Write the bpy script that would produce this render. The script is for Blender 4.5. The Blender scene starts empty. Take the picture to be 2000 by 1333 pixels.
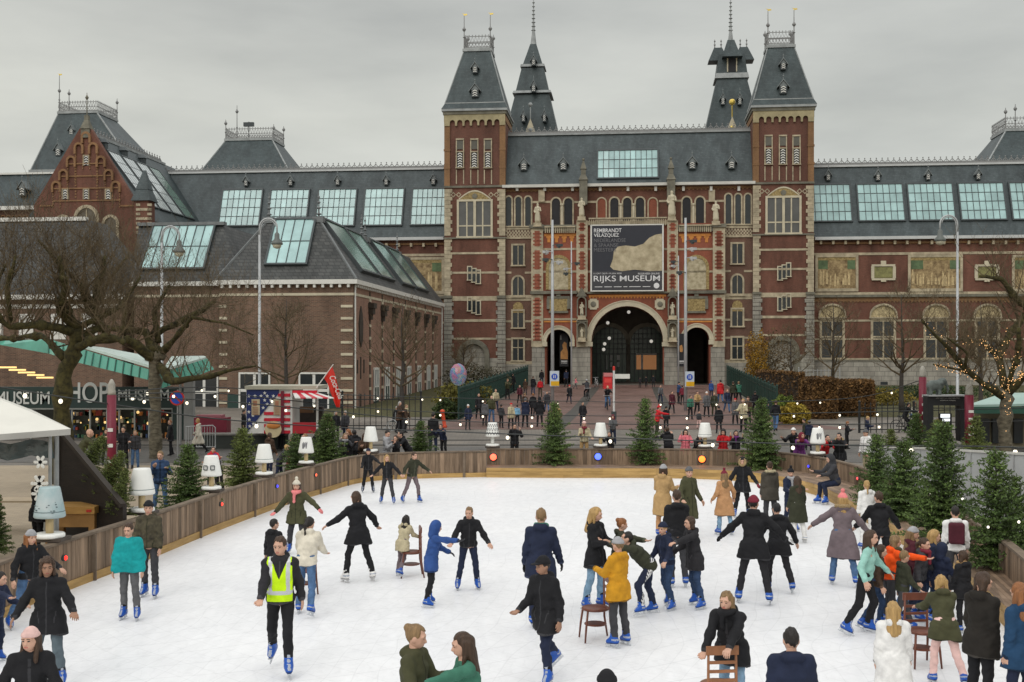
import bpy, math, random
import numpy as np
from mathutils import Vector, Matrix
S = bpy.context.scene
COL = S.collection
RD = random.Random(11)
FPX, HY, CZ = 2200.0, 695.0, 4.2      # focal length and horizon in photo pixels, eye height in metres
rad = math.radians

def gz(y):                            # the ground climbs gently towards the museum
    return 1.07 * min(1.0, max(0.0, (y - 55.0) / 63.0))

def ground(px, py, dz=0.0):           # photo point -> point on the ground
    z = dz; d = 1.0
    for _ in range(25):
        d = FPX * (CZ - z) / max(1.0, py - HY)
        z = gz(d) + dz
    return Vector(((px - 1000) / FPX * d, d, z))

def at(px, py, d):                    # photo point at distance d
    return Vector(((px - 1000) / FPX * d, d, CZ + (HY - py) / FPX * d))

# ---------------------------------------------------------------- materials
MATS = {}
def nodes(name):
    m = bpy.data.materials.new(name); m.use_nodes = True
    nt = m.node_tree; return m, nt, nt.nodes['Principled BSDF'], nt.nodes, nt.links

def mat(name, col, rough=.8, var=.18, scale=2.5, bump=0., bscale=30., metal=0., spec=.4, col2=None, coord='Object', attr=0., stretch=None, emit=0.):
    if name in MATS: return MATS[name]
    m, nt, b, N, L = nodes(name)
    b.inputs['Roughness'].default_value = rough; b.inputs['Metallic'].default_value = metal
    b.inputs['Specular IOR Level'].default_value = spec
    tc = N.new('ShaderNodeTexCoord'); src = tc.outputs[coord]
    if stretch:
        mp = N.new('ShaderNodeMapping'); mp.inputs['Scale'].default_value = stretch
        L.new(src, mp.inputs['Vector']); src = mp.outputs[0]
    nz = N.new('ShaderNodeTexNoise'); nz.inputs['Scale'].default_value = scale; nz.inputs['Detail'].default_value = 7; nz.inputs['Roughness'].default_value = .62
    L.new(src, nz.inputs['Vector'])
    rp = N.new('ShaderNodeValToRGB'); L.new(nz.outputs['Fac'], rp.inputs['Fac'])
    c2 = col2 or [min(1, c * (1 + var)) for c in col]
    rp.color_ramp.elements[0].position = .3; rp.color_ramp.elements[1].position = .7
    rp.color_ramp.elements[0].color = [c * (1 - var) for c in col] + [1]
    rp.color_ramp.elements[1].color = list(c2) + [1]
    out = rp.outputs['Color']
    if attr:
        at_ = N.new('ShaderNodeAttribute'); at_.attribute_name = 'rnd'
        mr = N.new('ShaderNodeMapRange'); mr.inputs['To Min'].default_value = 1 - attr; mr.inputs['To Max'].default_value = 1 + attr
        L.new(at_.outputs['Fac'], mr.inputs['Value'])
        mx = N.new('ShaderNodeVectorMath'); mx.operation = 'SCALE'
        L.new(out, mx.inputs[0]); L.new(mr.outputs[0], mx.inputs['Scale']); out = mx.outputs[0]
    L.new(out, b.inputs['Base Color'])
    if emit:
        L.new(out, b.inputs['Emission Color']); b.inputs['Emission Strength'].default_value = emit
    if bump:
        n2 = N.new('ShaderNodeTexNoise'); n2.inputs['Scale'].default_value = bscale; n2.inputs['Detail'].default_value = 4
        L.new(src, n2.inputs['Vector'])
        bp = N.new('ShaderNodeBump'); bp.inputs['Strength'].default_value = bump; bp.inputs['Distance'].default_value = .02
        L.new(n2.outputs['Fac'], bp.inputs['Height']); L.new(bp.outputs[0], b.inputs['Normal'])
    MATS[name] = m; return m

def brickmat(name, c1, c2, mortar, bw=.24, rh=.075, ms=.012, plane='wall', rough=.85, dirt=.35, dscale=.35, bump=.25, wet=False):
    if name in MATS: return MATS[name]
    m, nt, b, N, L = nodes(name)
    tc = N.new('ShaderNodeTexCoord'); sx = N.new('ShaderNodeSeparateXYZ'); L.new(tc.outputs['Object'], sx.inputs[0])
    cb = N.new('ShaderNodeCombineXYZ')
    if plane == 'wall':
        ad = N.new('ShaderNodeMath'); L.new(sx.outputs[0], ad.inputs[0]); L.new(sx.outputs[1], ad.inputs[1])
        L.new(ad.outputs[0], cb.inputs[0]); L.new(sx.outputs[2], cb.inputs[1])
    else:
        L.new(sx.outputs[0], cb.inputs[0]); L.new(sx.outputs[1], cb.inputs[1])
    bt = N.new('ShaderNodeTexBrick'); L.new(cb.outputs[0], bt.inputs['Vector'])
    bt.inputs['Scale'].default_value = 1; bt.inputs['Brick Width'].default_value = bw; bt.inputs['Row Height'].default_value = rh
    bt.inputs['Mortar Size'].default_value = ms; bt.inputs['Mortar Smooth'].default_value = .3
    bt.inputs['Color1'].default_value = list(c1) + [1]; bt.inputs['Color2'].default_value = list(c2) + [1]; bt.inputs['Mortar'].default_value = list(mortar) + [1]
    nz = N.new('ShaderNodeTexNoise'); nz.inputs['Scale'].default_value = dscale; nz.inputs['Detail'].default_value = 8; nz.inputs['Roughness'].default_value = .65
    mq = N.new('ShaderNodeMapping'); mq.inputs['Scale'].default_value = (1.6, 1.6, .45) if plane == 'wall' else (1, 1, 1); L.new(tc.outputs['Object'], mq.inputs[0]); L.new(mq.outputs[0], nz.inputs['Vector'])
    mr = N.new('ShaderNodeMapRange'); mr.inputs['From Min'].default_value = .3; mr.inputs['From Max'].default_value = .7
    mr.inputs['To Min'].default_value = 1 - dirt; mr.inputs['To Max'].default_value = 1 + dirt * .7
    L.new(nz.outputs['Fac'], mr.inputs['Value'])
    mx = N.new('ShaderNodeVectorMath'); mx.operation = 'SCALE'; L.new(bt.outputs['Color'], mx.inputs[0]); L.new(mr.outputs[0], mx.inputs['Scale'])
    L.new(mx.outputs[0], b.inputs['Base Color']); b.inputs['Roughness'].default_value = rough; b.inputs['Specular IOR Level'].default_value = .3
    if wet:
        r2 = N.new('ShaderNodeMapRange'); r2.inputs['From Min'].default_value = .35; r2.inputs['From Max'].default_value = .6
        r2.inputs['To Min'].default_value = .32; r2.inputs['To Max'].default_value = rough
        L.new(nz.outputs['Fac'], r2.inputs['Value']); L.new(r2.outputs[0], b.inputs['Roughness'])
    bp = N.new('ShaderNodeBump'); bp.inputs['Strength'].default_value = bump; bp.inputs['Distance'].default_value = .01; bp.invert = True
    L.new(bt.outputs['Fac'], bp.inputs['Height']); L.new(bp.outputs[0], b.inputs['Normal'])
    MATS[name] = m; return m

def glow(name, col, strength):
    if name in MATS: return MATS[name]
    m, nt, b, N, L = nodes(name)
    b.inputs['Base Color'].default_value = list(col) + [1]
    b.inputs['Emission Color'].default_value = list(col) + [1]; b.inputs['Emission Strength'].default_value = strength
    MATS[name] = m; return m

# ---------------------------------------------------------------- mesh builder
WHOLE = set('crown foliage slats planks plank lettering pane spokes holders stems twigs battens frame stripes lines rivets edging border'.split())
class MB:
    def __init__(s): s.v = []; s.f = []; s.m = []; s.r = []; s.T = None; s.g = []
    def add(s, vs, fs, m=0, r=None):
        o = len(s.v); r = RD.random() if r is None else r
        if s.T is not None: vs = [tuple(s.T @ Vector(v)) for v in vs]
        s.g.append((o, len(s.f))); s.v.extend(tuple(v) for v in vs)
        for f in fs: s.f.append(tuple(i + o for i in f)); s.m.append(m); s.r.append(r)
        return s
    def box(s, x0, x1, y0, y1, z0, z1, m=0, r=None):
        return s.add([(x0,y0,z0),(x1,y0,z0),(x1,y1,z0),(x0,y1,z0),(x0,y0,z1),(x1,y0,z1),(x1,y1,z1),(x0,y1,z1)],
                     [(0,3,2,1),(4,5,6,7),(0,1,5,4),(1,2,6,5),(2,3,7,6),(3,0,4,7)], m, r)
    def frust(s, a, b, m=0):          # a, b = (x0,x1,y0,y1,z)
        (x0,x1,y0,y1,z0), (X0,X1,Y0,Y1,z1) = a, b
        return s.add([(x0,y0,z0),(x1,y0,z0),(x1,y1,z0),(x0,y1,z0),(X0,Y0,z1),(X1,Y0,z1),(X1,Y1,z1),(X0,Y1,z1)],
                     [(0,3,2,1),(4,5,6,7),(0,1,5,4),(1,2,6,5),(2,3,7,6),(3,0,4,7)], m)
    def prism(s, pts, c0, c1, ax='y', m=0):   # polygon extruded along an axis: y -> pts are (x,z); x -> pts are (y,z); z -> pts are (x,y)
        n = len(pts)
        f3 = {'y': lambda p, c: (p[0], c, p[1]), 'x': lambda p, c: (c, p[0], p[1]), 'z': lambda p, c: (p[0], p[1], c)}[ax]
        vs = [f3(p, c0) for p in pts] + [f3(p, c1) for p in pts]
        return s.add(vs, [tuple(range(n))[::-1], tuple(range(n, 2 * n))] + [(i, (i + 1) % n, (i + 1) % n + n, i + n) for i in range(n)], m)
    def strip(s, A, B, c0, c1, m=0):  # quads between two (x,z) polylines, extruded in y
        for i in range(len(A) - 1): s.prism([A[i], A[i+1], B[i+1], B[i]], c0, c1, 'y', m)
        return s
    def tube(s, pts, rs, n=6, m=0, cap=True, r=None):
        pts = [Vector(p) for p in pts]
        if not isinstance(rs, (list, tuple)): rs = [rs] * len(pts)
        vs = []; t0 = (pts[1] - pts[0]).normalized()
        nn = t0.orthogonal().normalized()
        for i, p in enumerate(pts):
            t = (pts[min(i+1, len(pts)-1)] - pts[max(i-1, 0)]).normalized()
            nn = (nn - t * nn.dot(t)); nn = nn.normalized() if nn.length > 1e-6 else t.orthogonal().normalized()
            bb = t.cross(nn)
            for k in range(n):
                a = 2 * math.pi * k / n
                vs.append(p + (nn * math.cos(a) + bb * math.sin(a)) * rs[i])
        fs = []
        for i in range(len(pts) - 1):
            for k in range(n):
                k2 = (k + 1) % n; fs.append((i*n+k, i*n+k2, (i+1)*n+k2, (i+1)*n+k))
        if cap: fs += [tuple(range(n))[::-1], tuple(range((len(pts)-1)*n, len(pts)*n))]
        return s.add(vs, fs, m, r)
    def lathe(s, prof, c=(0,0,0), n=12, m=0, r=None, ph=0.):   # prof: (radius, z)
        vs = []; cx, cy, cz = c
        for (rr, z) in prof:
            for k in range(n):
                a = 2*math.pi*(k)/n + ph; vs.append((cx + rr*math.cos(a), cy + rr*math.sin(a), cz + z))
        fs = [(i*n+k, i*n+(k+1)%n, (i+1)*n+(k+1)%n, (i+1)*n+k) for i in range(len(prof)-1) for k in range(n)]
        fs += [tuple(range(n))[::-1], tuple(range((len(prof)-1)*n, len(prof)*n))]
        return s.add(vs, fs, m, r)
    def ball(s, c, rr, n=10, m=0, sx=1, sy=1, sz=1):
        k = max(4, n // 2)
        pr = [(max(1e-4, math.sin(math.pi*i/k)), -math.cos(math.pi*i/k)) for i in range(k+1)]
        vs = []
        for (q, z) in pr:
            for j in range(n):
                a = 2*math.pi*j/n; vs.append((c[0]+rr*sx*q*math.cos(a), c[1]+rr*sy*q*math.sin(a), c[2]+rr*sz*z))
        return s.add(vs, [(i*n+j, i*n+(j+1)%n, (i+1)*n+(j+1)%n, (i+1)*n+j) for i in range(k) for j in range(n)], m)
    def beam(s, a, b, w, h, m=0):     # square bar between two points
        a, b = Vector(a), Vector(b); t = (b - a).normalized()
        up = Vector((0,0,1)) if abs(t.z) < .95 else Vector((0,1,0))
        sd = t.cross(up).normalized(); u2 = sd.cross(t)
        c = [sd*w/2+u2*h/2, -sd*w/2+u2*h/2, -sd*w/2-u2*h/2, sd*w/2-u2*h/2]
        return s.add([a+x for x in c] + [b+x for x in c], [(3,2,1,0),(4,5,6,7)] + [(i,(i+1)%4,(i+1)%4+4,i+4) for i in range(4)], m)
    def pieces(s):                    # pieces that stand apart become objects of their own
        k = len(s.g)
        if k < 2 or k > 900: return [s]
        vv = np.array(s.v, float); e = [g[0] for g in s.g[1:]] + [len(s.v)]
        lo = np.array([vv[g[0]:b].min(0) for g, b in zip(s.g, e)]); hi = np.array([vv[g[0]:b].max(0) for g, b in zip(s.g, e)])
        sz = (hi-lo).max(1); gap = np.maximum(0, np.maximum(lo[:,None]-hi[None], lo[None]-hi[:,None]))
        nr = np.sqrt((gap**2).sum(2)) <= np.maximum(.02, .45*np.maximum(sz[:,None], sz[None]))
        lab = -np.ones(k, int); n = 0
        for i in range(k):
            if lab[i] < 0:
                st = [i]; lab[i] = n
                while st:
                    j = st.pop(); w = np.nonzero(nr[j] & (lab < 0))[0]; lab[w] = n; st += list(w)
                n += 1
        if n == 1: return [s]
        out = []; fe = [g[1] for g in s.g[1:]] + [len(s.f)]
        for c in range(n):
            q = MB()
            for i in np.nonzero(lab == c)[0]:
                o, f0 = s.g[i]; d = len(q.v)-o; q.g.append((len(q.v), len(q.f))); q.v += s.v[o:e[i]]
                q.f += [tuple(x+d for x in f) for f in s.f[f0:fe[i]]]; q.m += s.m[f0:fe[i]]; q.r += s.r[f0:fe[i]]
            out.append(q)
        return sorted(out, key=lambda q: -len(q.v))
    def build(s, name, mats, parent=None, smooth=False):
        if parent is not None and not set(name.split('_')) & WHOLE:
            ps = s.pieces()
            if len(ps) > 1: return [q.build1(name, mats, parent, smooth) for q in ps][0]
        return s.build1(name, mats, parent, smooth)
    def build1(s, name, mats, parent=None, smooth=False):
        me = bpy.data.meshes.new(name); me.from_pydata(s.v, [], s.f)
        if not isinstance(mats, (list, tuple)): mats = [mats]
        for m in mats: me.materials.append(m)
        me.polygons.foreach_set('material_index', s.m)
        if smooth: me.polygons.foreach_set('use_smooth', [True]*len(s.f))
        a = me.attributes.new('rnd', 'FLOAT', 'FACE'); a.data.foreach_set('value', s.r)
        me.update()
        return link(name, me, parent)

def link(name, me, parent=None):
    o = bpy.data.objects.new(name, me); COL.objects.link(o)
    if parent is not None: o.parent = parent
    return o

def tag(o, label=None, cat=None, group=None, kind=None):
    for k, v in (('label', label), ('category', cat), ('group', group), ('kind', kind)):
        if v: o[k] = v
    return o

def thing(name, label, cat, loc=(0,0,0), rz=0., group=None):
    o = bpy.data.objects.new(name, None); COL.objects.link(o)
    o.location = loc; o.rotation_euler = (0, 0, rz); o.empty_display_size = .2
    return tag(o, label, cat, group)

def kids(o):
    return [c for c in COL.objects if c.parent == o]

def dup(root, loc, rz=0., label=None, sc=None):
    def cp(o, par):
        c = o.copy(); COL.objects.link(c)
        if par is not None: c.parent = par
        for k in KIDS.setdefault(o.name, kids(o)): cp(k, c)
        return c
    r = cp(root, None); r.location = loc; r.rotation_euler = (0, 0, rz)
    if label: r['label'] = label
    if sc: r.scale = (sc, sc, sc) if not isinstance(sc, tuple) else sc
    return r
KIDS = {}

def text(txt, name, m, parent, w=None, h=1., loc=(0,0,0), rot=(rad(90),0,0), ext=.01, bold=0., shear=0.):
    cu = bpy.data.curves.new(name, 'FONT'); cu.body = txt; cu.size = 1; cu.extrude = 0; cu.offset = bold; cu.shear = shear
    ob = bpy.data.objects.new('tmp_text', cu); COL.objects.link(ob)
    dg = bpy.context.evaluated_depsgraph_get(); me = bpy.data.meshes.new_from_object(ob.evaluated_get(dg))
    bpy.data.objects.remove(ob)
    n = len(me.vertices); a = np.empty(n*3); me.vertices.foreach_get('co', a); a = a.reshape(-1, 3)
    lo, hi = a.min(0), a.max(0); a -= lo; d = hi - lo
    sy = h / d[1]; sx = (w / d[0]) if w else sy
    a[:, 0] *= sx; a[:, 1] *= sy
    a[:, 2] = ext
    me.vertices.foreach_set('co', a.ravel()); me.materials.clear(); me.materials.append(m); me.update()
    o = link(name, me, parent); o.location = loc; o.rotation_euler = rot
    return o
# ---------------------------------------------------------------- figures: distance fields meshed into one smooth surface each
def surfnet(fn, lo, hi, h):
    lo = np.array(lo, float) - 2*h; hi = np.array(hi, float) + 2*h
    n = np.maximum(4, np.ceil((hi - lo) / h).astype(int) + 1)
    ax = [lo[i] + h*np.arange(n[i]) for i in range(3)]
    X, Y, Z = np.meshgrid(*ax, indexing='ij')
    V = fn(np.stack([X, Y, Z], -1).reshape(-1, 3)).reshape(n)
    V[0] = V[-1] = 1; V[:, 0] = V[:, -1] = 1; V[:, :, 0] = V[:, :, -1] = 1
    ins = V < 0
    cnt = sum(ins[a:n[0]-1+a, b:n[1]-1+b, c:n[2]-1+c].astype(np.int8) for a in (0,1) for b in (0,1) for c in (0,1))
    I, J, K = np.nonzero((cnt > 0) & (cnt < 8))
    if not len(I): return np.zeros((0,3)), np.zeros((0,4), int)
    cor = [(a,b,c) for a in (0,1) for b in (0,1) for c in (0,1)]
    cv = {q: V[I+q[0], J+q[1], K+q[2]] for q in cor}
    acc = np.zeros((len(I), 3)); num = np.zeros(len(I))
    for q in cor:
        for d in range(3):
            if q[d] == 0:
                q2 = list(q); q2[d] = 1; q2 = tuple(q2)
                a, b = cv[q], cv[q2]; cr = (a < 0) != (b < 0)
                t = np.where(cr, a / np.where(cr, a - b, 1), 0)
                p = np.tile(np.array(q, float), (len(I), 1)); p[:, d] = t
                acc[cr] += p[cr]; num[cr] += 1
    vs = lo + h * (np.stack([I, J, K], 1) + acc / num[:, None])
    idx = np.full(np.array(n) - 1, -1); idx[I, J, K] = np.arange(len(I))
    fs = []
    for d in range(3):
        e, f = (d+1) % 3, (d+2) % 3
        sl = [slice(None)]*3; sl2 = [slice(None)]*3
        sl[d] = slice(0, n[d]-1); sl2[d] = slice(1, n[d])
        for x in (e, f): sl[x] = slice(1, n[x]-1); sl2[x] = slice(1, n[x]-1)
        A, B = ins[tuple(sl)], ins[tuple(sl2)]
        for flip in (0, 1):
            w = np.argwhere((A & ~B) if not flip else (~A & B))
            if not len(w): continue
            w[:, e] += 1; w[:, f] += 1
            def cell(de, df):
                q = w.copy(); q[:, e] -= de; q[:, f] -= df; return idx[q[:,0], q[:,1], q[:,2]]
            qd = [cell(1,1), cell(0,1), cell(0,0), cell(1,0)]
            fs.append(np.stack(qd if not flip else qd[::-1], 1))
    return vs, np.concatenate(fs)

def cone(P, a, b, r1, r2):
    a = np.asarray(a, float); b = np.asarray(b, float); ba = b - a
    t = np.clip(((P - a) @ ba) / max(1e-9, ba @ ba), 0, 1)
    return np.linalg.norm(P - a - t[:, None]*ba, axis=1) - (r1 + (r2 - r1)*t)
def ell(P, c, r):
    r = np.asarray(r, float); q = (P - np.asarray(c)) / r
    return (np.linalg.norm(q, axis=1) - 1) * r.min()
def smin(a, b, k):
    h = np.maximum(k - np.abs(a - b), 0) / k
    return np.minimum(a, b) - h*h*k*.25
def union(P, prims, k=.04):
    d = None
    for p in prims:
        e = cone(P, *p); d = e if d is None else smin(d, e, k)
    return d
def bounds(prims, pad=.03):
    lo = np.full(3, 9.); hi = -lo
    for a, b, r1, r2 in prims:
        for q, r in ((a, r1), (b, r2)):
            q = np.asarray(q, float); lo = np.minimum(lo, q - r - pad); hi = np.maximum(hi, q + r + pad)
    return lo, hi
def npmesh(name, vs, fs, mats, parent=None, mi=None, smooth=True):
    me = bpy.data.meshes.new(name)
    me.vertices.add(len(vs)); me.vertices.foreach_set('co', np.asarray(vs, np.float32).ravel())
    me.loops.add(len(fs)*4); me.loops.foreach_set('vertex_index', np.asarray(fs, np.int32).ravel())
    me.polygons.add(len(fs)); me.polygons.foreach_set('loop_start', np.arange(0, len(fs)*4, 4, dtype=np.int32))
    me.update(calc_edges=True)
    for m in (mats if isinstance(mats, list) else [mats]): me.materials.append(m)
    if mi is not None: me.polygons.foreach_set('material_index', np.asarray(mi, np.int32))
    me.polygons.foreach_set('use_smooth', [smooth]*len(fs))
    me.validate(); me.update()
    return link(name, me, parent)

def cloth(col, kind='c'):
    nm = 'cloth_' + kind + '_' + '_'.join('%d' % round(c*255) for c in col)
    if kind == 'camo': return mat(nm, (.035,.03,.02), .9, .2, 11, .3, 60, col2=(.10,.085,.05))
    if kind == 'denim': return mat(nm, col, .9, .35, 9, .3, 90, spec=.15)
    if kind == 'fur': return mat(nm, col, 1, .35, 40, .9, 90, spec=.05)
    return mat(nm, col, .82, .22, 6, .16 if sum(col) < 1.2 else .05, 26, spec=.25)

COLS = dict(black=(.013,.013,.015), offblack=(.022,.021,.024), navy=(.016,.022,.048), blue=(.03,.075,.24), denim=(.075,.14,.26), ldenim=(.20,.32,.44), ddenim=(.035,.06,.12),
    grey=(.11,.11,.115), dgrey=(.045,.045,.05), lgrey=(.32,.32,.33), white=(.72,.71,.69), cream=(.62,.57,.47), beige=(.46,.40,.26), camel=(.42,.27,.12), tan=(.46,.25,.12),
    olive=(.062,.062,.03), dolive=(.035,.037,.022), green=(.05,.17,.115), teal=(.008,.29,.30), mint=(.30,.55,.48), mustard=(.52,.25,.015), red=(.50,.02,.025), dred=(.17,.02,.035),
    maroon=(.07,.014,.022), pink=(.75,.20,.24), salmon=(.72,.22,.22), palepink=(.72,.48,.44), purple=(.13,.03,.15), mauve=(.16,.125,.135), brown=(.06,.035,.022), orange=(.85,.09,.01),
    hivis=(.55,.85,.01), sky=(.20,.42,.60), skate=(.010,.082,.40), blond=(.40,.25,.095), dblond=(.21,.13,.06), hbrown=(.055,.03,.017), hdark=(.016,.012,.010), ginger=(.25,.10,.035),
    fur=(.36,.26,.14), skin=(.56,.33,.235), tanskin=(.33,.18,.115), gold=(.45,.3,.05), greyhair=(.33,.31,.29))
def C(c): return COLS[c] if isinstance(c, str) else c

# pose: lean, legs (left, right) = (forward, out, knee), arms (left, right) = (forward, out, elbow), head = (yaw, pitch)
POSES = {
 'stand': (2, (2,4,3), (-2,4,4), (4,9,14), (2,9,18), (0,5)),
 'skate': (8, (16,8,26), (-10,10,18), (20,24,30), (-12,26,30), (0,4)),
 'glide': (10, (10,7,22), (4,9,20), (12,28,24), (8,32,24), (0,6)),
 'spread': (10, (10,12,16), (-6,13,14), (14,48,26), (-6,46,30), (0,6)),
 'armsout': (6, (10,9,14), (-6,11,14), (14,56,20), (10,34,26), (0,4)),
 'walk': (4, (20,4,8), (-16,4,22), (-18,8,18), (20,8,26), (0,4)),
 'stride': (9, (30,5,34), (-24,9,24), (-8,12,22), (14,9,40), (0,6)),
 'push': (18, (12,6,18), (-14,7,20), (30,9,24), (32,9,26), (0,8)),
 'bend': (48, (34,8,44), (-4,10,16), (70,14,20), (60,20,26), (0,-20)),
 'reach': (10, (6,9,12), (-2,10,12), (70,24,8), (20,12,40), (0,4)),
 'reachr': (10, (6,9,12), (-2,10,12), (20,12,40), (74,26,8), (0,4)),
 'photo': (3, (4,4,6), (0,5,5), (58,18,104), (58,18,104), (0,6)),
 'phone': (3, (3,5,5), (0,5,5), (28,10,92), (26,10,96), (0,24)),
 'crossed': (0, (3,6,4), (0,6,4), (24,14,100), (26,14,100), (0,4)),
 'hands': (2, (3,5,5), (-2,5,5), (22,12,70), (22,12,74), (0,8)),
 'sit': (16, (84,7,84), (80,7,78), (34,8,50), (34,8,52), (0,18)),
 'ride': (22, (62,5,74), (32,5,60), (56,12,26), (56,12,26), (0,-6)),
 'pocket': (3, (4,5,6), (-3,5,5), (-6,22,42), (-6,22,42), (0,4)),
 'lean': (30, (6,6,10), (-8,6,10), (42,16,58), (42,16,58), (0,-4)),
 'wave': (2, (4,4,6), (0,5,5), (70,30,70), (10,12,30), (0,-4)),
}
def skel(pose, ankle):
    lean, lL, lR, aL, aR, hd = pose
    J = {}; l = rad(lean); up = np.array([0, math.sin(l), math.cos(l)]); fw = np.array([0, math.cos(l), -math.sin(l)])
    P0 = np.array([0, 0, .93]); J['up'], J['fw'] = up, fw
    J['pel'] = P0; J['wai'] = P0 + up*.16; J['che'] = P0 + up*.36; J['nk'] = P0 + up*.53
    h2 = rad(lean*.45); J['hd'] = J['nk'] + np.array([0, math.sin(h2), math.cos(h2)])*.155 + fw*.012
    for s, sg, L, A in (('l', -1, lL, aL), ('r', 1, lR, aR)):
        f, o, k = map(rad, L)
        hp = P0 + np.array([sg*.088, 0, -.03])
        td = np.array([sg*math.sin(o), math.sin(f)*math.cos(o), -math.cos(f)*math.cos(o)])
        kn = hp + td*.43; g = f - k
        sd = np.array([sg*math.sin(o)*.8, math.sin(g), -math.cos(g)]); sd /= np.linalg.norm(sd)
        an = kn + sd*.41
        J['hp'+s], J['kn'+s], J['an'+s], J['sd'+s] = hp, kn, an, sd
        t = np.array([sg*.18, math.cos(g*.6), math.sin(g*.6)]); J['to'+s] = t/np.linalg.norm(t)
        f, o, b = map(rad, A); f += l*.6
        sh = P0 + up*.462 + np.array([sg*.168, 0, 0])
        ud = np.array([sg*math.sin(o), math.sin(f)*math.cos(o), -math.cos(f)*math.cos(o)])
        el = sh + ud*.285; g = f + b
        q = o*(1 - b/rad(150)) - max(0, b - rad(60))*.45
        fd = np.array([sg*math.sin(q), math.sin(g)*math.cos(q), -math.cos(g)*math.cos(q)])
        J['sh'+s], J['el'+s], J['wr'+s], J['fd'+s] = sh, el, el + fd*.245, fd
    dz = ankle - min(J['anl'][2], J['anr'][2])
    for k in J:
        if k[:2] not in ('up', 'fw', 'sd', 'to', 'fd'): J[k] = J[k] + np.array([0, 0, dz])
    return J

def hand_prims(w, d, sg, fw):
    side = np.cross(d, np.array([0, 0, 1.])); side = side/np.linalg.norm(side) if np.linalg.norm(side) > .2 else np.array([1., 0, 0])
    if abs(d[2]) > .75: side = np.array([0, 1., 0]) - d*d[1]; side /= np.linalg.norm(side)
    cl = np.cross(side, d)*sg
    pr = [(w - d*.03, w + d*.02, .026, .027)] + [(w + d*.02 + side*o, w + d*.085 + side*o*1.1, .016, .014) for o in (-.024, 0, .024)]
    for o, ln in ((-.033, .062), (-.011, .074), (.011, .07), (.033, .054)):
        k = w + d*.085 + side*o*1.1; m = k + d*ln*.55 + cl*.012
        pr += [(k, m, .0105, .0095), (m, m + d*ln*.4 + cl*.026, .0095, .008)]
    t = w + d*.035 + side*.03
    pr += [(t, t + side*.028 + d*.035 + cl*.008, .013, .0115), (t + side*.028 + d*.035 + cl*.008, t + side*.03 + d*.07 + cl*.02, .0115, .009)]
    return pr

def headframe(J, hd):
    y, p = rad(hd[0]), rad(-hd[1])
    Ry = np.array([[math.cos(y), -math.sin(y), 0], [math.sin(y), math.cos(y), 0], [0, 0, 1]])
    Rx = np.array([[1, 0, 0], [0, math.cos(p), -math.sin(p)], [0, math.sin(p), math.cos(p)]])
    return Ry @ Rx

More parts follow.
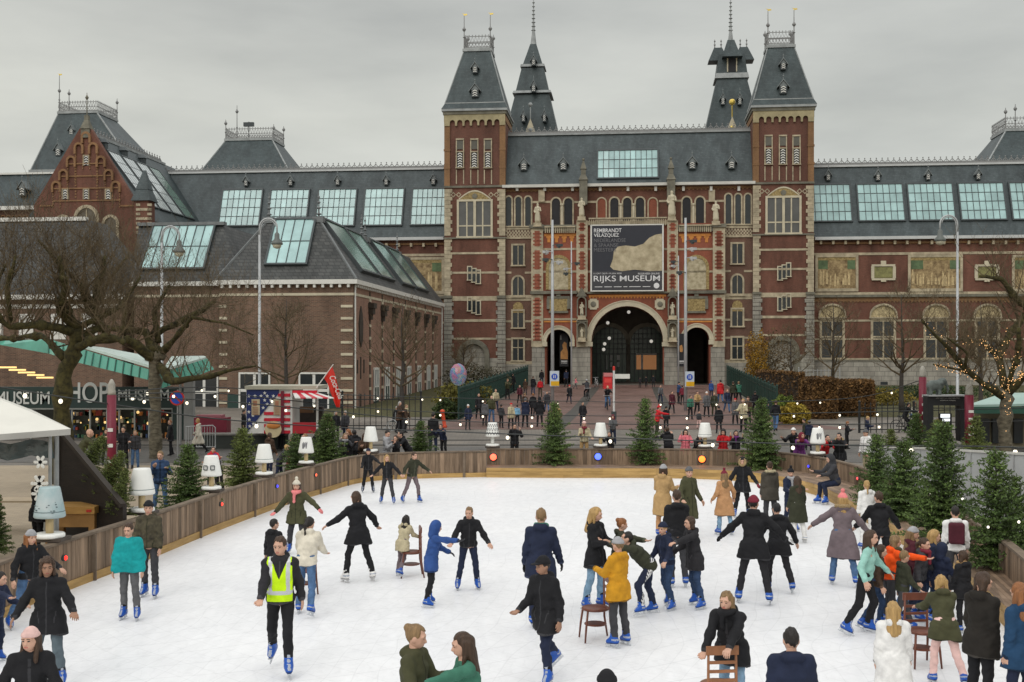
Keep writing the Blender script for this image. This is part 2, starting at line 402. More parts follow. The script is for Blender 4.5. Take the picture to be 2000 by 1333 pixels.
def person(loc, H, face, pose='stand', coat='short', cc='black', tc='ddenim', hair='short', hc='hbrown', hat=None, hatc='black', foot='shoe', fc='black', label='', lod=1,
           scarf=None, gloves=None, skin='skin', ck='c', tk='c', fur=None, vest=None, yaw=None, group=None, zoff=0., bulk=1., lift=None, stripes=False, tilt=0., true=False):
    pz = list(POSES[pose]) if isinstance(pose, str) else list(pose)
    q_ = np.random.RandomState(sum(map(ord, label)) % 9973 + 1); w_ = lambda a: q_.uniform(-a, a)   # nobody stands quite alike
    pz = [pz[0] + w_(2.5)] + [(p[0] + w_(4), p[1] + w_(1.5), p[2] + abs(w_(7))) for p in pz[1:3]] + [(p[0] + w_(9), p[1] + w_(5), p[2] + w_(10)) for p in pz[3:5]] + [(pz[5][0] + w_(22), pz[5][1] + w_(5))]; bulk = bulk*(1 + w_(.05))
    if yaw is not None: pz[5] = (yaw, pz[5][1])
    ank = .15 if foot == 'skate' else .09
    J = skel(pz, ank); sc = H/1.75 if true else H/(J['hd'][2] + (.155 if hat in ('beanie','pompom','hood') else .14))
    h = (.017, .025, .042)[lod]; hh = (.0095, .014, .028)[lod]
    Rh = headframe(J, pz[5]); hc_ = J['hd']
    kid = 1.0 + max(0, (1.5 - H))*.28                      # children have larger heads
    toL = lambda P: ((P - hc_) @ Rh)/kid
    fromL = lambda q: hc_ + Rh @ (np.array(q, float)*kid)
    rs = np.random.RandomState(abs(hash(label)) % 2**31 if False else sum(map(ord, label)) % 9973)
    ph = rs.rand(6)*6.28
    def folds(P, a):
        return a*(np.sin(P[:,0]*23 + 2.2*np.sin(P[:,2]*13 + ph[0]) + ph[1])*np.sin(P[:,2]*31 + 3*np.sin(P[:,0]*9 + P[:,1]*11 + ph[2]) + ph[3]))
    # --- body: one skin, from the crown to the ankles
    core = [(J['nk'] - J['up']*.06, hc_ + Rh @ np.array([0, -.015, -.05]), .058, .05), (J['che'] + [-.08,0,0], J['che'] + [.08,0,0], .09, .09), (J['wai'] + [-.06,0,0], J['wai'] + [.06,0,0], .085, .085),
            (J['pel'] + [-.07,0,0], J['pel'] + [.07,0,0], .09, .09), (J['che'], J['pel'], .09, .09), (J['nk'], J['che'], .06, .08)]
    for s in 'lr':
        core += [(J['sh'+s], J['el'+s], .042, .036), (J['el'+s], J['wr'+s], .034, .026), (J['hp'+s], J['kn'+s], .075, .05), (J['kn'+s], J['an'+s], .047, .036)]
    def headf(P):
        q = toL(P)
        d = smin(ell(q, (0,-.006,.028), (.074,.095,.1)), ell(q, (0,.02,-.042), (.058,.07,.076)), .05)
        d = smin(d, cone(q, (0,.088,.004), (0,.107,-.03), .010, .016), .015)
        d = smin(d, cone(q, (-.018,.078,-.064), (.018,.078,-.064), .016, .016), .014)
        for sx in (-1, 1):
            d = smin(d, ell(q, (sx*.076,-.006,-.01), (.012,.024,.034)), .012)
            d = -smin(-d, ell(q, (sx*.031,.098,.006), (.02,.016,.013)), .012)
            d = smin(d, ell(q, (sx*.031,.081,.004), (.013,.012,.010)), .004)
        d = smin(d, cone(q, (-.05,.082,.026), (.05,.082,.026), .013, .013), .02)
        return d
    skm = mat('skin_' + skin, C(skin), .55, .10, 14, spec=.4)
    hairm = mat('hair_' + str(hc), C(hc), .55, .35, 30, .6, 80, spec=.4, stretch=(1,1,.12))
    V, Fq, MI = [], [], []; off = 0
    def acc(vs, fs, mi=0):
        nonlocal off
        V.append(vs); Fq.append(fs + off); MI.append(np.full(len(fs), mi) if np.isscalar(mi) else mi); off += len(vs)
    lo = hc_ - .17*kid; hi = hc_ + .17*kid
    allp = core if lod < 2 else core + [(J['wr'+s] - J['fd'+s]*.02, J['wr'+s] + J['fd'+s]*.13, .034, .026) for s in 'lr']
    vs, fs = surfnet(lambda P: union(P, allp, .03), *bounds(allp), max(h, .024)); acc(vs, fs)
    vs, fs = surfnet(headf, lo, hi, hh)
    q = toL(vs)[fs].mean(1); mi = np.zeros(len(fs), int)
    if lod < 2:
        ex = np.minimum(abs(q[:,0] - .031), abs(q[:,0] + .031))
        mi[(ex < .012) & (abs(q[:,2] - .004) < .0065) & (q[:,1] > .06)] = 1
        mi[(ex < .021) & (abs(q[:,2] - .027) < .005) & (q[:,1] > .06)] = 2
        mi[(abs(q[:,0]) < .024) & (abs(q[:,2] + .064) < .0085) & (q[:,1] > .07)] = 3
    acc(vs, fs, mi)
    if lod < 2 and not gloves:
        for s, sg in (('l', -1), ('r', 1)):
            hp = hand_prims(J['wr'+s], J['fd'+s], sg, J['fw'])
            vs, fs = surfnet(lambda P: union(P, hp, .008), *bounds(hp, .01), .0085 if lod == 0 else .011); acc(vs, fs)
    body = npmesh('person', np.concatenate(V), np.concatenate(Fq), [skm, mat('eye_dark', (.02,.015,.012), .2, .1), hairm, mat('lips_' + skin, [c*a for c, a in zip(C(skin), (.85,.5,.55))], .5, .1)], None, np.concatenate(MI))
    ob = {}
    # --- trousers
    tr = [(J['pel'] + [-.075,0,.06], J['pel'] + [.075,0,.06], .105*bulk, .105*bulk)]
    for s in 'lr':
        tr += [(J['hp'+s] + [0,-.012,0], J['kn'+s], .094*bulk, .064*bulk), (J['kn'+s], J['kn'+s]*.55 + J['an'+s]*.45 + [0,-.012,0], .064*bulk, .062*bulk), (J['kn'+s]*.55 + J['an'+s]*.45 + [0,-.012,0], J['an'+s] + J['sd'+s]*(-.045 if foot == 'skate' else .02), .062*bulk, (.062 if foot == 'skate' else .054)*bulk)]
    vs, fs = surfnet(lambda P: union(P, tr, .03) + folds(P, .006) + (.005*np.sin(P[:,2]*62 + 6*np.sin(P[:,0]*17 + P[:,1]*12 + ph[5]))*np.exp(-((P[:,2] - .5)/.14)**2) if lod < 2 else 0), *bounds(tr), h)
    mi = None; tm = [cloth(C(tc), 'denim' if 'denim' in str(tc) else tk)]
    if stripes:
        tm.append(cloth(COLS['white'])); cx = vs[fs].mean(1); mi = np.zeros(len(fs), int)
        for s, sg in (('l',-1),('r',1)):
            pl = np.minimum(1, np.maximum(0, (J['hp'+s][2] - cx[:,2])/max(.1, J['hp'+s][2] - J['an'+s][2])))
            ax = J['hp'+s][None]*(1-pl[:,None]) + J['an'+s][None]*pl[:,None]
            mi[((cx - ax)[:,0]*sg > .04) & (abs(np.sin((cx - ax)[:,1]*95)) > .5) & (abs((cx - ax)[:,1]) < .05)] = 1
    ob['t'] = npmesh('trousers', vs, fs, tm, body, mi)
    # --- coat
    if coat:
        t = dict(short=.02, long=.022, puffer=.04, sweater=.008, poncho=.03, mid=.022)[coat]
        hem = dict(short=-.07, long=-.46, puffer=-.10, sweater=-.03, poncho=-.10, mid=-.24)[coat]
        wd = t*bulk
        ja = [(J['che'] + [-.07,.0,0] - J['up']*.03, J['che'] + [.07,.0,0] - J['up']*.03, .104+wd, .104+wd), (J['wai'] + [-.06,.01,0], J['wai'] + [.06,.01,0], .098+wd, .098+wd), (J['pel'] + [-.068,0,0], J['pel'] + [.068,0,0], .106+wd, .106+wd),
              (J['che'] - J['up']*.03, J['pel'], .105+wd, .105+wd), (J['nk'] - J['up']*.035, J['nk'] - J['up']*.16, .066+wd*.5, .09+wd)] + [(J['nk'] - J['up']*.05 + [sg*.03,0,0], J['sh'+s] + J['up']*.0, .056+wd*.5, .057+wd*.55) for s, sg in (('l',-1),('r',1))]
        if hem < -.12:
            for s in 'lr':
                ja += [(J['hp'+s], J['hp'+s]*.25 + J['kn'+s]*.75, .125+wd, .135+wd*.9), (J['hp'+s]*.25 + J['kn'+s]*.75, J['kn'+s] + [0,0,-.05], .135+wd*.9, .14+wd*.9)]
            ja += [(J['pel'], (J['knl'] + J['knr'])/2, .125+wd, .14+wd)]
        for s in 'lr':
            ja += [(J['sh'+s], J['el'+s], .058+wd*.6, .051+wd*.6), (J['el'+s], J['wr'+s] - J['fd'+s]*.01, .051+wd*.6, .043+wd*.4)]
        if coat == 'poncho':
            for s in 'lr': ja += [(J['sh'+s], J['wr'+s]*.8 + J['pel']*.2, .09, .1), (J['wai'], J['el'+s], .16, .11), (J['che'], J['wr'+s]*.6 + J['pel']*.4, .15, .12)]
        if hat != 'hood' and coat not in ('sweater', 'poncho'):       # collar or folded hood
            ja += [(J['nk'] - J['fw']*.085 + [-.06,0,.0], J['nk'] - J['fw']*.085 + [.06,0,.0], .048+wd*.5, .048+wd*.5), (J['nk'] + J['fw']*.02 + [-.05,0,-.01], J['nk'] + J['fw']*.02 + [.05,0,-.01], .052, .052)]
        zh = J['pel'][2] + hem
        def jf(P):
            d = union(P, ja, .04) + folds(P, .0065 if coat not in ('puffer', 'long') else .004)
            if lod < 2:
                zz = (P - J['pel']) @ J['up']; d = d + .006*np.exp(-((zz - .1)/.1)**2)*np.sin(zz*75 + 5*np.sin(P[:,0]*14 + ph[5]))
                for s in 'lr': r_ = np.linalg.norm(P - J['el'+s], axis=1); d = d + .006*np.exp(-(r_/.1)**2)*np.sin((P - J['el'+s]) @ (J['fd'+s] + [.3,0,.3])*85 + 3*np.sin(P[:,1]*30))
            if coat == 'puffer' or ck == 'quilt': d = d + .010*np.abs(np.sin(((P - J['pel']) @ J['up'])*29))
            return np.maximum(d, zh + .012*np.sin(P[:,0]*19 + ph[4]) - P[:,2])
        lo, hi = bounds(ja)
        vs, fs = surfnet(jf, lo, hi, h)
        cx = vs[fs].mean(1) - J['pel']; zz, yy = cx @ J['up'], cx @ J['fw']; mi = np.zeros(len(fs), int)
        if coat not in ('sweater', 'poncho'):                       # zip, pocket openings, cuffs
            mi[(np.abs(cx[:,0]) < h*.55) & (yy > .03) & (zz < .5)] = 1
            mi[(np.abs(np.abs(cx[:,0]) - .105 - .15*(zz+.02)) < h*.5) & (zz > -.06) & (zz < .09) & (yy > .02)] = 1
            for s in 'lr': mi[(np.linalg.norm(vs[fs].mean(1) - J['wr'+s], axis=1) < .052)] = 1
            mi[cx[:,2] < hem + h*1.3] = 1
        cl_ = C(cc); c2_ = tuple(max(.008, c*.45) for c in cl_) if sum(cl_) > .12 else tuple(c*1.9+.012 for c in cl_)
        ob['c'] = npmesh('jacket' if coat in ('short','puffer') else 'sweater' if coat == 'sweater' else 'poncho' if coat == 'poncho' else 'coat', vs, fs, [cloth(cl_, ck), cloth(c2_)], body, mi)
        if vest:                                                    # sleeveless high-visibility vest with reflective bands
            vp = ja[:7]
            def vf(P):
                d = union(P, vp, .045) - .014
                d = np.maximum(d, np.abs(P[:,0]) - .165)
                zz = (P - J['pel']) @ J['up']
                d = np.maximum(d, np.maximum(-.02 - zz, zz - .56)); return np.maximum(d, np.minimum((zz - .30)*.42 - np.abs(P[:,0]) + .01, .03 + (P - J['che']) @ J['fw']))
            vs, fs = surfnet(vf, *bounds(vp, .05), h*.8)
            cx = vs[fs].mean(1); zz = (cx - J['pel']) @ J['up']
            mi = ((np.abs(zz - .1) < .024) | ((np.abs(np.abs(cx[:,0]) - .115) < .022) & (zz > .1))).astype(int)
            npmesh('safety_vest', vs, fs, [cloth(C(vest)), mat('reflective_tape', (.55,.56,.57), .35, .1, metal=.3)], body, mi)
    # --- hat, hood, hair
    hl = hc_ - .22*kid; hu = hc_ + .22*kid
    if hat == 'hood':
        def hf(P):
            q = toL(P); d = smin(ell(q, (0,-.02,.02), (.112,.125,.135)), cone(q, (0,-.05,-.06), (0,-.05,-.16), .10, .11), .06)
            return np.maximum(d, -np.maximum(cone(q, (0,0,-.005), (0,.4,-.005), .072, .085), -.03 - q[:,1]*0 - q[:,1]))
        vs, fs = surfnet(hf, hl, hu, max(hh, .013)); npmesh('hood', vs, fs, cloth(C(hatc), ck), body)
    elif hat in ('beanie', 'pompom', 'cap', 'band'):
        def hf(P):
            q = toL(P); d = ell(q, (0,-.008,.03), (.09,.112,.122))
            rim = .038 + .1*q[:,1]
            d = np.maximum(d, rim - q[:,2])
            d = smin(d, np.maximum(ell(q, (0,-.008,.03), (.098,.12,.128)), np.abs(q[:,2] - rim - .02) - .022), .012)
            if hat == 'pompom': d = np.minimum(d, np.linalg.norm(q - [0,-.02,.185], axis=1) - .042)
            if hat == 'cap': d = smin(d, np.maximum(ell(q, (0,.12,.045), (.07,.085,.012)), .03 - q[:,1]), .01)
            return d
        vs, fs = surfnet(hf, hl, hu + [0, 0, .06], max(hh, .011)); npmesh('cap' if hat == 'cap' else 'beanie', vs, fs, cloth(C(hatc)), body)
    if hair and hat != 'hood':
        big = .02 if hair == 'curly' else .0
        def rf(P):
            q = toL(P); e = ell(q, (0,-.012,.032), (.083+big, .104+big, .108+big))
            if hair == 'curly': e = e - .012*np.sin(q[:,0]*90)*np.sin(q[:,1]*85)*np.sin(q[:,2]*95)
            d = np.maximum(e, -np.maximum(.045 - q[:,1] + .25*np.abs(q[:,0]), q[:,2] - .075))
            d = np.maximum(d, -np.maximum(np.maximum(.01 - q[:,1], q[:,2] + .0), np.abs(q[:,0]) - .2))
            d = np.maximum(d, -.075 - q[:,2])
            if hair in ('long', 'curly'):
                ln = -.30 if hair == 'long' else -.12
                for sx in (-1, 1):
                    d = smin(d, cone(q, (sx*.05,-.055,.01), (sx*.062,-.075,ln), .055, .042), .03)
                    d = smin(d, cone(q, (sx*.074,-.01,.03), (sx*.085,.03,ln*.75), .022, .026), .02)
                d = smin(d, cone(q, (0,-.07,.02), (0,-.105,ln-.02), .07, .05), .03)
            if hair == 'bob':
                for sx in (-1, 1): d = smin(d, cone(q, (sx*.055,-.03,.02), (sx*.066,-.03,-.09), .05, .045), .03)
            if hair == 'pony': d = smin(smin(d, cone(q, (0,-.10,.03), (0,-.15,-.01), .03, .034), .02), cone(q, (0,-.15,-.01), (0,-.15,-.22), .034, .016), .02)
            if hair == 'bun': d = smin(d, np.linalg.norm(q - [0,-.10,.085], axis=1) - .045, .02)
            if hat in ('beanie','pompom','cap'): d = np.maximum(d, q[:,2] - .05)
            return d + .0035*np.sin(q[:,0]*150 + 25*q[:,2] + ph[0]) + .004*np.sin(q[:,0]*63 + 31*q[:,1] + 14*q[:,2] + ph[1])*np.sin(q[:,2]*22 + ph[2])
        vs, fs = surfnet(rf, hl + [0, -.1, -.25], hu, max(hh, .011)); 
        if len(vs): npmesh('hair', vs, fs, hairm, body)
    if fur:
        fm = cloth(C(fur), 'fur'); rng = []
        for k in range(13):
            if hat == 'hood': a = 2*math.pi*k/12; p = fromL((.088*math.sin(a), .055 - .02*math.cos(a), .095*math.cos(a) - .005))
            else: a = math.pi*(k/12) ; p = J['nk'] + np.array([.125*math.cos(a), -.02, .01]) - J['fw']*.11*math.sin(a) + J['up']*.02
            rng.append(p)
        fp = [(rng[k], rng[k+1], .034, .034) for k in range(12)]
        vs, fs = surfnet(lambda P: union(P, fp, .02) + .008*np.sin(P[:,0]*120)*np.sin(P[:,1]*130)*np.sin(P[:,2]*125), *bounds(fp), max(.012, hh)); npmesh('fur_trim', vs, fs, fm, body)
    if scarf:
        sp = []
        for k in range(10):
            a, b = 2*math.pi*k/10, 2*math.pi*(k+1)/10
            pt = lambda a: J['nk'] + np.array([.082*math.cos(a), .03 + .085*math.sin(a), .02 - .012*math.sin(a)])
            sp.append((pt(a), pt(b), .037, .037))
        sp.append((J['nk'] + np.array([.03,.12,0]), J['che'] + np.array([.04,.155,-.05]), .036, .034))
        vs, fs = surfnet(lambda P: union(P, sp, .03) + folds(P, .005), *bounds(sp), h); npmesh('scarf', vs, fs, cloth(C(scarf)), body)
    if gloves and lod < 2:
        for s, sg in (('l', -1), ('r', 1)):
            hp = [(a, b, r1*1.2, r2*1.2) for a, b, r1, r2 in hand_prims(J['wr'+s], J['fd'+s], sg, J['fw'])]
            vs, fs = surfnet(lambda P: union(P, hp, .01), *bounds(hp, .01), .010 if lod == 0 else .013); npmesh('glove', vs, fs, cloth(C(gloves)), body)
    # --- footwear
    for s, sg in (('l', -1), ('r', 1)):
        A, t, sd = J['an'+s], J['to'+s], J['sd'+s]; dn = np.array([0, 0, -1.]) - t*(-t[2]); dn /= np.linalg.norm(dn)
        if foot == 'skate':
            bt = [(A - sd*.125 + t*.0, A, .058, .056), (A + dn*.035 - t*.035, A + dn*.045 + t*.12, .05, .046), (A, A + t*.07 + dn*.02, .058, .05), (A - sd*.10 + t*.02, A + t*.04, .046, .048)]
            vs, fs = surfnet(lambda P: union(P, bt, .03), *bounds(bt), min(h, .02)); q_ = vs[fs].mean(1) - A; tt, hh_, ss = q_ @ t, -(q_ @ dn), q_ @ np.cross(t, dn); mi = np.zeros(len(fs), int)
            mi[hh_ > .105] = 1; mi[(np.abs(ss) < .02) & (tt > .03) & (np.abs(np.sin(hh_*70 + tt*40)) > .35)] = 2; mi[(hh_ < -.055)] = 3; mi[(np.abs(hh_ + .005) < .012) & (tt < .02)] = 2
            bo = npmesh('ice_skate', vs, fs, [mat('boot_' + str(fc), C(fc), .35, .12, 9, .15, 30), cloth(COLS['black']), mat('laces', (.35,.38,.45), .7, .1), mat('sole_' + str(fc), tuple(c*.45 for c in C(fc)), .5, .1)], body, mi)
            mb = MB(); sd2 = np.cross(t, dn)
            def fin(p0, p1, z0, z1, w):
                q = [A + t*p0 + dn*z0, A + t*p1 + dn*z0, A + t*p1 + dn*z1, A + t*p0 + dn*z1]
                mb.add([x + sd2*w for x in q] + [x - sd2*w for x in q], [(0,1,2,3),(7,6,5,4),(0,4,5,1),(1,5,6,2),(2,6,7,3),(3,7,4,0)])
            fin(-.10, .19, .125, .148, .006); fin(-.06, -.01, .07, .126, .014); fin(.08, .14, .07, .126, .014); fin(-.08, .17, .078, .09, .028)
            mb.build('blade', mat('skate_holder_' + str(fc), (.55,.57,.6) if fc != 'white' else (.6,.6,.6), .35, .15, metal=.4), bo)
        else:
            bt = [(A + dn*.035 - t*.04, A + dn*.045 + t*.13, .048, .042), (A - sd*.06, A, .055, .05)]
            vs, fs = surfnet(lambda P: np.maximum(union(P, bt, .03), (P - A) @ dn - .085), *bounds(bt), h); npmesh('shoe', vs, fs, mat('shoe_' + str(fc), C(fc), .5, .2, 8), body)
    body.scale = (sc, sc, sc); body.location = (loc[0], loc[1], loc[2] + zoff)
    body.rotation_euler = (0, rad(tilt), rad(180 + face))
    tag(body, label, 'person', group)
    return body, J, sc

def back_pack(b, J, sc, col, label, w=.15):
    c = J['che'] - J['fw']*.2 - J['up']*.06
    def f(P):
        q = np.abs(np.stack([(P - c)[:,0], (P - c) @ J['fw'], (P - c) @ J['up']], 1)) - np.array([w-.05, .035, .16])
        return np.linalg.norm(np.maximum(q, 0), axis=1) + np.minimum(q.max(1), 0) - .05
    vs, fs = surfnet(f, c - .3, c + .3, .022)
    o = npmesh('backpack', vs, fs, cloth(C(col)), None)
    mb = MB()
    for sx in (-.12, .12):
        pts = [c + np.array([sx*.8,0,0]) + J['up']*.17 + J['fw']*.05, J['nk'] + np.array([sx,0,-.03]), J['che'] + np.array([sx*1.1,0,0]) + J['fw']*.155, J['wai'] + np.array([sx*1.2,0,.02]) + J['fw']*.1]
        mb.tube(pts, .016, 5)
    mb.build('strap', cloth(C(col)), o)
    o.matrix_world = b.matrix_basis.copy()
    return tag(o, label, 'backpack')
# ---------------------------------------------------------------- the museum, in its own axes: u along the front, v into the building, z up
A6 = rad(6.0); OX, OY = 12.375, 121.0
NX, NY = math.sin(A6), math.cos(A6); UX, UY = math.cos(A6), -math.sin(A6)
def UV(px, py, v=0.):
    dx, dz = (px - 1000)/FPX, (HY - py)/FPX
    t = (v + OX*NX + OY*NY)/(dx*NX + NY)
    return (t*dx - OX)*UX + (t - OY)*UY, CZ + t*dz
def U(px, v=0., py=500): return UV(px, py, v)[0]
def Z(px, py, v=0.): return UV(px, py, v)[1]
def rc(px0, px1, py0, py1, v=0.):
    mx, my = (px0+px1)/2, (py0+py1)/2
    return UV(px0, my, v)[0], UV(px1, my, v)[0], UV(mx, py1, v)[1], UV(mx, py0, v)[1]
def fb(mb, px0, px1, py0, py1, v, pr=.1, bk=.12, m=0):
    u0, u1, z0, z1 = rc(px0, px1, py0, py1, v); return mb.box(u0, u1, v-pr, v+bk, z0, z1, m)

brick = brickmat('red_brick', (.160,.058,.039), (.117,.043,.030), (.17,.10,.07), .24, .075, dirt=.5)
brick_hot = brickmat('bright_brick', (.275,.068,.037), (.225,.055,.031), (.27,.13,.085), .24, .075, dirt=.38)
brick_dk = brickmat('brown_brick', (.135,.056,.038), (.10,.042,.029), (.22,.16,.12))
brick_tw = brickmat('tower_brick', (.125,.042,.028), (.09,.031,.021), (.2,.12,.09))
brick_or = brickmat('ochre_brick', (.25,.125,.05), (.19,.09,.036), (.3,.2,.12))
brick_pv = brickmat('pavilion_brick', (.185,.098,.064), (.105,.058,.040), (.19,.15,.11), .30, .09, .016, dirt=.3, dscale=.5)
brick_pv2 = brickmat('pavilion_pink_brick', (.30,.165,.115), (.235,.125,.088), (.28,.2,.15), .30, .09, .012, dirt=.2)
slate = brickmat('slate', (.060,.078,.080), (.042,.058,.060), (.034,.045,.047), .28, .2, .012, rough=.5, dirt=.38, dscale=.5, bump=.3)
slate_old = brickmat('old_slate', (.085,.086,.082), (.048,.051,.050), (.036,.038,.037), .45, .26, .03, rough=.6, dirt=.4, dscale=.7, bump=.4)
stone = mat('sandstone', (.40,.34,.235), .85, .36, 1.6, .45, 9)
stone_lt = mat('pale_stone', (.52,.465,.34), .85, .16, 1.2, .3, 9)
stone_gr = brickmat('grey_ashlar', (.33,.31,.26), (.27,.25,.21), (.16,.15,.13), 1.1, .5, .03, dirt=.35, dscale=.8)
stone_dk = mat('weathered_stone', (.16,.15,.115), .9, .35, 1.5, .4, 10)
white_p = mat('white_paint', (.66,.65,.60), .5, .08, 2)
gold = mat('gold_mosaic', (.30,.20,.06), .6, .5, 6, .6, 14, col2=(.44,.33,.14))
gilt = mat('gilt', (.75,.55,.12), .3, .1, 3, metal=.6)
orange_m = mat('orange_mosaic', (.52,.20,.04), .6, .25, 3)
glass_dk = mat('dark_glass', (.022,.026,.028), .12, .3, .6, spec=.5)
glass_sky = mat('skylight_glass', (.33,.50,.49), .10, .2, .5, spec=.7, attr=.13)
glass_grn = mat('green_glass', (.13,.21,.17), .10, .2, .4, spec=.6)
iron = mat('grey_iron', (.22,.22,.215), .6, .15, 4)
lead = mat('lead', (.30,.315,.31), .6, .25, 1.5)
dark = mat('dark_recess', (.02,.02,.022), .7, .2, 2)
frame_dk = mat('dark_frame', (.05,.06,.062), .5, .15, 2)

MU = thing('museum_building', 'large red brick museum with twin slate-roofed towers and an arched passage behind the ice rink', 'museum', (OX, OY, 0), -A6)
def B(mb, name, m, par=None, smooth=False): return mb.build(name, m, MU if par is None else par, smooth)

def archpts(u0, u1, z0, z1, n=10):
    r = (u1-u0)/2; c = (u0+u1)/2; s = z1 - r
    return [(u0, z0)] + [(c - r*math.cos(math.pi*i/n), s + r*math.sin(math.pi*i/n)) for i in range(n+1)] + [(u1, z0)]
def archring(mb, u0, u1, z0, z1, w, v0, v1, m=0, legs=True, n=10):
    a = archpts(u0, u1, z0, z1, n); b = archpts(u0-w, u1+w, z0, z1+w, n)
    if not legs: a, b = a[1:-1], b[1:-1]
    mb.strip(b, a, v0, v1, m)
def arch_wall(mb, u0, u1, z0, z1, arcs, v0, v1, m=0, n=16):
    x = u0
    for (c, r, sp) in sorted(arcs):
        mb.box(x, c-r, v0, v1, z0, z1, m)
        for i in range(n):
            a, b = math.pi*i/n, math.pi*(i+1)/n
            p, q = (c - r*math.cos(a), sp + r*math.sin(a)), (c - r*math.cos(b), sp + r*math.sin(b))
            mb.prism([p, q, (q[0], z1), (p[0], z1)], v0, v1, 'y', m)
        x = c + r
    mb.box(x, u1, v0, v1, z0, z1, m)

def window(px0, px1, py0, py1, v, par=None, nx=2, ny=(0.,), m=None, sur=3, arch=False, glass=None, mull=.09, sill=True, pr=.14):
    """Stone surround with mullions; the pane is its child."""
    m = m or stone_lt; u0, u1, z0, z1 = rc(px0, px1, py0, py1, v); w = sur/18.
    mb = MB()
    if arch: archring(mb, u0, u1, z0, z1, w, v-pr, v+.05)
    else:
        mb.box(u0-w, u0, v-pr, v+.05, z0, z1+w); mb.box(u1, u1+w, v-pr, v+.05, z0, z1+w); mb.box(u0, u1, v-pr, v+.05, z1, z1+w)
    if sill: mb.box(u0-w*1.3, u1+w*1.3, v-pr-.08, v+.05, z0-w*.8, z0)
    zt = z1 - ((u1-u0)/2 if arch else 0)
    for i in range(1, nx):
        c = u0 + (u1-u0)*i/nx; mb.box(c-mull/2, c+mull/2, v-pr+.05, v-.02, z0, z1 - .02)
    for t in ny:
        if t: z = z0 + (z1-z0)*t; mb.box(u0, u1, v-pr+.055, v-.02, z-mull/2, z+mull/2)
    o = B(mb, 'window', m, par)
    g = MB()
    if arch: g.prism(archpts(u0, u1, z0, z1), v-.04, v+.03)
    else: g.box(u0, u1, v-.04, v+.03, z0, z1)
    g.build('pane', glass or glass_dk, o)
    return o

def chevrons(mb, u0, u1, z0, z1, v, n):
    h = (z1-z0)/n; c = (u0+u1)/2; b = h*.5
    for i in range(n):
        z = z0 + h*i + h*.1
        mb.prism([(u0, z), (c, z+b), (u1, z), (u1, z+b*.9), (c, z+b*1.9), (u0, z+b*.9)], v-.05, v)

def dormer(px, py, w, h, v, par=None, deep=1.6, shut=True, fin=True):
    """Gabled roof dormer: px, py is the middle of its foot; w, h in photo pixels."""
    u, z = UV(px, py, v); w = w/18.2; h = h/18.2; hw = w/2
    mb = MB(); mb.box(u-hw*.8, u+hw*.8, v, v+deep, z, z+h*.55)
    o = B(mb, 'dormer', frame_dk, par)
    r = MB(); t = .1
    r.prism([(u-hw*1.35, z+h*.42), (u, z+h), (u+hw*1.35, z+h*.42), (u+hw*1.35, z+h*.42+t), (u, z+h+t*1.3), (u-hw*1.35, z+h*.42+t)], v-.15, v+deep*.9)
    r.prism([(u-hw*.9, z+h*.55), (u+hw*.9, z+h*.55), (u, z+h)], v-.02, v+deep*.8)
    if fin: r.tube([(u, v, z+h), (u, v, z+h*1.5)], [.05,.02], 5); r.ball((u, v, z+h*1.3), .09, 6)
    r.build('dormer_roof', mat('dormer_lead', (.17,.19,.19), .6, .2, 3), o)
    if shut:
        s = MB(); chevrons(s, u-hw*.5, u+hw*.5, z+.06, z+h*.55, v-.005, 3); s.build('shutter', white_p, o)
    return o

def cresting(pts, par=None, step=.62, hh=.62, name='roof_cresting'):
    mb = MB()
    for a, b in zip(pts, pts[1:]):
        a, b = Vector(a), Vector(b); L = (b-a).length; n = max(1, int(L/step))
        mb.beam(a, b, .16, .22); mb.beam(a+Vector((0,0,hh*.25)), b+Vector((0,0,hh*.25)), .05, .05)
        for i in range(n):
            p, q = a + (b-a)*i/n, a + (b-a)*(i+1)/n; mid = (p+q)/2
            mb.beam(p+Vector((0,0,hh*.2)), mid+Vector((0,0,hh*.75)), .05, .07); mb.beam(mid+Vector((0,0,hh*.75)), q+Vector((0,0,hh*.2)), .05, .07)
            mb.beam(mid, mid+Vector((0,0,hh)), .04, .04); mb.ball(mid+Vector((0,0,hh)), .075, 5)
    return B(mb, name, iron, par)
def railing(u0, u1, v0, v1, z, h, par):
    mb = MB(); cs = [(u0,v0,z),(u1,v0,z),(u1,v1,z),(u0,v1,z),(u0,v0,z)]
    for a, b in zip(cs, cs[1:]):
        a, b = Vector(a), Vector(b); n = max(3, int((b-a).length/.34))
        for t in (.06, .5, 1): mb.beam(a+Vector((0,0,h*t)), b+Vector((0,0,h*t)), .06, .07)
        for i in range(n):
            p, q = a+(b-a)*i/n, a+(b-a)*(i+1)/n
            mb.beam(p+Vector((0,0,h*.06)), q+Vector((0,0,h*.5)), .03, .04); mb.beam(q+Vector((0,0,h*.06)), p+Vector((0,0,h*.5)), .03, .04)
            mb.beam(p+Vector((0,0,h*.5)), (p+q)/2+Vector((0,0,h)), .03, .04); mb.beam((p+q)/2+Vector((0,0,h)), q+Vector((0,0,h*.5)), .03, .04)
            mb.ball((p+q)/2+Vector((0,0,h*1.1)), .06, 5)
    return B(mb, 'iron_railing', iron, par)
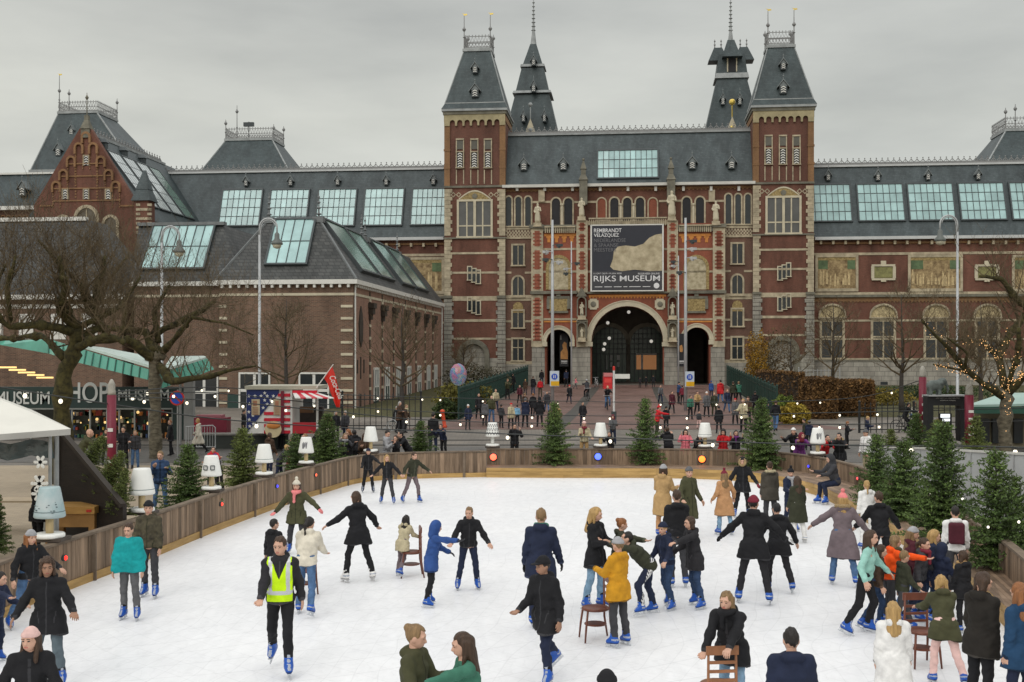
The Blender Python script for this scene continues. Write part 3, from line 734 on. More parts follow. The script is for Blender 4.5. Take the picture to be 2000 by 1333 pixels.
def finial(u, v, z, h, par, vane=False, br=.22):
    mb = MB(); mb.tube([(u,v,z),(u,v,z+h)], [.075,.035], 6)
    mb.lathe([(.03,-br*1.3),(br*.7,-br*.8),(br,-.02),(br*.6,br*.6),(.03,br*1.3)], (u,v,z+h*(.58 if vane else .82)), 8)
    mb.lathe([(.04,0),(.16,.1),(.04,.22)], (u,v,z+h*.3), 6)
    o = B(mb, 'finial', iron, par)
    if vane:
        g = MB(); g.prism([(u-.03,z+h),(u+.36,z+h+.05),(u+.32,z+h+.2),(u+.08,z+h+.18),(u-.25,z+h+.26),(u-.03,z+h+.12)], v-.02, v+.02); g.build('weather_vane', gilt, o)
    return o

# one statue shape, used for every niche and pedestal figure
_sp = [((0,0,.25),(0,0,.95),.26,.2),((0,0,.95),(0,0,1.35),.2,.2),((-.16,0,1.42),(.16,0,1.42),.09,.09),((0,0,1.5),(0,.02,1.72),.07,.11),((.22,0,1.4),(.3,-.08,1.12),.07,.06),((.3,-.08,1.12),(.1,-.2,1.15),.06,.05),((-.22,0,1.4),(-.3,0,1.1),.07,.06),((-.3,0,1.1),(-.26,-.15,.95),.06,.05),((-.12,-.03,.1),(-.1,-.02,.7),.12,.14),((.13,.03,.1),(.1,0,.7),.12,.14)]
_sv, _sf = surfnet(lambda P: np.maximum(union(P, _sp, .05) + .012*np.sin(P[:,0]*38), -P[:,2]), *bounds(_sp), .035)
def statue(px, py0, py1, v, par=None, ped=True):
    u, z0 = UV(px, py1, v); h = Z(px, py0, v) - z0; s = h/1.85
    p = MB(); p.box(u-.42, u+.42, v-.42, v+.42, z0-.35, z0); p.box(u-.5, u+.5, v-.5, v+.5, z0-.45, z0-.35)
    o = B(p, 'pedestal', stone, par)
    st = npmesh('statue', _sv*np.array([s,s,s]) + np.array([u, v, z0]), _sf, stone_lt, o); return o

ZG = .6                                # foot of the walls
# ---- central block with the passage arches
u0, u1 = U(1040), U(1414); zt = Z(1225, 438); zb = ZG
arcs = [(U(1225, 0, 668), (U(1295, 0, 668) - U(1155, 0, 668))/2, Z(1225, 668)), (U(1091, 0, 668), 24/18.2, Z(1091, 668)), (U(1361, 0, 668), 24/18.2, Z(1361, 664))]
CB = MB(); arch_wall(CB, u0, u1, zb, zt, arcs, 0, 2.4, n=20)
central = B(CB, 'passage_front', brick_hot)
mb = MB()
for a, b in ((1039,1064),(1116,1153),(1297,1335),(1388,1415)): fb(mb, a, b, 678, 770, 0, .12, .3)
B(mb, 'stone_base', stone_gr, central)
mb = MB()
for c, r, s in arcs:
    w = .52 if r > 2 else .34
    archring(mb, c-r, c+r, s-.2, s+r, w, -.22, .5, legs=False, n=20); archring(mb, c-r-w, c+r+w, s-.2, s+r+w, .1, -.3, .2, legs=False, n=20)
    for sg in (-1, 1): mb.box(c+sg*(r+w/2)-w*.75, c+sg*(r+w/2)+w*.75, -.34, .3, s-.5, s-.02)
B(mb, 'arch_moulding', stone_lt, central)
mb = MB()                               # outer and inner stone piers with brick inlay
inl = MB()
for a, b in ((1038,1061),(1392,1416)):
    fb(mb, a, b, 576, 678, 0, .2); fb(mb, a, b, 445, 570, 0, .3)
    for y0, y1 in ((582,618),(624,666),(452,482),(490,527),(536,566)):
        fb(inl, (a+b)/2-5, (a+b)/2+5, y0, y1, 0, .33 if y0 < 575 else .23)
        for k in range(int((y1-y0)/7)): fb(inl, (a+b)/2-8, (a+b)/2+8, y0+4+k*7, y0+7+k*7, 0, .33 if y0 < 575 else .23)
for a, b in ((1126,1148),(1303,1324)):
    fb(mb, a, b, 432, 572, 0, .34)
    for y0, y1 in ((436,452),(458,485),(492,528),(536,566)):
        fb(inl, (a+b)/2-4, (a+b)/2+4, y0, y1, 0, .37)
        for k in range(int((y1-y0)/7)): fb(inl, (a+b)/2-6.5, (a+b)/2+6.5, y0+3+k*7, y0+6+k*7, 0, .37)
    fb(mb, a, b, 625, 678, 0, .3)
B(mb, 'stone_pier', stone, central); B(inl, 'brick_inlay', brick_hot, central)
mb = MB()
for a, b in ((1061,1126),(1324,1392),(1148,1157),(1293,1303)):
    fb(mb, a, b, 485, 489, 0, .06); fb(mb, a, b, 529, 533, 0, .06)
for a, b in ((1061,1126),(1324,1392)): fb(mb, a, b, 622, 626, 0, .1)
fb(mb, 1148, 1303, 432, 440, 0, .25)
B(mb, 'stone_band', stone, central)
mb = MB(); fb(mb, 1036, 1128, 569, 575, 0, .45); fb(mb, 1146, 1305, 570, 574, 0, .3); fb(mb, 1322, 1418, 568, 574, 0, .45); fb(mb, 1034, 1062, 440, 447, 0, .5); fb(mb, 1390, 1418, 438, 445, 0, .5); fb(mb, 1061, 1126, 440, 452, 0, .3); fb(mb, 1324, 1392, 440, 452, 0, .3)
B(mb, 'string_course', stone_dk, central)
mb = MB()
fb(mb, 1150, 1301, 576, 580, 0, .07); fb(mb, 1062, 1126, 627, 630, 0, .07); fb(mb, 1325, 1391, 627, 630, 0, .07)
for k in range(24): fb(mb, 1151+k*6.2, 1154+k*6.2, 580, 583, 0, .07)
for a in (1063, 1326):
    fb(mb, a, a+62, 457, 462, 0, .08)
    for k in range(4): fb(mb, a+6+k*15, a+12+k*15, 462, 474, 0, .07); fb(mb, a+4+k*15, a+14+k*15, 462, 466, 0, .075)
B(mb, 'mosaic_frieze', orange_m, central)
for cx, p0, p1 in ((1091, 1072, 1110), (1360, 1341, 1379)):       # arched relief panels
    u0_, u1_, z0_, z1_ = rc(p0, p1, 504, 566, 0)
    mb = MB(); archring(mb, u0_, u1_, z0_, z1_, .32, -.14, .1); o = B(mb, 'relief_panel', gold, central)
    g = MB(); g.prism(archpts(u0_, u1_, z0_, z1_), -.06, .1); g.build('relief', mat('relief_tile', (.40,.33,.19), .7, .35, 2.4, .9, 5, col2=(.55,.48,.33)), o)
    mb = MB(); fb(mb, p0+2, p1-2, 584, 608, 0, .25); o = B(mb, 'cartouche', gold, central)
    t = MB(); fb(t, p0-3, p1+3, 579, 584, 0, .3); fb(t, p0-4, p0+2, 584, 604, 0, .28); fb(t, p1-2, p1+4, 584, 604, 0, .28); fb(t, p0, p1, 608, 612, 0, .28); fb(t, cx-4, cx+4, 571, 580, 0, .35); t.build('scroll_frame', stone_dk, o)
for c in (1159, 1289):
    mb = MB(); fb(mb, c-10, c+10, 587, 602, 0, .1); fb(mb, c-7, c+7, 584, 605, 0, .12); o = B(mb, 'medallion', stone_lt, central)
    u_, z_ = UV(c, 594.5); g = MB(); g.T = Matrix.Translation((u_, -.13, z_)) @ Matrix.Rotation(rad(90), 4, 'X'); g.lathe([(.3,-.02),(.3,.06),(.2,.1)], n=12); g.build('rosette', stone_dk, o)
for c in (1136.5, 1313.5):                                        # niches with small statues
    for y0, y1, vv in ((590, 617, -.3), (640, 660, -.3)):
        statue(c, y0, y1, vv-.3, central)
        u0_, u1_, z0_, z1_ = rc(c-7, c+7, y0-8, y1+2, -.3); mb = MB(); archring(mb, u0_, u1_, z0_, z1_, .14, -.95, -.3); mb.prism([(u0_-.2, z1_+.1), (u1_+.2, z1_+.1), ((u0_+u1_)/2, z1_+1.1)], -.95, -.3); B(mb, 'niche', stone_dk, central)
for c, y0, y1 in ((1050,397,436),(1136,386,424),(1312,372,424),(1398,392,433)): statue(c, y0, y1, -.1, central)
mb = MB()                                                         # balustrade above the banner
for a, b, y0, y1 in ((1150,1302,426,441),(1064,1124,443,456),(1326,1390,440,454)):
    fb(mb, a, b, y0, y0+2.5, 0, .5); 
    n = int((b-a)/4)
    for k in range(n): fb(mb, a+k*4+.6, a+k*4+2.6, y0+2.5, y1, 0, .4, -.2)
B(mb, 'balustrade', stone, central)
# ---- the banner: a plain pale mass on a dark ground with its lettering
u0_, u1_, z0_, z1_ = rc(1156.5, 1293, 442, 568, 0)
BN = thing('banner', 'huge dark exhibition banner with white lettering above the passage arch', 'banner', (OX, OY, 0), -A6)
mb = MB(); mb.box(u0_, u1_, -.62, -.55, z0_, z1_); mb.build('cloth_sheet', mat('banner_cloth', (.028,.03,.04), .6, .12, .6), BN)
mb = MB()
for a in ((u0_-.05,u1_+.05,z1_,z1_+.12),(u0_-.05,u1_+.05,z0_-.12,z0_),(u0_-.16,u0_,z0_-.12,z1_+.12),(u1_,u1_+.16,z0_-.12,z1_+.12)): mb.box(a[0], a[1], -.64, -.5, a[2], a[3])
mb.build('white_border', white_p, BN)
bp = [(1198,528),(1192,522),(1197,508),(1199,492),(1207,483),(1222,481),(1240,483),(1256,478),(1268,466),(1280,460),(1292.5,458),(1292.5,530),(1270,531),(1240,528),(1215,531)]
mb = MB(); mb.prism([UV(x, y) for x, y in bp][::-1], -.635, -.615); mb.build('picture_shape', mat('banner_wool', (.34,.27,.15), .7, .3, 1.1, .2, 8, col2=(.58,.5,.34)), BN)
mb = MB(); fb(mb, 1157, 1292.5, 531, 567.5, 0, .632, -.62); mb.build('picture_ledge', mat('banner_ledge', (.05,.05,.055), .6, .2, .8), BN)
wt, gt = mat('banner_white', (.72,.72,.72), .6, .03), mat('banner_grey', (.16,.16,.17), .6, .03)
def bt(s, x0, x1, y0, y1, m, bold=.0):
    a, b, c, d = rc(x0, x1, y0, y1); text(s, 'lettering', m, BN, b-a, d-c, (a, -.645, c), bold=bold)
bt('REMBRANDT', 1160.5, 1214, 448, 455.5, wt, .008); bt('VELÁZQUEZ', 1160.5, 1209, 456, 465.5, wt, .008)
bt('NEDERLANDSE', 1160.5, 1222, 467.5, 474.5, gt); bt('& SPAANSE', 1160.5, 1208, 477, 484, gt); bt('MEESTERS', 1160.5, 1203, 486, 493, gt)
bt('11 OKT 2019–19 JAN 2020', 1160, 1214, 534, 537.5, wt); bt('RESERVEER ONLINE', 1246, 1288, 534, 537.5, wt)
bt('RIJKS MUSEUM', 1160, 1288.5, 539.5, 554, wt, .004)
bt('— –– — – ––– —', 1162, 1270, 560.6, 561.8, wt)
uu, zz = UV(1282, 559); mb = MB(); mb.T = Matrix.Translation((uu, -.64, zz)) @ Matrix.Rotation(rad(90), 4, 'X'); mb.lathe([(.3,-.004),(.3,.012)], n=20); mb.build('round_logo', wt, BN)
# ---- passage interior
mb = MB(); ua, ub = U(1056), U(1398)
mb.box(ua, ua+.4, 2.4, 15, zb, zt-5); mb.box(ub-.4, ub, 2.4, 15, zb, zt-5)
for px in (1128, 1322): mb.box(U(px)-.5, U(px)+.5, 2.4, 15, zb, zt-5)
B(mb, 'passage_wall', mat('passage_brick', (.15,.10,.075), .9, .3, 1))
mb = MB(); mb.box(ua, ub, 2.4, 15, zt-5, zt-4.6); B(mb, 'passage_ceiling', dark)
mb = MB(); bw = [(U(1190,14), 33/16.2, Z(1190, 672, 14)), (U(1264,14), 33/16.2, Z(1264, 672, 14))]
arch_wall(mb, ua+.4, ub-.4, zb, zt-5, bw, 14, 14.6); inner = B(mb, 'inner_arcade', mat('inner_stone', (.17,.15,.125), .9, .25, 1.2))
mb = MB(); 
for c, r, s in bw: archring(mb, c-r, c+r, s-.1, s+r, .5, 13.8, 14, legs=False)
mb2 = MB(); mb2.box(ua, ub, 15.5, 15.8, zb, zt-4.6); B(mb2, 'passage_end_wall', mat('passage_dark', (.02,.024,.022), .8, .3, 1), inner)  # dark backdrop added behind the screens to shut out the bright sky
B(mb, 'inner_arch_moulding', mat('inner_stone_pale', (.40,.37,.3), .9, .2, 1), inner)
for c, r, s in bw:
    mb = MB()
    for k in range(9): x = c - r + 2*r*k/8; mb.box(x-.04, x+.04, 14.25, 14.35, zb, s + math.sqrt(max(0, r*r-(x-c)**2)))
    for k in range(6): z = s - 1.2 + k*.6; hw = r if z < s else math.sqrt(max(.01, r*r-(z-s)**2)); mb.box(c-hw, c+hw, 14.24, 14.36, z-.04, z+.04)
    o = B(mb, 'glass_screen', frame_dk, inner)
    g = MB(); g.box(c-r, c+r, 14.4, 14.45, zb, s+r); g.build('pane', mat('passage_glass', (.09,.14,.11), .2, .3, 1), o)
lit = glow('lit_interior', (.60,.27,.11), .28); lit2 = mat('doorway_white', (.6,.6,.58), .6, .1)
mb = MB(); fb(mb, 1243, 1282, 694, 722, 14.2, .02, .05); o = B(mb, 'lit_doorway', lit, inner)
mb = MB(); fb(mb, 1242, 1283, 690.5, 693.5, 14.2, .1, .05); fb(mb, 1252, 1256, 694, 722, 14.2, .04, .0); mb.build('door_lintel', lit2, o)
mb = MB()
for a, b, y0, y1 in ((1191,1196,694,704),(1205,1211,694,704),(1192,1196,708,717),(1205,1210,708,717),(1184,1186,694,722)): fb(mb, a, b, y0, y1, 13.9, .02, .05)
B(mb, 'notice_sheets', lit2, inner)
for px, py in ((1190,661),(1181,672),(1179,683),(1228,610),(1187,631),(1272,667)):
    u_, z_ = UV(px, py, 9); mb = MB(); mb.ball((u_, 9, z_), .2, 10); o = B(mb, 'globe_lamp', glow('passage_lamp', (1,.95,.85), .45), central); mb = MB(); mb.tube([(u_, 9, z_), (u_, 9, zt-5)], .008, 4); mb.build('lamp_cord', dark, o)
# posters hung in the side arches
for px, nm in ((1101,1), (1330,2)):
    pst = thing('poster_banner', 'tall black poster with an orange figure hung inside the arch left of the passage' if nm == 1 else 'narrow dark poster hanging before the pier right of the passage', 'poster', (OX, OY, 0), -A6)
    mb = MB(); fb(mb, px-8, px+9, 652, 716, -.9 if nm == 2 else 1.2, .03, .03); mb.build('poster_sheet', mat('poster_black', (.012,.012,.014), .6, .1), pst)
    vv = -.93 if nm == 2 else 1.17
    sh = [(px-6,702),(px-6,688),(px-1,682),(px-3,674),(px+1,668),(px+6,671),(px+6,680),(px+8,688),(px+8,702)] if nm == 1 else [(px-2,688),(px-3,676),(px+2,674),(px+4,682),(px+3,688)]
    mb = MB(); mb.prism([UV(x, y, vv) for x, y in sh][::-1], vv-.03, vv); mb.build('poster_figure', mat('poster_orange', (.42,.2,.06), .6, .4, 1.5), pst)
    mb = MB(); fb(mb, px-5, px+7, 705, 707, vv, .03, 0); fb(mb, px-5, px+7, 709, 710, vv, .03, 0); fb(mb, px-6, px-5, 655, 664, vv, .03, 0); mb.build('poster_lines', lit2, pst)
# ---- upper storey and flanks
VF = 1.0
mb = MB(); u0_, u1_, z0_, z1_ = rc(984, 1473, 362, 446, VF); mb.box(u0_, u1_, VF, VF+.5, z0_, z1_)
upper = B(mb, 'upper_storey', brick)
u2, u3, z2, z3 = rc(984, 1041, 446, 775, VF); u4, u5, _, _ = rc(1413, 1473, 446, 775, VF)
flanks = [B(MB().box(u2, u3+.6, VF, VF+.5, ZG, z0_), 'flank_wall', brick_dk), B(MB().box(u4-.6, u5, VF, VF+.5, ZG, z0_), 'flank_wall', brick_dk)]
for a, b in ((1078,1094),(1102,1118),(1192,1208),(1217,1233),(1242,1258),(1333,1349),(1359,1375)):
    window(a, b, 388-(a-1078)*.008, 440, VF, upper, 1, (0,), stone, 3, True, glass=dark)
for a in (1167, 1267): window(a, a+16, 388, 430, VF, upper, 1, (0,), stone, 2.5, True, glass=brick_hot)
for xs, y0, y1 in (((988,1007,1026), 385, 442), ((1417,1436,1455), 380, 438)):
    for a in xs: window(a, a+11, y0, y1, VF, upper, 1, (0,), stone, 3, True)
mb = MB()                                                          # columns between arches
for px in (1098, 1212.5, 1237.5, 1354): u_, z_ = UV(px, 440, VF); mb.lathe([(.16,0),(.13,.15),(.13,2.0),(.22,2.15),(.22,2.3)], (u_, VF-.25, z_), 10)
B(mb, 'arcade_column', stone_lt, upper)
mb = MB()
for y in (393,): fb(mb, 1040, 1077, y, y+4, VF, .05); fb(mb, 1120, 1165, y, y+4, VF, .05); fb(mb, 1287, 1332, y-2, y+2, VF, .05); fb(mb, 1377, 1414, y-2, y+2, VF, .05)
for px in (1058, 1390): fb(mb, px-6, px+6, 372, 395, VF, .3)
B(mb, 'stone_band', stone, upper)
mb = MB()
fb(mb, 984, 1473, 367, 371, VF, .12)
for k in range(60): fb(mb, 988+k*8.1, 991+k*8.1, 371 - k*.1, 376 - k*.1, VF, .12)
B(mb, 'corbel_frieze', brick_or, upper)
mb = MB(); fb(mb, 982, 1474, 359.5, 365, VF, .7, .4)
for k in range(9): fb(mb, 1008+k*54, 1013+k*54, 365, 374, VF, .4)
B(mb, 'cornice', mat('pale_cornice', (.56,.55,.5), .6, .12, 1), upper)
for sx, c in ((0, 1012), (1, 1440)):
    flank = flanks[sx]
    p0, p1 = (986, 1040) if not sx else (1414, 1470); q = 0 if not sx else -3
    mb = MB()                                                      # pierced stone band
    fb(mb, p0, p1, 444+q, 449+q, VF, .1); fb(mb, p0, p1, 463+q, 467+q, VF, .12)
    for k in range(9):
        for j in range(2): x = p0+2+k*6; fb(mb, x, x+3.5, 450+q+j*7, 454+q+j*7, VF, .07); fb(mb, x+2.5, x+6, 453.5+q+j*7, 457+q+j*7, VF, .07)
    for y in (531, 626, 661): fb(mb, p0, c-13, y+q, y+4+q, VF, .05); fb(mb, c+13, p1, y+q, y+4+q, VF, .05)
    fb(mb, p0, p1, 577+q, 583+q, VF, .1); fb(mb, p0, p1, 706+q, 712+q, VF, .1); fb(mb, p0, p1, 583+q, 588+q, VF, .05)
    B(mb, 'stone_band', stone, flank)
    mb = MB(); fb(mb, p0, p1, 712+q, 775, VF, .1); B(mb, 'plinth', stone_gr, flank)
    window(c-10, c+10, 480+q, 518+q, VF, flank, 2, (0,), stone, 3.5); window(c-10, c+10, 541+q, 579+q, VF, flank, 2, (0,), stone, 3.5, True)
    window(c-10, c+10, 608+q, 640+q, VF, flank, 2, (0,), stone, 3.5, False); window(c-10, c+10, 663+q, 704+q, VF, flank, 2, (.6,), stone, 3.5)
    u0_, u1_, z0_, z1_ = rc(c-10, c+10, 594+q, 606+q, VF); mb = MB(); mb.prism(archpts(u0_, u1_, z0_-.3, z1_+.2), VF-.08, VF); B(mb, 'lunette', gold, flank)
# ---- central roof
ze = Z(1225, 360, VF); zr = Z(1230, 262, VF+2.4); ur0, ur1 = U(975, 3), U(1480, 3)
mb = MB(); mb.prism([(VF-.1, ze), (VF+2.4, zr), (VF+9, zr), (VF+11, ze)], ur0, ur1, 'x'); slate_w = brickmat('wing_slate', (.078,.096,.100), (.056,.072,.075), (.045,.057,.06), .28, .2, .012, rough=.5, dirt=.42, dscale=.45, bump=.3); roof = B(mb, 'central_roof', slate_w)
def roofv(z): return VF - .1 + 2.5*(z-ze)/(zr-ze)
mb = MB(); mb.box(ur0, ur1, VF+2.2, VF+2.7, zr, zr+.18); B(mb, 'ridge_trim', lead, roof)
cresting([(ur0+.3, VF+2.5, zr+.3), (ur1-.3, VF+2.5, zr+.3)], roof)
def skylight(u0, u1, z0, z1, vf, nx, ny, par, glass=None, frame=None, bar=.055, lift=.16):
    """Glazed panel lying on a slope; vf(z) gives the slope."""
    a, b = Vector((0, vf(z0), z0)), Vector((0, vf(z1), z1)); up = (b-a); L = up.length; up.normalize(); nrm = Vector((0, -up.z, up.y))
    P = lambda u, t, o: Vector((u, 0, 0)) + a + up*t + nrm*o
    mb = MB()
    def slab(ua, ub, ta, tb, o0, o1):
        mb.add([P(ua,ta,o0),P(ub,ta,o0),P(ub,tb,o0),P(ua,tb,o0),P(ua,ta,o1),P(ub,ta,o1),P(ub,tb,o1),P(ua,tb,o1)], [(0,3,2,1),(4,5,6,7),(0,1,5,4),(1,2,6,5),(2,3,7,6),(3,0,4,7)])
    for q in ((u0-.15,u0,-.15,L+.15),(u1,u1+.15,-.15,L+.15),(u0,u1,-.15,0),(u0,u1,L,L+.2)): slab(*q, -.1, lift+.08)
    for i in range(1, nx): c = u0+(u1-u0)*i/nx; slab(c-bar/2, c+bar/2, 0, L, 0, lift+.05)
    for i in range(1, ny): c = L*i/ny; slab(u0, u1, c-bar/2, c+bar/2, 0, lift+.045)
    o = B(mb, 'skylight', frame or frame_dk, par)
    g = MB(); mb = g
    for i in range(nx):
        for j in range(ny):
            a_, b_, c_, d_ = u0+(u1-u0)*i/nx, u0+(u1-u0)*(i+1)/nx, L*j/ny, L*(j+1)/ny; e_ = RD.uniform(-.012,.012); f_ = RD.uniform(-.012,.012)
            g.add([P(a_,c_,.02),P(b_,c_,.02),P(b_,d_,.02),P(a_,d_,.02),P(a_,c_,lift+e_),P(b_,c_,lift+f_),P(b_,d_,lift-e_),P(a_,d_,lift-f_)], [(0,3,2,1),(4,5,6,7),(0,1,5,4),(1,2,6,5),(2,3,7,6),(3,0,4,7)])
    g.build('pane', glass or glass_sky, o); return o
za, zc = Z(1226, 349, VF+.4), Z(1226, 296, VF+1.5)
skylight(U(1168, VF+.5), U(1284, VF+.5), za, zc, roofv, 11, 3, roof)
for px in (1023, 1100, 1352, 1429): dormer(px, 333 - (px-1023)*.008, 17, 24, roofv(Z(px, 333, VF+.7))-.35, roof, 2)
mb = MB()                                                          # buttress pinnacles
for px, y0, y1 in ((1139.5, 312, 366), (1310.5, 310, 366)):
    u_, z_ = UV(px, y1, VF-.7); zt_ = Z(px, y0, VF-.7); h = zt_-z_
    mb.box(u_-.42, u_+.42, VF-1.1, VF-.2, z_-1.9, z_+h*.25); mb.frust((u_-.5,u_+.5,VF-1.2,VF-.1,z_+h*.25),(u_-.25,u_+.25,VF-.9,VF-.4,z_+h*.45)); mb.box(u_-.25,u_+.25,VF-.9,VF-.4,z_+h*.45,z_+h*.65); mb.frust((u_-.34,u_+.34,VF-1,VF-.3,z_+h*.65),(u_-.05,u_+.05,VF-.7,VF-.6,z_+h*.97)); mb.ball((u_,VF-.65,z_+h),.16,6)
B(mb, 'pinnacle', stone_dk, upper)

# ---- the two corner towers
def tower(px0, px1, sg, dy):
    v = .5; c = (px0+px1)/2
    def y(k): return k + dy
    u0, u1 = U(px0, v), U(px1, v); D = u1-u0; uc = (u0+u1)/2
    zs = Z(c, y(364), v); ztop = Z(c, y(226), v)
    mb = MB(); mb.box(u0, u1, v, v+D, ZG, zs); o = B(mb, 'tower', brick)
    mb = MB(); mb.box(u0+.03, u1-.03, v+.03, v+D-.03, zs, ztop); B(mb, 'tower_top', brick_tw, o)
    mb = MB()                                                     # orange-brown corner piers and corbel arches
    for a in (u0, u1-.62): mb.box(a, a+.62, v-.12, v+.5, zs, Z(c, y(240), v))
    mb.box(u0-.02, u0+.5, v+D-.6, v+D+.05, zs, Z(c, y(240), v)); mb.box(u1-.5, u1+.02, v+D-.6, v+D+.05, zs, Z(c, y(240), v))
    mb.box(u0-.04, u0, v-.1, v+D, Z(c, y(238), v), ztop); mb.box(u1, u1+.04, v-.1, v+D, Z(c, y(238), v), ztop)
    for z_ in (295, 330): mb.box(u0-.06, u0+.66, v-.16, v, Z(c, y(z_), v), Z(c, y(z_-4), v)); mb.box(u1-.66, u1+.06, v-.16, v, Z(c, y(z_), v), Z(c, y(z_-4), v))
    B(mb, 'corner_pier', brick_or, o)
    mb = MB(); zA, zB = Z(c, y(240), v), ztop; n = 7; W = (D-1.0)/n
    arch_wall(mb, u0, u1, zA-.35, zB+.1, [(u0+.5+W*(k+.5), W*.36, zA) for k in range(n)], v-.22, v-.02, n=6)
    B(mb, 'corbel_arcade', mat('corbel_stone', (.34,.29,.17), .85, .2, 1.2), o)
    mb = MB(); mb.box(u0-.25, u1+.25, v-.45, v+D+.25, ztop+.45, ztop+.7); B(mb, 'cornice', lead, o); mb = MB(); mb.box(u0-.12, u1+.12, v-.3, v+D+.12, ztop+.1, ztop+.45); B(mb, 'cornice_bed', stone_dk, o)
    mb = MB()                                                     # quoins, bands
    for a, b in ((px0, px0+12), (px1-12, px1)):
        for k in range(12): yy = y(370)+k*7.6; fb(mb, a - (0 if a == px0 or k % 2 else 3.5), b + (3.5 if a == px0 and not k % 2 else 0), yy, yy+7.2, v, .08)
        for k in range(14): yy = y(466)+k*8; fb(mb, a - (0 if a == px0 or k % 2 else 3), b + (3 if a == px0 and not k % 2 else 0), yy, yy+7.6, v, .1)
    for yy, h in ((493,4),(531,4),(579,9),(624,5),(660,4)): fb(mb, px0+12, px1-12, y(yy), y(yy+h), v, .05)
    B(mb, 'stone_quoins', stone, o)
    mb = MB()
    for a, b in ((px0-.5, px0+15), (px1-15, px1+.5)):
        for k in range(22): yy = y(583)+k*8; fb(mb, a - (3 if a > px0 and k % 2 else 0), b + (3 if a < px0 and k % 2 else 0), yy, yy+7.2, v, .2)
    B(mb, 'rusticated_quoins', stone_gr, o)
    mb = MB(); fb(mb, px0-1, px1+1, y(464), y(467), v, .2); fb(mb, px0-1, px1+1, y(363), y(367), v, .15); fb(mb, px0-1, px0+16, y(578), y(583), v, .35); fb(mb, px1-16, px1+1, y(578), y(583), v, .35); B(mb, 'string_course', stone_dk, o)
    window(c-31, c+31, y(394), y(462), v, o, 4, (.3,), stone_lt, 4, mull=.14, glass=mat('grey_glass', (.10,.10,.095), .3, .2, 1))
    mb = MB(); a, b, z0, z1 = rc(c-2.5, c+2.5, y(394), y(462), v); mb.box(a, b, v-.2, v, z0, z1); B(mb, 'mullion', stone_lt, o)
    a, b, z0, z1 = rc(c-31, c+31, y(375), y(391), v); mb = MB()
    pts = [(a + (b-a)*k/12, z0 + (z1-z0)*math.sin(math.pi*k/12)) for k in range(13)]; mb.prism(pts, v-.12, v); lu = B(mb, 'lunette', gold, o)
    q = MB(); q.strip([(x, z+.16) for x, z in pts], pts, v-.16, v); q.build('lunette_rim', stone_lt, lu)
    q = MB(); q.T = Matrix.Translation(((a+b)/2, v-.12, (z0+z1)/2-.05)) @ Matrix.Rotation(rad(90), 4, 'X'); q.lathe([(.3,0),(.3,.05)], n=12); q.build('portrait_roundel', stone_dk, lu)
    mb = MB()                                                     # diamond brick pattern beside the lunette
    for cx_ in (c-42, c-31.5, c+31.5, c+42):
        u_, z_ = UV(cx_, y(381), v); s = .3
        mb.strip([(u_-s,z_),(u_,z_+s),(u_+s,z_),(u_,z_-s),(u_-s,z_)], [(u_-s*.6,z_),(u_,z_+s*.6),(u_+s*.6,z_),(u_,z_-s*.6),(u_-s*.6,z_)], v-.04, v)
    B(mb, 'diamond_pattern', stone, o)
    for i, (dx, yy) in enumerate(((-10, 522), (-1.5, 526), (7, 529))):      # stair windows, stepping with the flight
        x = c + sg*dx
        for y0 in (yy, yy+60): window(x-3.1, x+3.1, y(y0), y(y0+25), v, o, 1, (0,), stone_lt, 2, pr=.12)
    for px in (c-29, c-1, c+25.5):                                # louvred belfry windows with chevron shutters
        w = window(px-6, px+6, y(298), y(328), v, o, 1, (0,), stone, 2, glass=dark)
        a, b, z0, z1 = rc(px-4.3, px+4.3, y(299), y(328), v); q = MB(); chevrons(q, a, b, z0, z1, v-.05, 6); q.build('shutter', white_p, w)
        mb = MB(); fb(mb, px-6, px+6, y(275), y(292), v, .05); p_ = B(mb, 'blind_panel', mat('grey_panel', (.12,.115,.095), .8, .2, 1), o)
        q = MB(); fb(q, px-8, px+8, y(271), y(274), v, .12); fb(q, px-8, px-6, y(274), y(298), v, .08); fb(q, px+6, px+8, y(274), y(298), v, .08); fb(q, px-8, px-6, y(332), y(360), v, .05); fb(q, px+6, px+8, y(332), y(360), v, .05); q.build('panel_trim', stone, p_)
    u_, z_ = UV(c-2, y(742), v); mb = MB(); hw = 1.25              # stone side door under a shouldered arch
    archring(mb, u_-hw, u_+hw, z_, Z(c, y(672), v), .5, v-.5, v+.05); B(mb, 'portal', stone_dk, o)
    mb = MB(); mb.box(u_-hw, u_+hw, v-.06, v+.02, z_, Z(c, y(700), v)); p = B(mb, 'door', dark, o)
    mb = MB(); mb.prism(archpts(u_-hw, u_+hw, Z(c, y(700), v), Z(c, y(672), v)), v-.1, v+.02); B(mb, 'tympanum', stone_gr, o)
    mb = MB(); fb(mb, px0+15, px1-15, y(700), y(775), v, .12, .05); B(mb, 'plinth', stone_gr, o)
    # roof
    zr0 = ztop+.7; zr1 = Z(c, y(101), v+2); ta, tb = U(c-25, v+2), U(c+28, v+2); tv0 = v + D*.29; tv1 = v + D*.71
    ta, tb = uc - D*.225, uc + D*.225
    def K(t, o=0): return (u0-.12+(ta-u0+.12)*t-o, u1+.12+(tb-u1-.12)*t+o, v-.3+(tv0-v+.3)*t-o, v+D+.12+(tv1-v-D-.12)*t+o, zr0+(zr1-zr0)*t)
    mb = MB(); mb.frust(K(0, .16), K(.1)); mb.frust(K(.1), K(1)); rf = B(mb, 'tower_roof', slate, o)
    mb = MB()
    for sx in (0, 1):
        for sy in (2, 3):
            a, b = K(.1), K(1); mb.beam((a[sx], a[sy], a[4]), (b[sx], b[sy], b[4]), .09, .09)
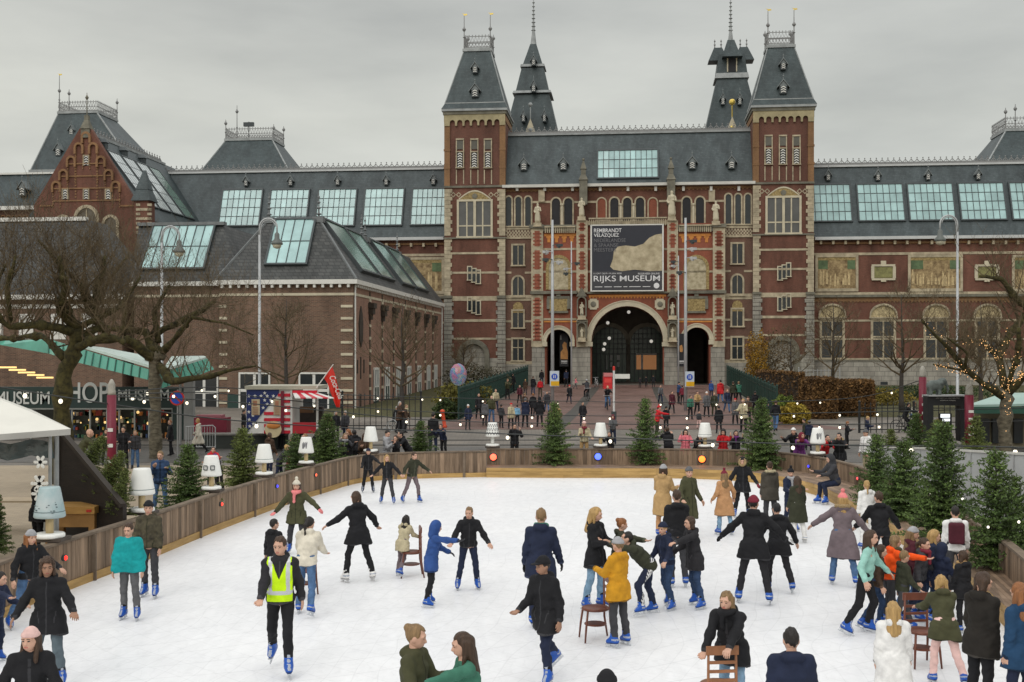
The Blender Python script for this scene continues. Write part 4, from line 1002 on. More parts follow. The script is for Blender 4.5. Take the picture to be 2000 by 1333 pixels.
    a = K(.1); mb.box(a[0]-.04, a[1]+.04, a[2]-.04, a[3]+.04, a[4]-.05, a[4]+.05)
    a = K(1); mb.box(a[0]-.12, a[1]+.12, a[2]-.12, a[3]+.12, a[4], a[4]+.3); mb.box(a[0], a[1], a[2], a[3], a[4]+.3, a[4]+.42)
    B(mb, 'roof_edging', lead, rf)
    railing(a[0]+.05, a[1]-.05, a[2]+.05, a[3]-.05, a[4]+.42, 1.25, rf)
    for su, sv_, h, vn in ((0,2,3.6,True),(1,2,3.6,True),(0,3,2.2,False),(1,3,2.2,False)): finial(a[su]+(.05 if su == 0 else -.05), a[sv_], a[4]+.4, h, rf, vn)
    for t, w, h in ((.26, 18, 26), (.6, 13, 21)):
        k = K(t); z_ = k[4]; px = c
        u_ = uc; dvv = k[2]-.25; yy = HY - (z_-CZ)*FPX/(OY*1.0)
        dm = dormer(px, y(190) if t < .5 else y(143), w, h, dvv - .15, rf, 1.5)
    return o
tower(868, 987, 1, 0); tower(1470.5, 1589.5, -1, -7)

# ---- spires behind the central roof
def tier(mb, c, py0, w0, py1, w1, v):
    (uu, z0), (_, z1) = UV(c, py0, v), UV(c, py1, v); s = 18.2*121/(121+v)
    a, b = w0/2/s, w1/2/s; mb.frust((uu-a, uu+a, v-a, v+a, z0), (uu-b, uu+b, v-b, v+b, z1)); return uu, z0, z1, a, b
def spire(c, dy, kind):
    v = 24.0; sp = MB(); ld = MB(); s = 18.2*121/(121+v)
    y = lambda k: k + dy
    def T(*a, m=sp): return tier(m, c, *a, v)
    if kind == 0:
        T(y(300), 116, y(192), 66); T(y(190), 76, y(185), 72, m=ld); T(y(185), 64, y(138), 43); T(y(136), 48, y(131), 46, m=ld); T(y(130), 38, y(88), 12)
        ds = ((1022,238,10,26),(1063,238,10,26),(1042,180,12,26),(1042,128,12,22))
    else:
        T(y(300), 118, y(160), 56); T(y(160), 64, y(150), 60, m=ld); T(y(150), 58, y(112), 48); T(y(116), 36, y(80), 13)
        ds = ((1412,205,11,26),(1445,205,11,26))
    b = B(sp, 'spire', slate)
    uu, zz = UV(c, y(88), v)
    k = zz; top = Z(c, -6, v)
    ld.lathe([(6/s, 0), (3.2/s, (top-zz)*.25), (1.6/s, (top-zz)*.5), (.5/s, top-zz)], (uu, v, zz), 8)
    for t in np.linspace(.3, .96, 9): ld.lathe([(.1,-.12),(.34*(1.15-t*.7),0),(.1,.12)], (uu, v, zz + (top-zz)*t), 7)
    B(ld, 'spire_leadwork', lead, b)
    for px, py, w, h in ds: 
        (u_, z_) = UV(px, y(py), v); t = 0
        hw = abs(0); dm = dormer(px, y(py), w, h, v - 4.3 if kind == 0 and py > 200 else v - (3.2 if py > 150 else 2.2), b, 1.6)
    if kind == 1:                                                  # open lantern with four gabled hoods
        for sx, sy in ((0,-1),(1,0),(-1,0)):
            mb = MB(); u_, z_ = UV(c, y(148), v); z2 = Z(c, y(122), v); cu, cv = u_+sx*1.6, v+sy*1.9
            for q in (-.62, .5): mb.box(cu+(q if sy else -.1), cu+(q+.14 if sy else .1), cv-(.1 if sy else -q), cv+(.1 if sy else q+.14), z_, z2) if sy else mb.box(cu-.1, cu+.1, cv+q, cv+q+.14, z_, z2)
            fr = B(mb, 'lantern_post', stone_lt, b)
            mb = MB(); z3 = Z(c, y(94), v); mb.frust((cu-1.25, cu+1.25, cv-1.1, cv+1.1, z2), (cu-.5*(1 if sx else .1), cu+.5*(1 if sx else .1), cv-.3, cv+.3+(1.2 if sy else 0), z3)); B(mb, 'lantern_hood', slate, b)
            if sx:
                for q in (-.4, .4): finial(cu+q, cv, z3, 1.1, b, br=.12)
            mb = MB(); mb.box(cu-.48 if sy else cu-.05, cu+.48 if sy else cu+.05, cv-.05 if sy else cv-.4, cv+.05 if sy else cv+.4, z_, z2); B(mb, 'lantern_opening', dark, b)
spire(1042, 0, 0); spire(1427, 0, 1)
for px, py, vv, nm in ((1036, 250, 6, 0), (1430, 246, 6, 1)):       # gilded gables rising over the ridge
    u_, z_ = UV(px, py+8, vv); mb = MB(); mb.prism([(u_-.75, z_-.5), (u_+.75, z_-.5), (u_, z_+1.5)], vv-.1, vv+.2); o = B(mb, 'ridge_gable', stone_lt)
    mb = MB(); mb.ball((u_, vv-.15, z_+.2), .25, 8); mb.ball((u_, vv, z_ + 3.1), .36 if nm else .25, 10); mb.tube([(u_, vv, z_+1.4), (u_, vv, z_+3)], .06, 5); mb.build('gilt_ball', gilt if nm else lead, o)

# ---- the long wings
VW = 3.0
def wing(pxa, pxb, lights, dorm, pyr, pye, ref):
    ze = Z(ref, pye, VW); zr = Z(ref, pyr, VW+2.6); ua, ub = U(pxa, VW), U(pxb, VW)
    mb = MB(); mb.prism([(VW-.2, ze), (VW+2.7, zr), (VW+9, zr), (VW+11, ze)], ua, ub, 'x'); rf = B(mb, 'wing_roof', slate_w)
    vf = lambda z: VW - .2 + 2.9*(z-ze)/(zr-ze)
    mb = MB(); mb.box(ua, ub, VW+2.5, VW+3, zr, zr+.2); mb.box(ua, ub, VW-.75, VW+.1, ze-.18, ze+.14); B(mb, 'gutter_trim', mat('zinc_white', (.5,.51,.5), .5, .1, 1), rf)
    cresting([(ua, VW+2.8, zr+.3), (ub, VW+2.8, zr+.3)], rf)
    for px0, px1, y0, y1 in lights:
        vm = VW+1; u0, u1 = U(px0, vm, (y0+y1)/2), U(px1, vm, (y0+y1)/2); skylight(u0, u1, Z((px0+px1)/2, y1, VW+.6), Z((px0+px1)/2, y0, VW+1.9), vf, 7, 4, rf)
    for px, py in dorm: dormer(px, py, 11, 20, vf(Z(px, py, VW+2.1))-.3, rf, 1.2)
    mb = MB(); zb_ = Z(ref, 775, VW); mb.box(ua, ub, VW, VW+.5, ZG, ze-.15); w = B(mb, 'wing_wall', brick)
    return w, ze, ua, ub
wl, zel, _, _ = wing(300, 868, [(432,508,373,442),(527,600,373,442),(620,693,372,442),(712,786,371,441),(805,872,371,440)], [(480,364),(567,363),(659,362),(754,362),(846,361)], 335, 469, 640)
wr_, zer, _, _ = wing(1590, 2300, [(1580,1661,363,433),(1677,1764,362,432),(1776,1862,361,431),(1876,1962,360,430),(1976,2060,359,429),(2080,2160,358,428)], [(1618,353),(1715,353),(1813,352),(1911,351),(2010,350)], 324, 465, 1790)
def wing_dress(w, x0, x1, panels, carts, wins, dy):
    y = lambda k: k+dy
    mb = MB()
    for a, h in ((492,5),(570,5),(624,4),(661,3),(700,4)): fb(mb, x0, x1, y(a), y(a+h), VW, .07)
    for a in range(int(x0)+10, int(x1), 24): fb(mb, a, a+4.5, y(471), y(478), VW, .45)
    for a, b in panels:
        for q in ((a, b, 498, 503), (a, b, 564, 570), (a, a+5, 503, 564), (b-5, b, 503, 564)): fb(mb, q[0], q[1], y(q[2]), y(q[3]), VW, .16)
    B(mb, 'stone_band', stone, w)
    mb = MB(); fb(mb, x0, x1, y(471), y(475), VW, .15); fb(mb, x0, x1, y(580), y(588), VW, .08)
    for a in range(int(x0), int(x1), 7): fb(mb, a, a+3.5, y(588), y(591), VW, .08)
    B(mb, 'ornament_frieze', brick_or, w)
    mb = MB(); fb(mb, x0, x1, y(575), y(580), VW, .35); fb(mb, x0, x1, y(703), y(706), VW, .3); B(mb, 'string_course', stone_dk, w)
    mb = MB(); fb(mb, x0, x1, y(706), y(735), VW, .25); fb(mb, x0, x1, y(735), y(790), VW, .4); B(mb, 'plinth', stone_gr, w)
    for a, b in panels:
        mb = MB(); fb(mb, a+5, b-5, y(503), y(564), VW, .08); pt = B(mb, 'tile_picture', mat('tile_picture', (.22,.13,.055), .7, .5, 2.6, .5, 9, col2=(.46,.34,.17)), w)
        q = MB(); fb(q, a+5, b-5, y(503), y(509), VW, .1); q.build('picture_border', gold, pt)
        q = MB(); fb(q, a+6, a+6+(b-a)*.22, y(509), y(526), VW, .1); fb(q, b-6-(b-a)*.18, b-6, y(509), y(526), VW, .1); q.build('green_tiles', mat('tile_green', (.10,.15,.07), .7, .4, 1.5), pt)
        q = MB(); k = 0
        while a+10+k*7 < b-12: hh = RD.uniform(0,18); x_ = a+9+k*7+RD.uniform(-2,2); fb(q, x_, x_+RD.uniform(2.5,5.5), y(530+hh), y(560-RD.uniform(0,6)), VW, .1); fb(q, x_+.8, x_+3, y(526+hh), y(530+hh), VW, .1); k += 1
        q.build('tile_figures', mat('tile_pale', (.50,.38,.2), .7, .35, 3), pt)
    for c in carts:
        mb = MB(); fb(mb, c-18, c+18, y(522), y(543), VW, .12); o = B(mb, 'cartouche', mat('cartouche_green', (.20,.19,.07), .6, .4, 3), w)
        q = MB()
        for f in ((-23,23,517,521),(-23,23,544,548),(-24,-18,521,544),(18,24,521,544),(-5,5,510,517),(-5,5,548,551)): fb(q, c+f[0], c+f[1], y(f[2]), y(f[3]), VW, .2)
        q.build('scroll_frame', stone_lt, o)
    for c in wins:
        window(c-20, c+20, y(626), y(699), VW, w, 2, (.56,), stone, 4.5, mull=.16)
        u0, u1, z0, z1 = rc(c-25, c+25, y(597), y(620), VW); mb = MB(); r = (u1-u0)/2; cu = (u0+u1)/2
        pts = [(cu - r*math.cos(math.pi*k/12), z0 + (z1-z0)*math.sin(math.pi*k/12)) for k in range(13)]; mb.prism(pts, VW-.1, VW); lu = B(mb, 'lunette', mat('lunette_relief', (.42,.34,.19), .7, .4, 3.2, .9, 7), w)
        q = MB(); q.strip([(x + (x-cu)*.09, z+.2*(1 if z > z0+.1 else 0)) for x, z in pts], pts, VW-.3, VW); q.box(u0-.15, u1+.15, VW-.3, VW, z0-.14, z0); q.build('lunette_rim', stone, lu)
        mb = MB(); fb(mb, c-7, c+7, y(746), y(766), VW, .45); B(mb, 'basement_window', glass_dk, w)
wing_dress(wr_, 1590, 2200, [(1592,1676),(1773,1880),(1976,2080)], [1725, 1927, 2130], [1625, 1725, 1828, 1928, 2030], 0)
wing_dress(wl, 600, 868, [(770, 868)], [], [830], 5)

# ---- mansard pavilions and the gabled wing at the left, pavilion roof at the right
def mansard(pxl, pxr, pye, tl, tr, pyt, v, rail, fins, dorms=()):
    s = 18.2*121/(121+v); D = (pxr-pxl)/s
    u0, z0 = UV(pxl, pye, v); u1 = U(pxr, v, pye); z1 = Z((tl+tr)/2, pyt, v+2)
    a0, a1 = U(tl, v+D*.28, pyt), U(tr, v+D*.28, pyt); z1 = Z((tl+tr)/2, pyt, v+D*.28)
    mb = MB(); mb.frust((u0, u1, v, v+D, z0-6), (u0, u1, v, v+D, z0)); mb.frust((u0-.25,u1+.25,v-.25,v+D+.25,z0), (a0, a1, v+D*.28, v+D*.75, z1)); rf = B(mb, 'mansard_roof', slate)
    mb = MB(); mb.box(a0-.12, a1+.12, v+D*.28-.12, v+D*.75+.12, z1, z1+.3); mb.box(u0-.45, u1+.45, v-.45, v+D+.45, z0-.35, z0)
    for uu, ut in ((u0-.25, a0), (u1+.25, a1)): mb.beam((uu, v-.25, z0), (ut, v+D*.28, z1), .14, .14)
    B(mb, 'roof_edging', lead, rf)
    railing(a0, a1, v+D*.28, v+D*.75, z1+.3, rail, rf)
    for (px, h, vn) in fins:
        t = (px-tl)/(tr-tl); finial(a0+(a1-a0)*min(1, max(0, t)), v+D*(.28 if t < .6 else .75), z1+.3, h, rf, vn)
    for px, py, w, h, dv in dorms: dormer(px, py, w, h, v+dv, rf, 1.5)
    return rf
mansard(66, 262, 333, 114, 190, 222, 12, 1.15, [(116, 4.6, True), (135, 2.8, False), (190, 2.8, False)], [(113, 305, 17, 28, .5), (139, 264, 14, 22, 2.0)])
mansard(398, 560, 335, 440, 532, 275, 14, 1.2, [(441, 2.4, False), (463, 4.2, False), (512, 2.7, False), (532, 2.4, False)])
mansard(1930, 2110, 322, 1964, 2060, 256, 10, 1.2, [(1964, 2.4, False), (1983, 2.8, False)])
mb = MB(); u_, z_ = UV(486, 272, 17); mb.tube([(u_, 17, z_), (u_, 17, z_+2.2)], .06, 5); mb.box(u_-.65, u_+.65, 16.8, 17.2, z_+1.6, z_+2.1); B(mb, 'roof_sensor', frame_dk)
# gabled wing
VG = -13.0
uL, uR = U(66, VG), U(264, VG); ug, zg = UV(166, 255, VG); zsh = Z(166, 400, VG); HWg = max(ug-uL, uR-ug); uL, uR = ug-HWg, ug+HWg
mb = MB(); mb.prism([(uL, ZG), (uR, ZG), (uR, zsh), (ug+.5, zg+.3), (ug-.5, zg+.3), (uL, zsh)], VG, VG+.6); gable = B(mb, 'gable_wall', brick)
mb = MB()
fs_ = lambda *a, **k: fb(mb, *a, VG, **k)
for k, (dx, y0) in enumerate(((0, 262), (14, 283), (29, 309), (44, 335), (58, 358))):
    for sx in ((-1, 1) if dx else (1,)):
        c = 169 + sx*dx; u0, u1, z0, z1 = rc(c-5.5, c+5.5, y0, y0+22, VG); archring(mb, u0, u1, z0+.2, z1, .22, VG-.22, VG)
        for j in range(8): fb(mb, c-8, c-6, y0+10+j*5, y0+13+j*5, VG, .08); fb(mb, c+6, c+8, y0+10+j*5, y0+13+j*5, VG, .08)
for yy, a, b in ((319,132,206),(343,118,220),(367,104,234),(391,104,236)): fb(mb, a, b, yy, yy+2.5, VG, .1)
for x in (148, 190):
    for j in range(16): fb(mb, x-1.5, x+1.5, 300+j*5.6, 303+j*5.6, VG, .06)
fb(mb, 78, 104, 401, 404, VG, .1); fb(mb, 236, 262, 401, 404, VG, .1)
B(mb, 'gable_trim', brick_or, gable)
mb = MB()
for px, y0 in ((169, 305), (169, 371), (128, 371), (212, 371)):
    w = window(px-4.5, px+4.5, y0, y0+19, VG, gable, 1, (0,), stone, 1.5, glass=dark, sill=False); a, b, z0, z1 = rc(px-3.5, px+3.5, y0, y0+19, VG); q = MB(); chevrons(q, a, b, z0, z1, VG-.05, 4); q.build('shutter', white_p, w)
window(151, 188, 407, 470, VG, gable, 2, (.4,), stone, 6, True, glass=mat('brown_glass', (.10,.085,.06), .4, .3, 1)); window(205, 228, 425, 470, VG, gable, 1, (0,), stone, 5, True, glass=MATS['brown_glass']); window(112, 135, 425, 470, VG, gable, 1, (0,), stone, 5, True, glass=MATS['brown_glass'])
mb = MB(); u_, z_ = UV(168, 258, VG); mb.box(u_-.45, u_+.45, VG-.2, VG+.6, z_-.6, z_+.3); mb.frust((u_-.5,u_+.5,VG-.3,VG+.7,z_+.3),(u_-.2,u_+.2,VG,VG+.4,z_+1.2)); mb.box(u_-.2,u_+.2,VG,VG+.4,z_+1.2,z_+1.7)
mb.tube([(u_, VG+.2, z_+1.7), (u_, VG+.2, z_+4)], [.07,.03], 5); mb.lathe([(.02,-.3),(.2,0),(.02,.3)], (u_, VG+.2, z_+3.5), 6); B(mb, 'gable_pinnacle', stone_dk, gable)
rz0 = Z(166, 258, VG); v1 = VW + 1.5; ez = Z(262, 430, VG)
mb = MB(); sl = (uR+.2 - ug)/(rz0 - ez); xe = ug + HWg*1.02
mb.prism([(ug, rz0), (ug+HWg*1.25, ez), (ug-HWg*1.25, ez)], VG+.6, v1+5, 'y'); grf = B(mb, 'gable_roof', slate)
mb = MB(); mb.box(ug-.15, ug+.15, VG+.6, v1+2, rz0-.1, rz0+.16); B(mb, 'ridge_trim', lead, grf)
cresting([(ug, VG+1, rz0+.2), (ug, v1+1, rz0+.2)], grf, .7, .5)
# skylights on the right-hand slope of the gabled wing
ux = lambda z: ug + HWg*1.25*(rz0-z)/(rz0-ez)
for k in range(4):
    va, vb = VG+2.2+k*3.3, VG+4.9+k*3.3; zA, zB = rz0-1.6, ez+1.8
    n_ = Vector((1, 0, HWg*1.25/(rz0-ez))).normalized()
    mb = MB(); g = MB()
    def slb(m_, v0, v1_, z0, z1, o0, o1): m_.add([(ux(z)+n_.x*o, v_, z+n_.z*o) for o in (o0, o1) for (v_, z) in ((v0,z0),(v1_,z0),(v1_,z1),(v0,z1))], [(0,3,2,1),(4,5,6,7),(0,1,5,4),(1,2,6,5),(2,3,7,6),(3,0,4,7)])
    slb(mb, va-.14, va, zB-.1, zA+.1, -.1, .2); slb(mb, vb, vb+.14, zB-.1, zA+.1, -.1, .2); slb(mb, va, vb, zB-.14, zB, -.1, .2); slb(mb, va, vb, zA, zA+.14, -.1, .2)
    for j in range(1, 4): slb(mb, va+(vb-va)*j/4-.03, va+(vb-va)*j/4+.03, zB, zA, 0, .16)
    for j in range(1, 5): z = zB+(zA-zB)*j/5; slb(mb, va, vb, z-.04, z+.04, 0, .155)
    o = B(mb, 'skylight', frame_dk, grf); slb(g, va, vb, zB, zA, .02, .15); g.build('pane', glass_grn if k == 3 else mat('grey_skylight', (.50,.55,.54), .1, .12, .5, spec=.7), o)
mb = MB()
for k in range(3):
    v_ = VG+2+k*4.6; z = rz0-1.1; mb.box(ux(z)-.6, ux(z)+.35, v_, v_+.6, z-.4, z+.4); mb.frust((ux(z)-.8,ux(z)+.5,v_-.15,v_+.75,z+.4),(ux(z)-.8,ux(z)+.2,v_+.28,v_+.32,z+.85))
B(mb, 'roof_vents', frame_dk, grf)
# corner turret of the gabled wing
ut, zt_ = UV(281, 455, VG); mb = MB(); mb.box(ut-.75, ut+.75, VG-.6, VG+.9, ZG, Z(281, 394, VG)); tu = B(mb, 'corner_turret', brick)
mb = MB()
for k in range(7): a = 398+k*9; fb(mb, 266, 296 if k % 2 else 274, a, a+5, VG-.6, .06); fb(mb, 288, 296, a, a+5, VG-.6, .06)
B(mb, 'stone_quoins', stone, tu)
mb = MB(); z0, z1, z2 = Z(281, 394, VG), Z(281, 371, VG), Z(281, 333, VG); mb.frust((ut-1,ut+1,VG-.85,VG+1.15,z0),(ut-.6,ut+.6,VG-.45,VG+.75,z1)); mb.frust((ut-.65,ut+.65,VG-.5,VG+.8,z1),(ut-.12,ut+.12,VG+.1,VG+.3,z2)); B(mb, 'turret_roof', slate, tu)
# low wing left of the gable
mb = MB(); z0, z1 = Z(40, 405, -8), Z(40, 340, -6); ua, ub = U(-300, -8), U(100, -8); mb.prism([(-8, z0), (-5.5, z1), (0, z1), (0, z0)], ua, ub, 'x'); lw = B(mb, 'low_wing_roof', slate)
mb = MB(); mb.box(ua, ub, -7.7, -7.3, ZG, z0-.1); B(mb, 'low_wing_wall', brick_dk, lw)
mb = MB(); mb.box(ua, ub, -8.3, -7.5, z0-.3, z0+.1); mb.box(ua, ub, -5.7, -5, z1, z1+.2); B(mb, 'gutter_trim', white_p, lw)
mb = MB()
for k in range(40): u_ = ub - .5 - k*.62; archring(mb, u_-.2, u_+.2, z0-2.2, z0-.9, .1, -7.9, -7.7)
B(mb, 'corbel_arcade', brick_or, lw)
dormer(43, 383, 17, 28, -7.6, lw, 1.5)
# ---------------------------------------------------------------- brick pavilion left of the passage
VP_ = -43.2
PV = thing('brick_pavilion', 'long brown brick pavilion with slate roof, glass roof panels and white corner blocks', 'building', (OX, OY, 0), -A6)
uc_, ze_ = UV(690, 549, VP_)
def vside(px, u):
    k = (px-1000)/FPX; return (k*(OY+u*UY) - OX - u*UX)/(NX - k*NY)
def zside(px, py, u):
    v = vside(px, u); return CZ + (HY-py)/FPX*(OY + u*UY + v*NY)
vb_ = vside(862, uc_); ul_ = U(428, VP_); ull = U(262, VP_+1.2)
mb = MB(); mb.box(ul_, uc_, VP_, VP_+.5, 0, ze_-.2); mb.box(ull, ul_, VP_+1.2, VP_+1.7, 0, ze_-.2); mb.box(ull, ull+.5, VP_+1.7, vb_-6, 0, ze_-.2); fw_ = mb.build('front_wall', brick_pv, PV)
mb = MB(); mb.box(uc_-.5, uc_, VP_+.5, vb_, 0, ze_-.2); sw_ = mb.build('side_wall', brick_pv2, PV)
mb = MB(); mb.box(ul_-.3, uc_+.35, VP_-.35, VP_+.1, ze_-.22, ze_+.1); mb.box(uc_-.1, uc_+.35, VP_+.1, vb_, ze_-.22, ze_+.1); mb.box(ull-.3, ul_-.3, VP_+.85, VP_+1.3, ze_-.22, ze_+.1)
for k in range(16): x = ul_+.3+k*(uc_-ul_-.6)/15; mb.box(x-.09, x+.09, VP_-.28, VP_, ze_-.46, ze_-.22)
for k in range(60): y_ = VP_+.5+k*.6; mb.box(uc_, uc_+.26, y_, y_+.16, ze_-.42, ze_-.22)
mb.build('eaves', white_p, PV)
mb = MB(); z1, z0 = Z(560, 573, VP_), Z(560, 578, VP_); mb.box(ul_, uc_+.03, VP_-.05, VP_, z0, z1); mb.box(uc_, uc_+.05, VP_, vb_, z0, z1); mb.box(ull, ul_, VP_+1.15, VP_+1.2, z0, z1)
for px in (431, 675):
    for k in range(9):
        yy = 596+k*23.5; a, b, c, d = rc(px-3 if px < 500 else px-9, px+13 if px < 500 else 689, yy, yy+5, VP_); mb.box(a, b, VP_-.06, VP_, c, d)
for px in (722, 746, 768, 791, 812, 830, 845):
    v_ = vside(px, uc_)
    for k in range(8): z = 1.6+k*.95; mb.box(uc_, uc_+.08, v_-.25, v_+.25, z, z+.22)
mb.build('stone_blocks', stone_lt, PV)
mb = MB()                                                          # corner piers, drainpipe slots and wall anchors
for px in (722, 746, 768, 791, 812, 830, 845):
    v_ = vside(px, uc_); mb.box(uc_, uc_+.05, v_-.13, v_+.13, .3, ze_-.5); mb.box(uc_, uc_+.45, v_-.5, v_+.5, ze_-1.75, ze_-1.35); mb.box(uc_, uc_+.35, v_-.4, v_+.4, ze_-2.2, ze_-1.75); mb.box(uc_, uc_+.2, v_-.3, v_+.3, ze_-2.6, ze_-2.2)
v_ = vside(704, uc_)
mb.prism([(v_-.45, ze_-4.2), (v_, ze_-4.7), (v_+.45, ze_-4.2), (v_+.6, ze_-3), (v_+.35, ze_-2.2), (v_, ze_-1.7), (v_-.35, ze_-2.2), (v_-.6, ze_-3)], uc_, uc_+.08, 'x')
for dv, a, b in ((-1, 5.6, 6.6), (0, 5.4, 7), (1, 5.6, 6.6), (0, 8.1, 9)): mb.box(uc_, uc_+.05, v_+dv-.12, v_+dv+.12, ze_-b, ze_-a)
mb.build('dark_brickwork', mat('dark_brick', (.05,.04,.03), .9, .3, 3), PV)
mb = MB(); v0 = vside(692, uc_); mb.tube([(uc_+.12, VP_+.2, ze_-.3), (uc_+.08, VP_+.25, ze_-.8), (uc_+.08, VP_+.25, .3)], .07, 6); v0 = vb_-.3; mb.tube([(uc_+.12, v0, ze_-.3), (uc_+.08, v0, .3)], .07, 6); mb.build('drainpipe', white_p, PV)
shut = mat('green_shutter', (.018,.045,.036), .5, .2, 2)
def pwin(px0, px1, y0, y1, v):
    w = window(px0, px1, y0, y1, v, PV, 2, (.62,), white_p, 2.2, mull=.2, pr=.1); return w
pwin(470, 525, 731, 815, VP_); pwin(587, 640, 731, 815, VP_); pwin(374, 424, 737, 815, VP_+1.2)
mb = MB()
for a, b in ((528,552),(561,584),(643,666),(445,467)): fb(mb, a, b, 771, 832, VP_, .07)
mb.build('shutter', shut, PV)
for k, px in enumerate((734, 755, 777, 798, 818, 836, 850)):        # side windows: white frames over green shutters
    v_ = vside(px, uc_); w = MB(); zt_ = 3.1; hw = .85
    for a, b in ((-hw, -hw+.16), (-.08, .08), (hw-.16, hw)): w.box(uc_, uc_+.1, v_+a, v_+b, .7, zt_)
    w.box(uc_, uc_+.1, v_-hw, v_+hw, zt_, zt_+.18); w.box(uc_, uc_+.1, v_-hw, v_+hw, 1.75, 1.85); o = w.build('window', white_p, PV)
    g = MB(); g.box(uc_, uc_+.05, v_-hw, v_+hw, 1.85, zt_); g.build('pane', mat('pale_blind', (.32,.33,.32), .3, .2, 1), o); g = MB(); g.box(uc_, uc_+.07, v_-hw+.16, v_+hw-.16, .5, 1.75); g.build('shutter', shut, o)
# roofs: the hipped front with its glazing, its run along the side, the lower left block
zr_ = Z(572, 428, VP_+2.8); ua, ub = U(525, VP_+2.8), U(622, VP_+2.8); run = 2.9
mb = MB(); mb.add([(ul_-.2,VP_-.3,ze_+.1),(uc_+.3,VP_-.3,ze_+.1),(uc_+.3,vb_,ze_+.1),(ul_-.2,vb_,ze_+.1),(ua,VP_+run,zr_),(ub,VP_+run,zr_),(ub,vb_,zr_),(ua,vb_,zr_)], [(0,3,2,1),(4,5,6,7),(0,1,5,4),(1,2,6,5),(2,3,7,6),(3,0,4,7)])
rf = mb.build('roof', slate_old, PV)
vf = lambda z: VP_-.3 + (run+.3)*(z-ze_-.1)/(zr_-ze_-.1)
skylight(U(524, VP_+.8), U(600, VP_+.8), Z(560, 517, VP_+.3), Z(570, 432, VP_+2.6), vf, 4, 2, rf)
sx_ = lambda z: uc_+.3 - (uc_+.3-ub)*(z-ze_-.1)/(zr_-ze_-.1); n_ = Vector((zr_-ze_, 0, uc_+.3-ub)).normalized()
def sl2(m_, v0, v1, z0, z1, o0, o1): m_.add([(sx_(z)+n_.x*o, v_, z+n_.z*o) for o in (o0, o1) for (v_, z) in ((v0,z0),(v1,z0),(v1,z1),(v0,z1))], [(0,3,2,1),(4,5,6,7),(0,1,5,4),(1,2,6,5),(2,3,7,6),(3,0,4,7)])
for va, vbb in ((VP_+3.4, VP_+9.2), (VP_+9.9, VP_+15), (VP_+18.5, VP_+24), (VP_+25, VP_+31)):
    m_ = MB(); zA, zB = ze_+1.0, zr_-.1
    sl2(m_, va-.16, va, zA-.15, zB+.1, -.1, .28); sl2(m_, vbb, vbb+.16, zA-.15, zB+.1, -.1, .28); sl2(m_, va, vbb, zA-.16, zA, -.1, .28); sl2(m_, va, vbb, zB, zB+.16, -.1, .28)
    o = m_.build('skylight', frame_dk, rf); g = MB(); sl2(g, va, vbb, zA, zB, .02, .2); g.build('pane', glass_grn, o)
mb = MB(); 
for a, b in (((uc_+.3,VP_-.3,ze_+.1),(ub,VP_+run,zr_)), ((ub,VP_+run,zr_),(ub,vb_,zr_)), ((ua,VP_+run,zr_),(ub,VP_+run,zr_)), ((ul_-.2,VP_-.3,ze_+.1),(ua,VP_+run,zr_))): mb.beam(a, b, .14, .14)
mb.build('ridge_trim', mat('dark_lead', (.16,.17,.17), .6, .2, 2), rf)
for x, v in ((ua, VP_+run), (ub, VP_+run), (ub, VP_+16.2), (ub, VP_+17.5), (ub, VP_+31)):
    m_ = MB(); m_.box(x-.4, x+.4, v-.3, v+.3, zr_-.3, zr_+.12); m_.tube([(x,v,zr_), (x,v,zr_+2)], [.09,.03], 6)
    for t in (.35,.8,1.2,1.6): m_.lathe([(.06,-.1),(.26-.1*t,0),(.06,.1)], (x,v,zr_+t), 8)
    m_.build('finial', mat('dark_lead', ()), rf)
za2 = Z(350, 440, VP_+3.8); ua2, ub2 = U(270, VP_+3.8), U(432, VP_+3.8)
mb = MB(); mb.add([(ull-.2,VP_+.9,ze_+.1),(ul_+1.5,VP_+.9,ze_+.1),(ul_+1.5,vb_-6,ze_+.1),(ull-.2,vb_-6,ze_+.1),(ua2,VP_+3.9,za2),(ub2,VP_+3.9,za2),(ub2,vb_-6,za2),(ua2,vb_-6,za2)], [(0,3,2,1),(4,5,6,7),(0,1,5,4),(1,2,6,5),(2,3,7,6),(3,0,4,7)]); rf2 = mb.build('roof', slate_old, PV)
vf2 = lambda z: VP_+.9 + 3*(z-ze_-.1)/(za2-ze_-.1)
skylight(U(283, VP_+2), U(402, VP_+2), Z(345, 526, VP_+1.5), Z(350, 444, VP_+3.7), vf2, 7, 2, rf2)
mb = MB(); mb.box(ua2, ub2+.3, VP_+3.6, VP_+4.2, za2-.05, za2+.2); mb.build('ridge_trim', MATS['dark_lead'], rf2)
# ---- older low house behind the left trees
OH = thing('slate_roofed_house', 'low brick house with slate roof and white eaves behind the bare trees', 'building', (OX, OY, 0), -A6)
v0 = -40.0; a, b = U(-220, v0), U(262, v0); z0, z1 = Z(100, 582, v0), Z(100, 425, v0)
mb = MB(); mb.box(a, b, v0-2, v0+6, 0, z0); mb.build('wall', brick_pv, OH)
mb = MB(); mb.add([(a,v0-2.3,z0),(b,v0-2.3,z0),(b,v0+7,z0),(a,v0+7,z0),(a,v0+1.6,z1),(U(150,v0),v0+1.6,z1),(U(150,v0),v0+5,z1),(a,v0+5,z1)], [(0,3,2,1),(4,5,6,7),(0,1,5,4),(1,2,6,5),(2,3,7,6),(3,0,4,7)]); r_ = mb.build('roof', slate_old, OH)
mb = MB(); mb.box(a, b+.3, v0-2.6, v0-2.1, z0-.25, z0+.1); mb.box(a, U(150,v0), v0+1.4, v0+1.9, z1-.1, z1+.2); mb.box(a, b, v0-2.08, v0-2, z0-.9, z0-.6); mb.build('eaves', white_p, OH)
mb = MB()
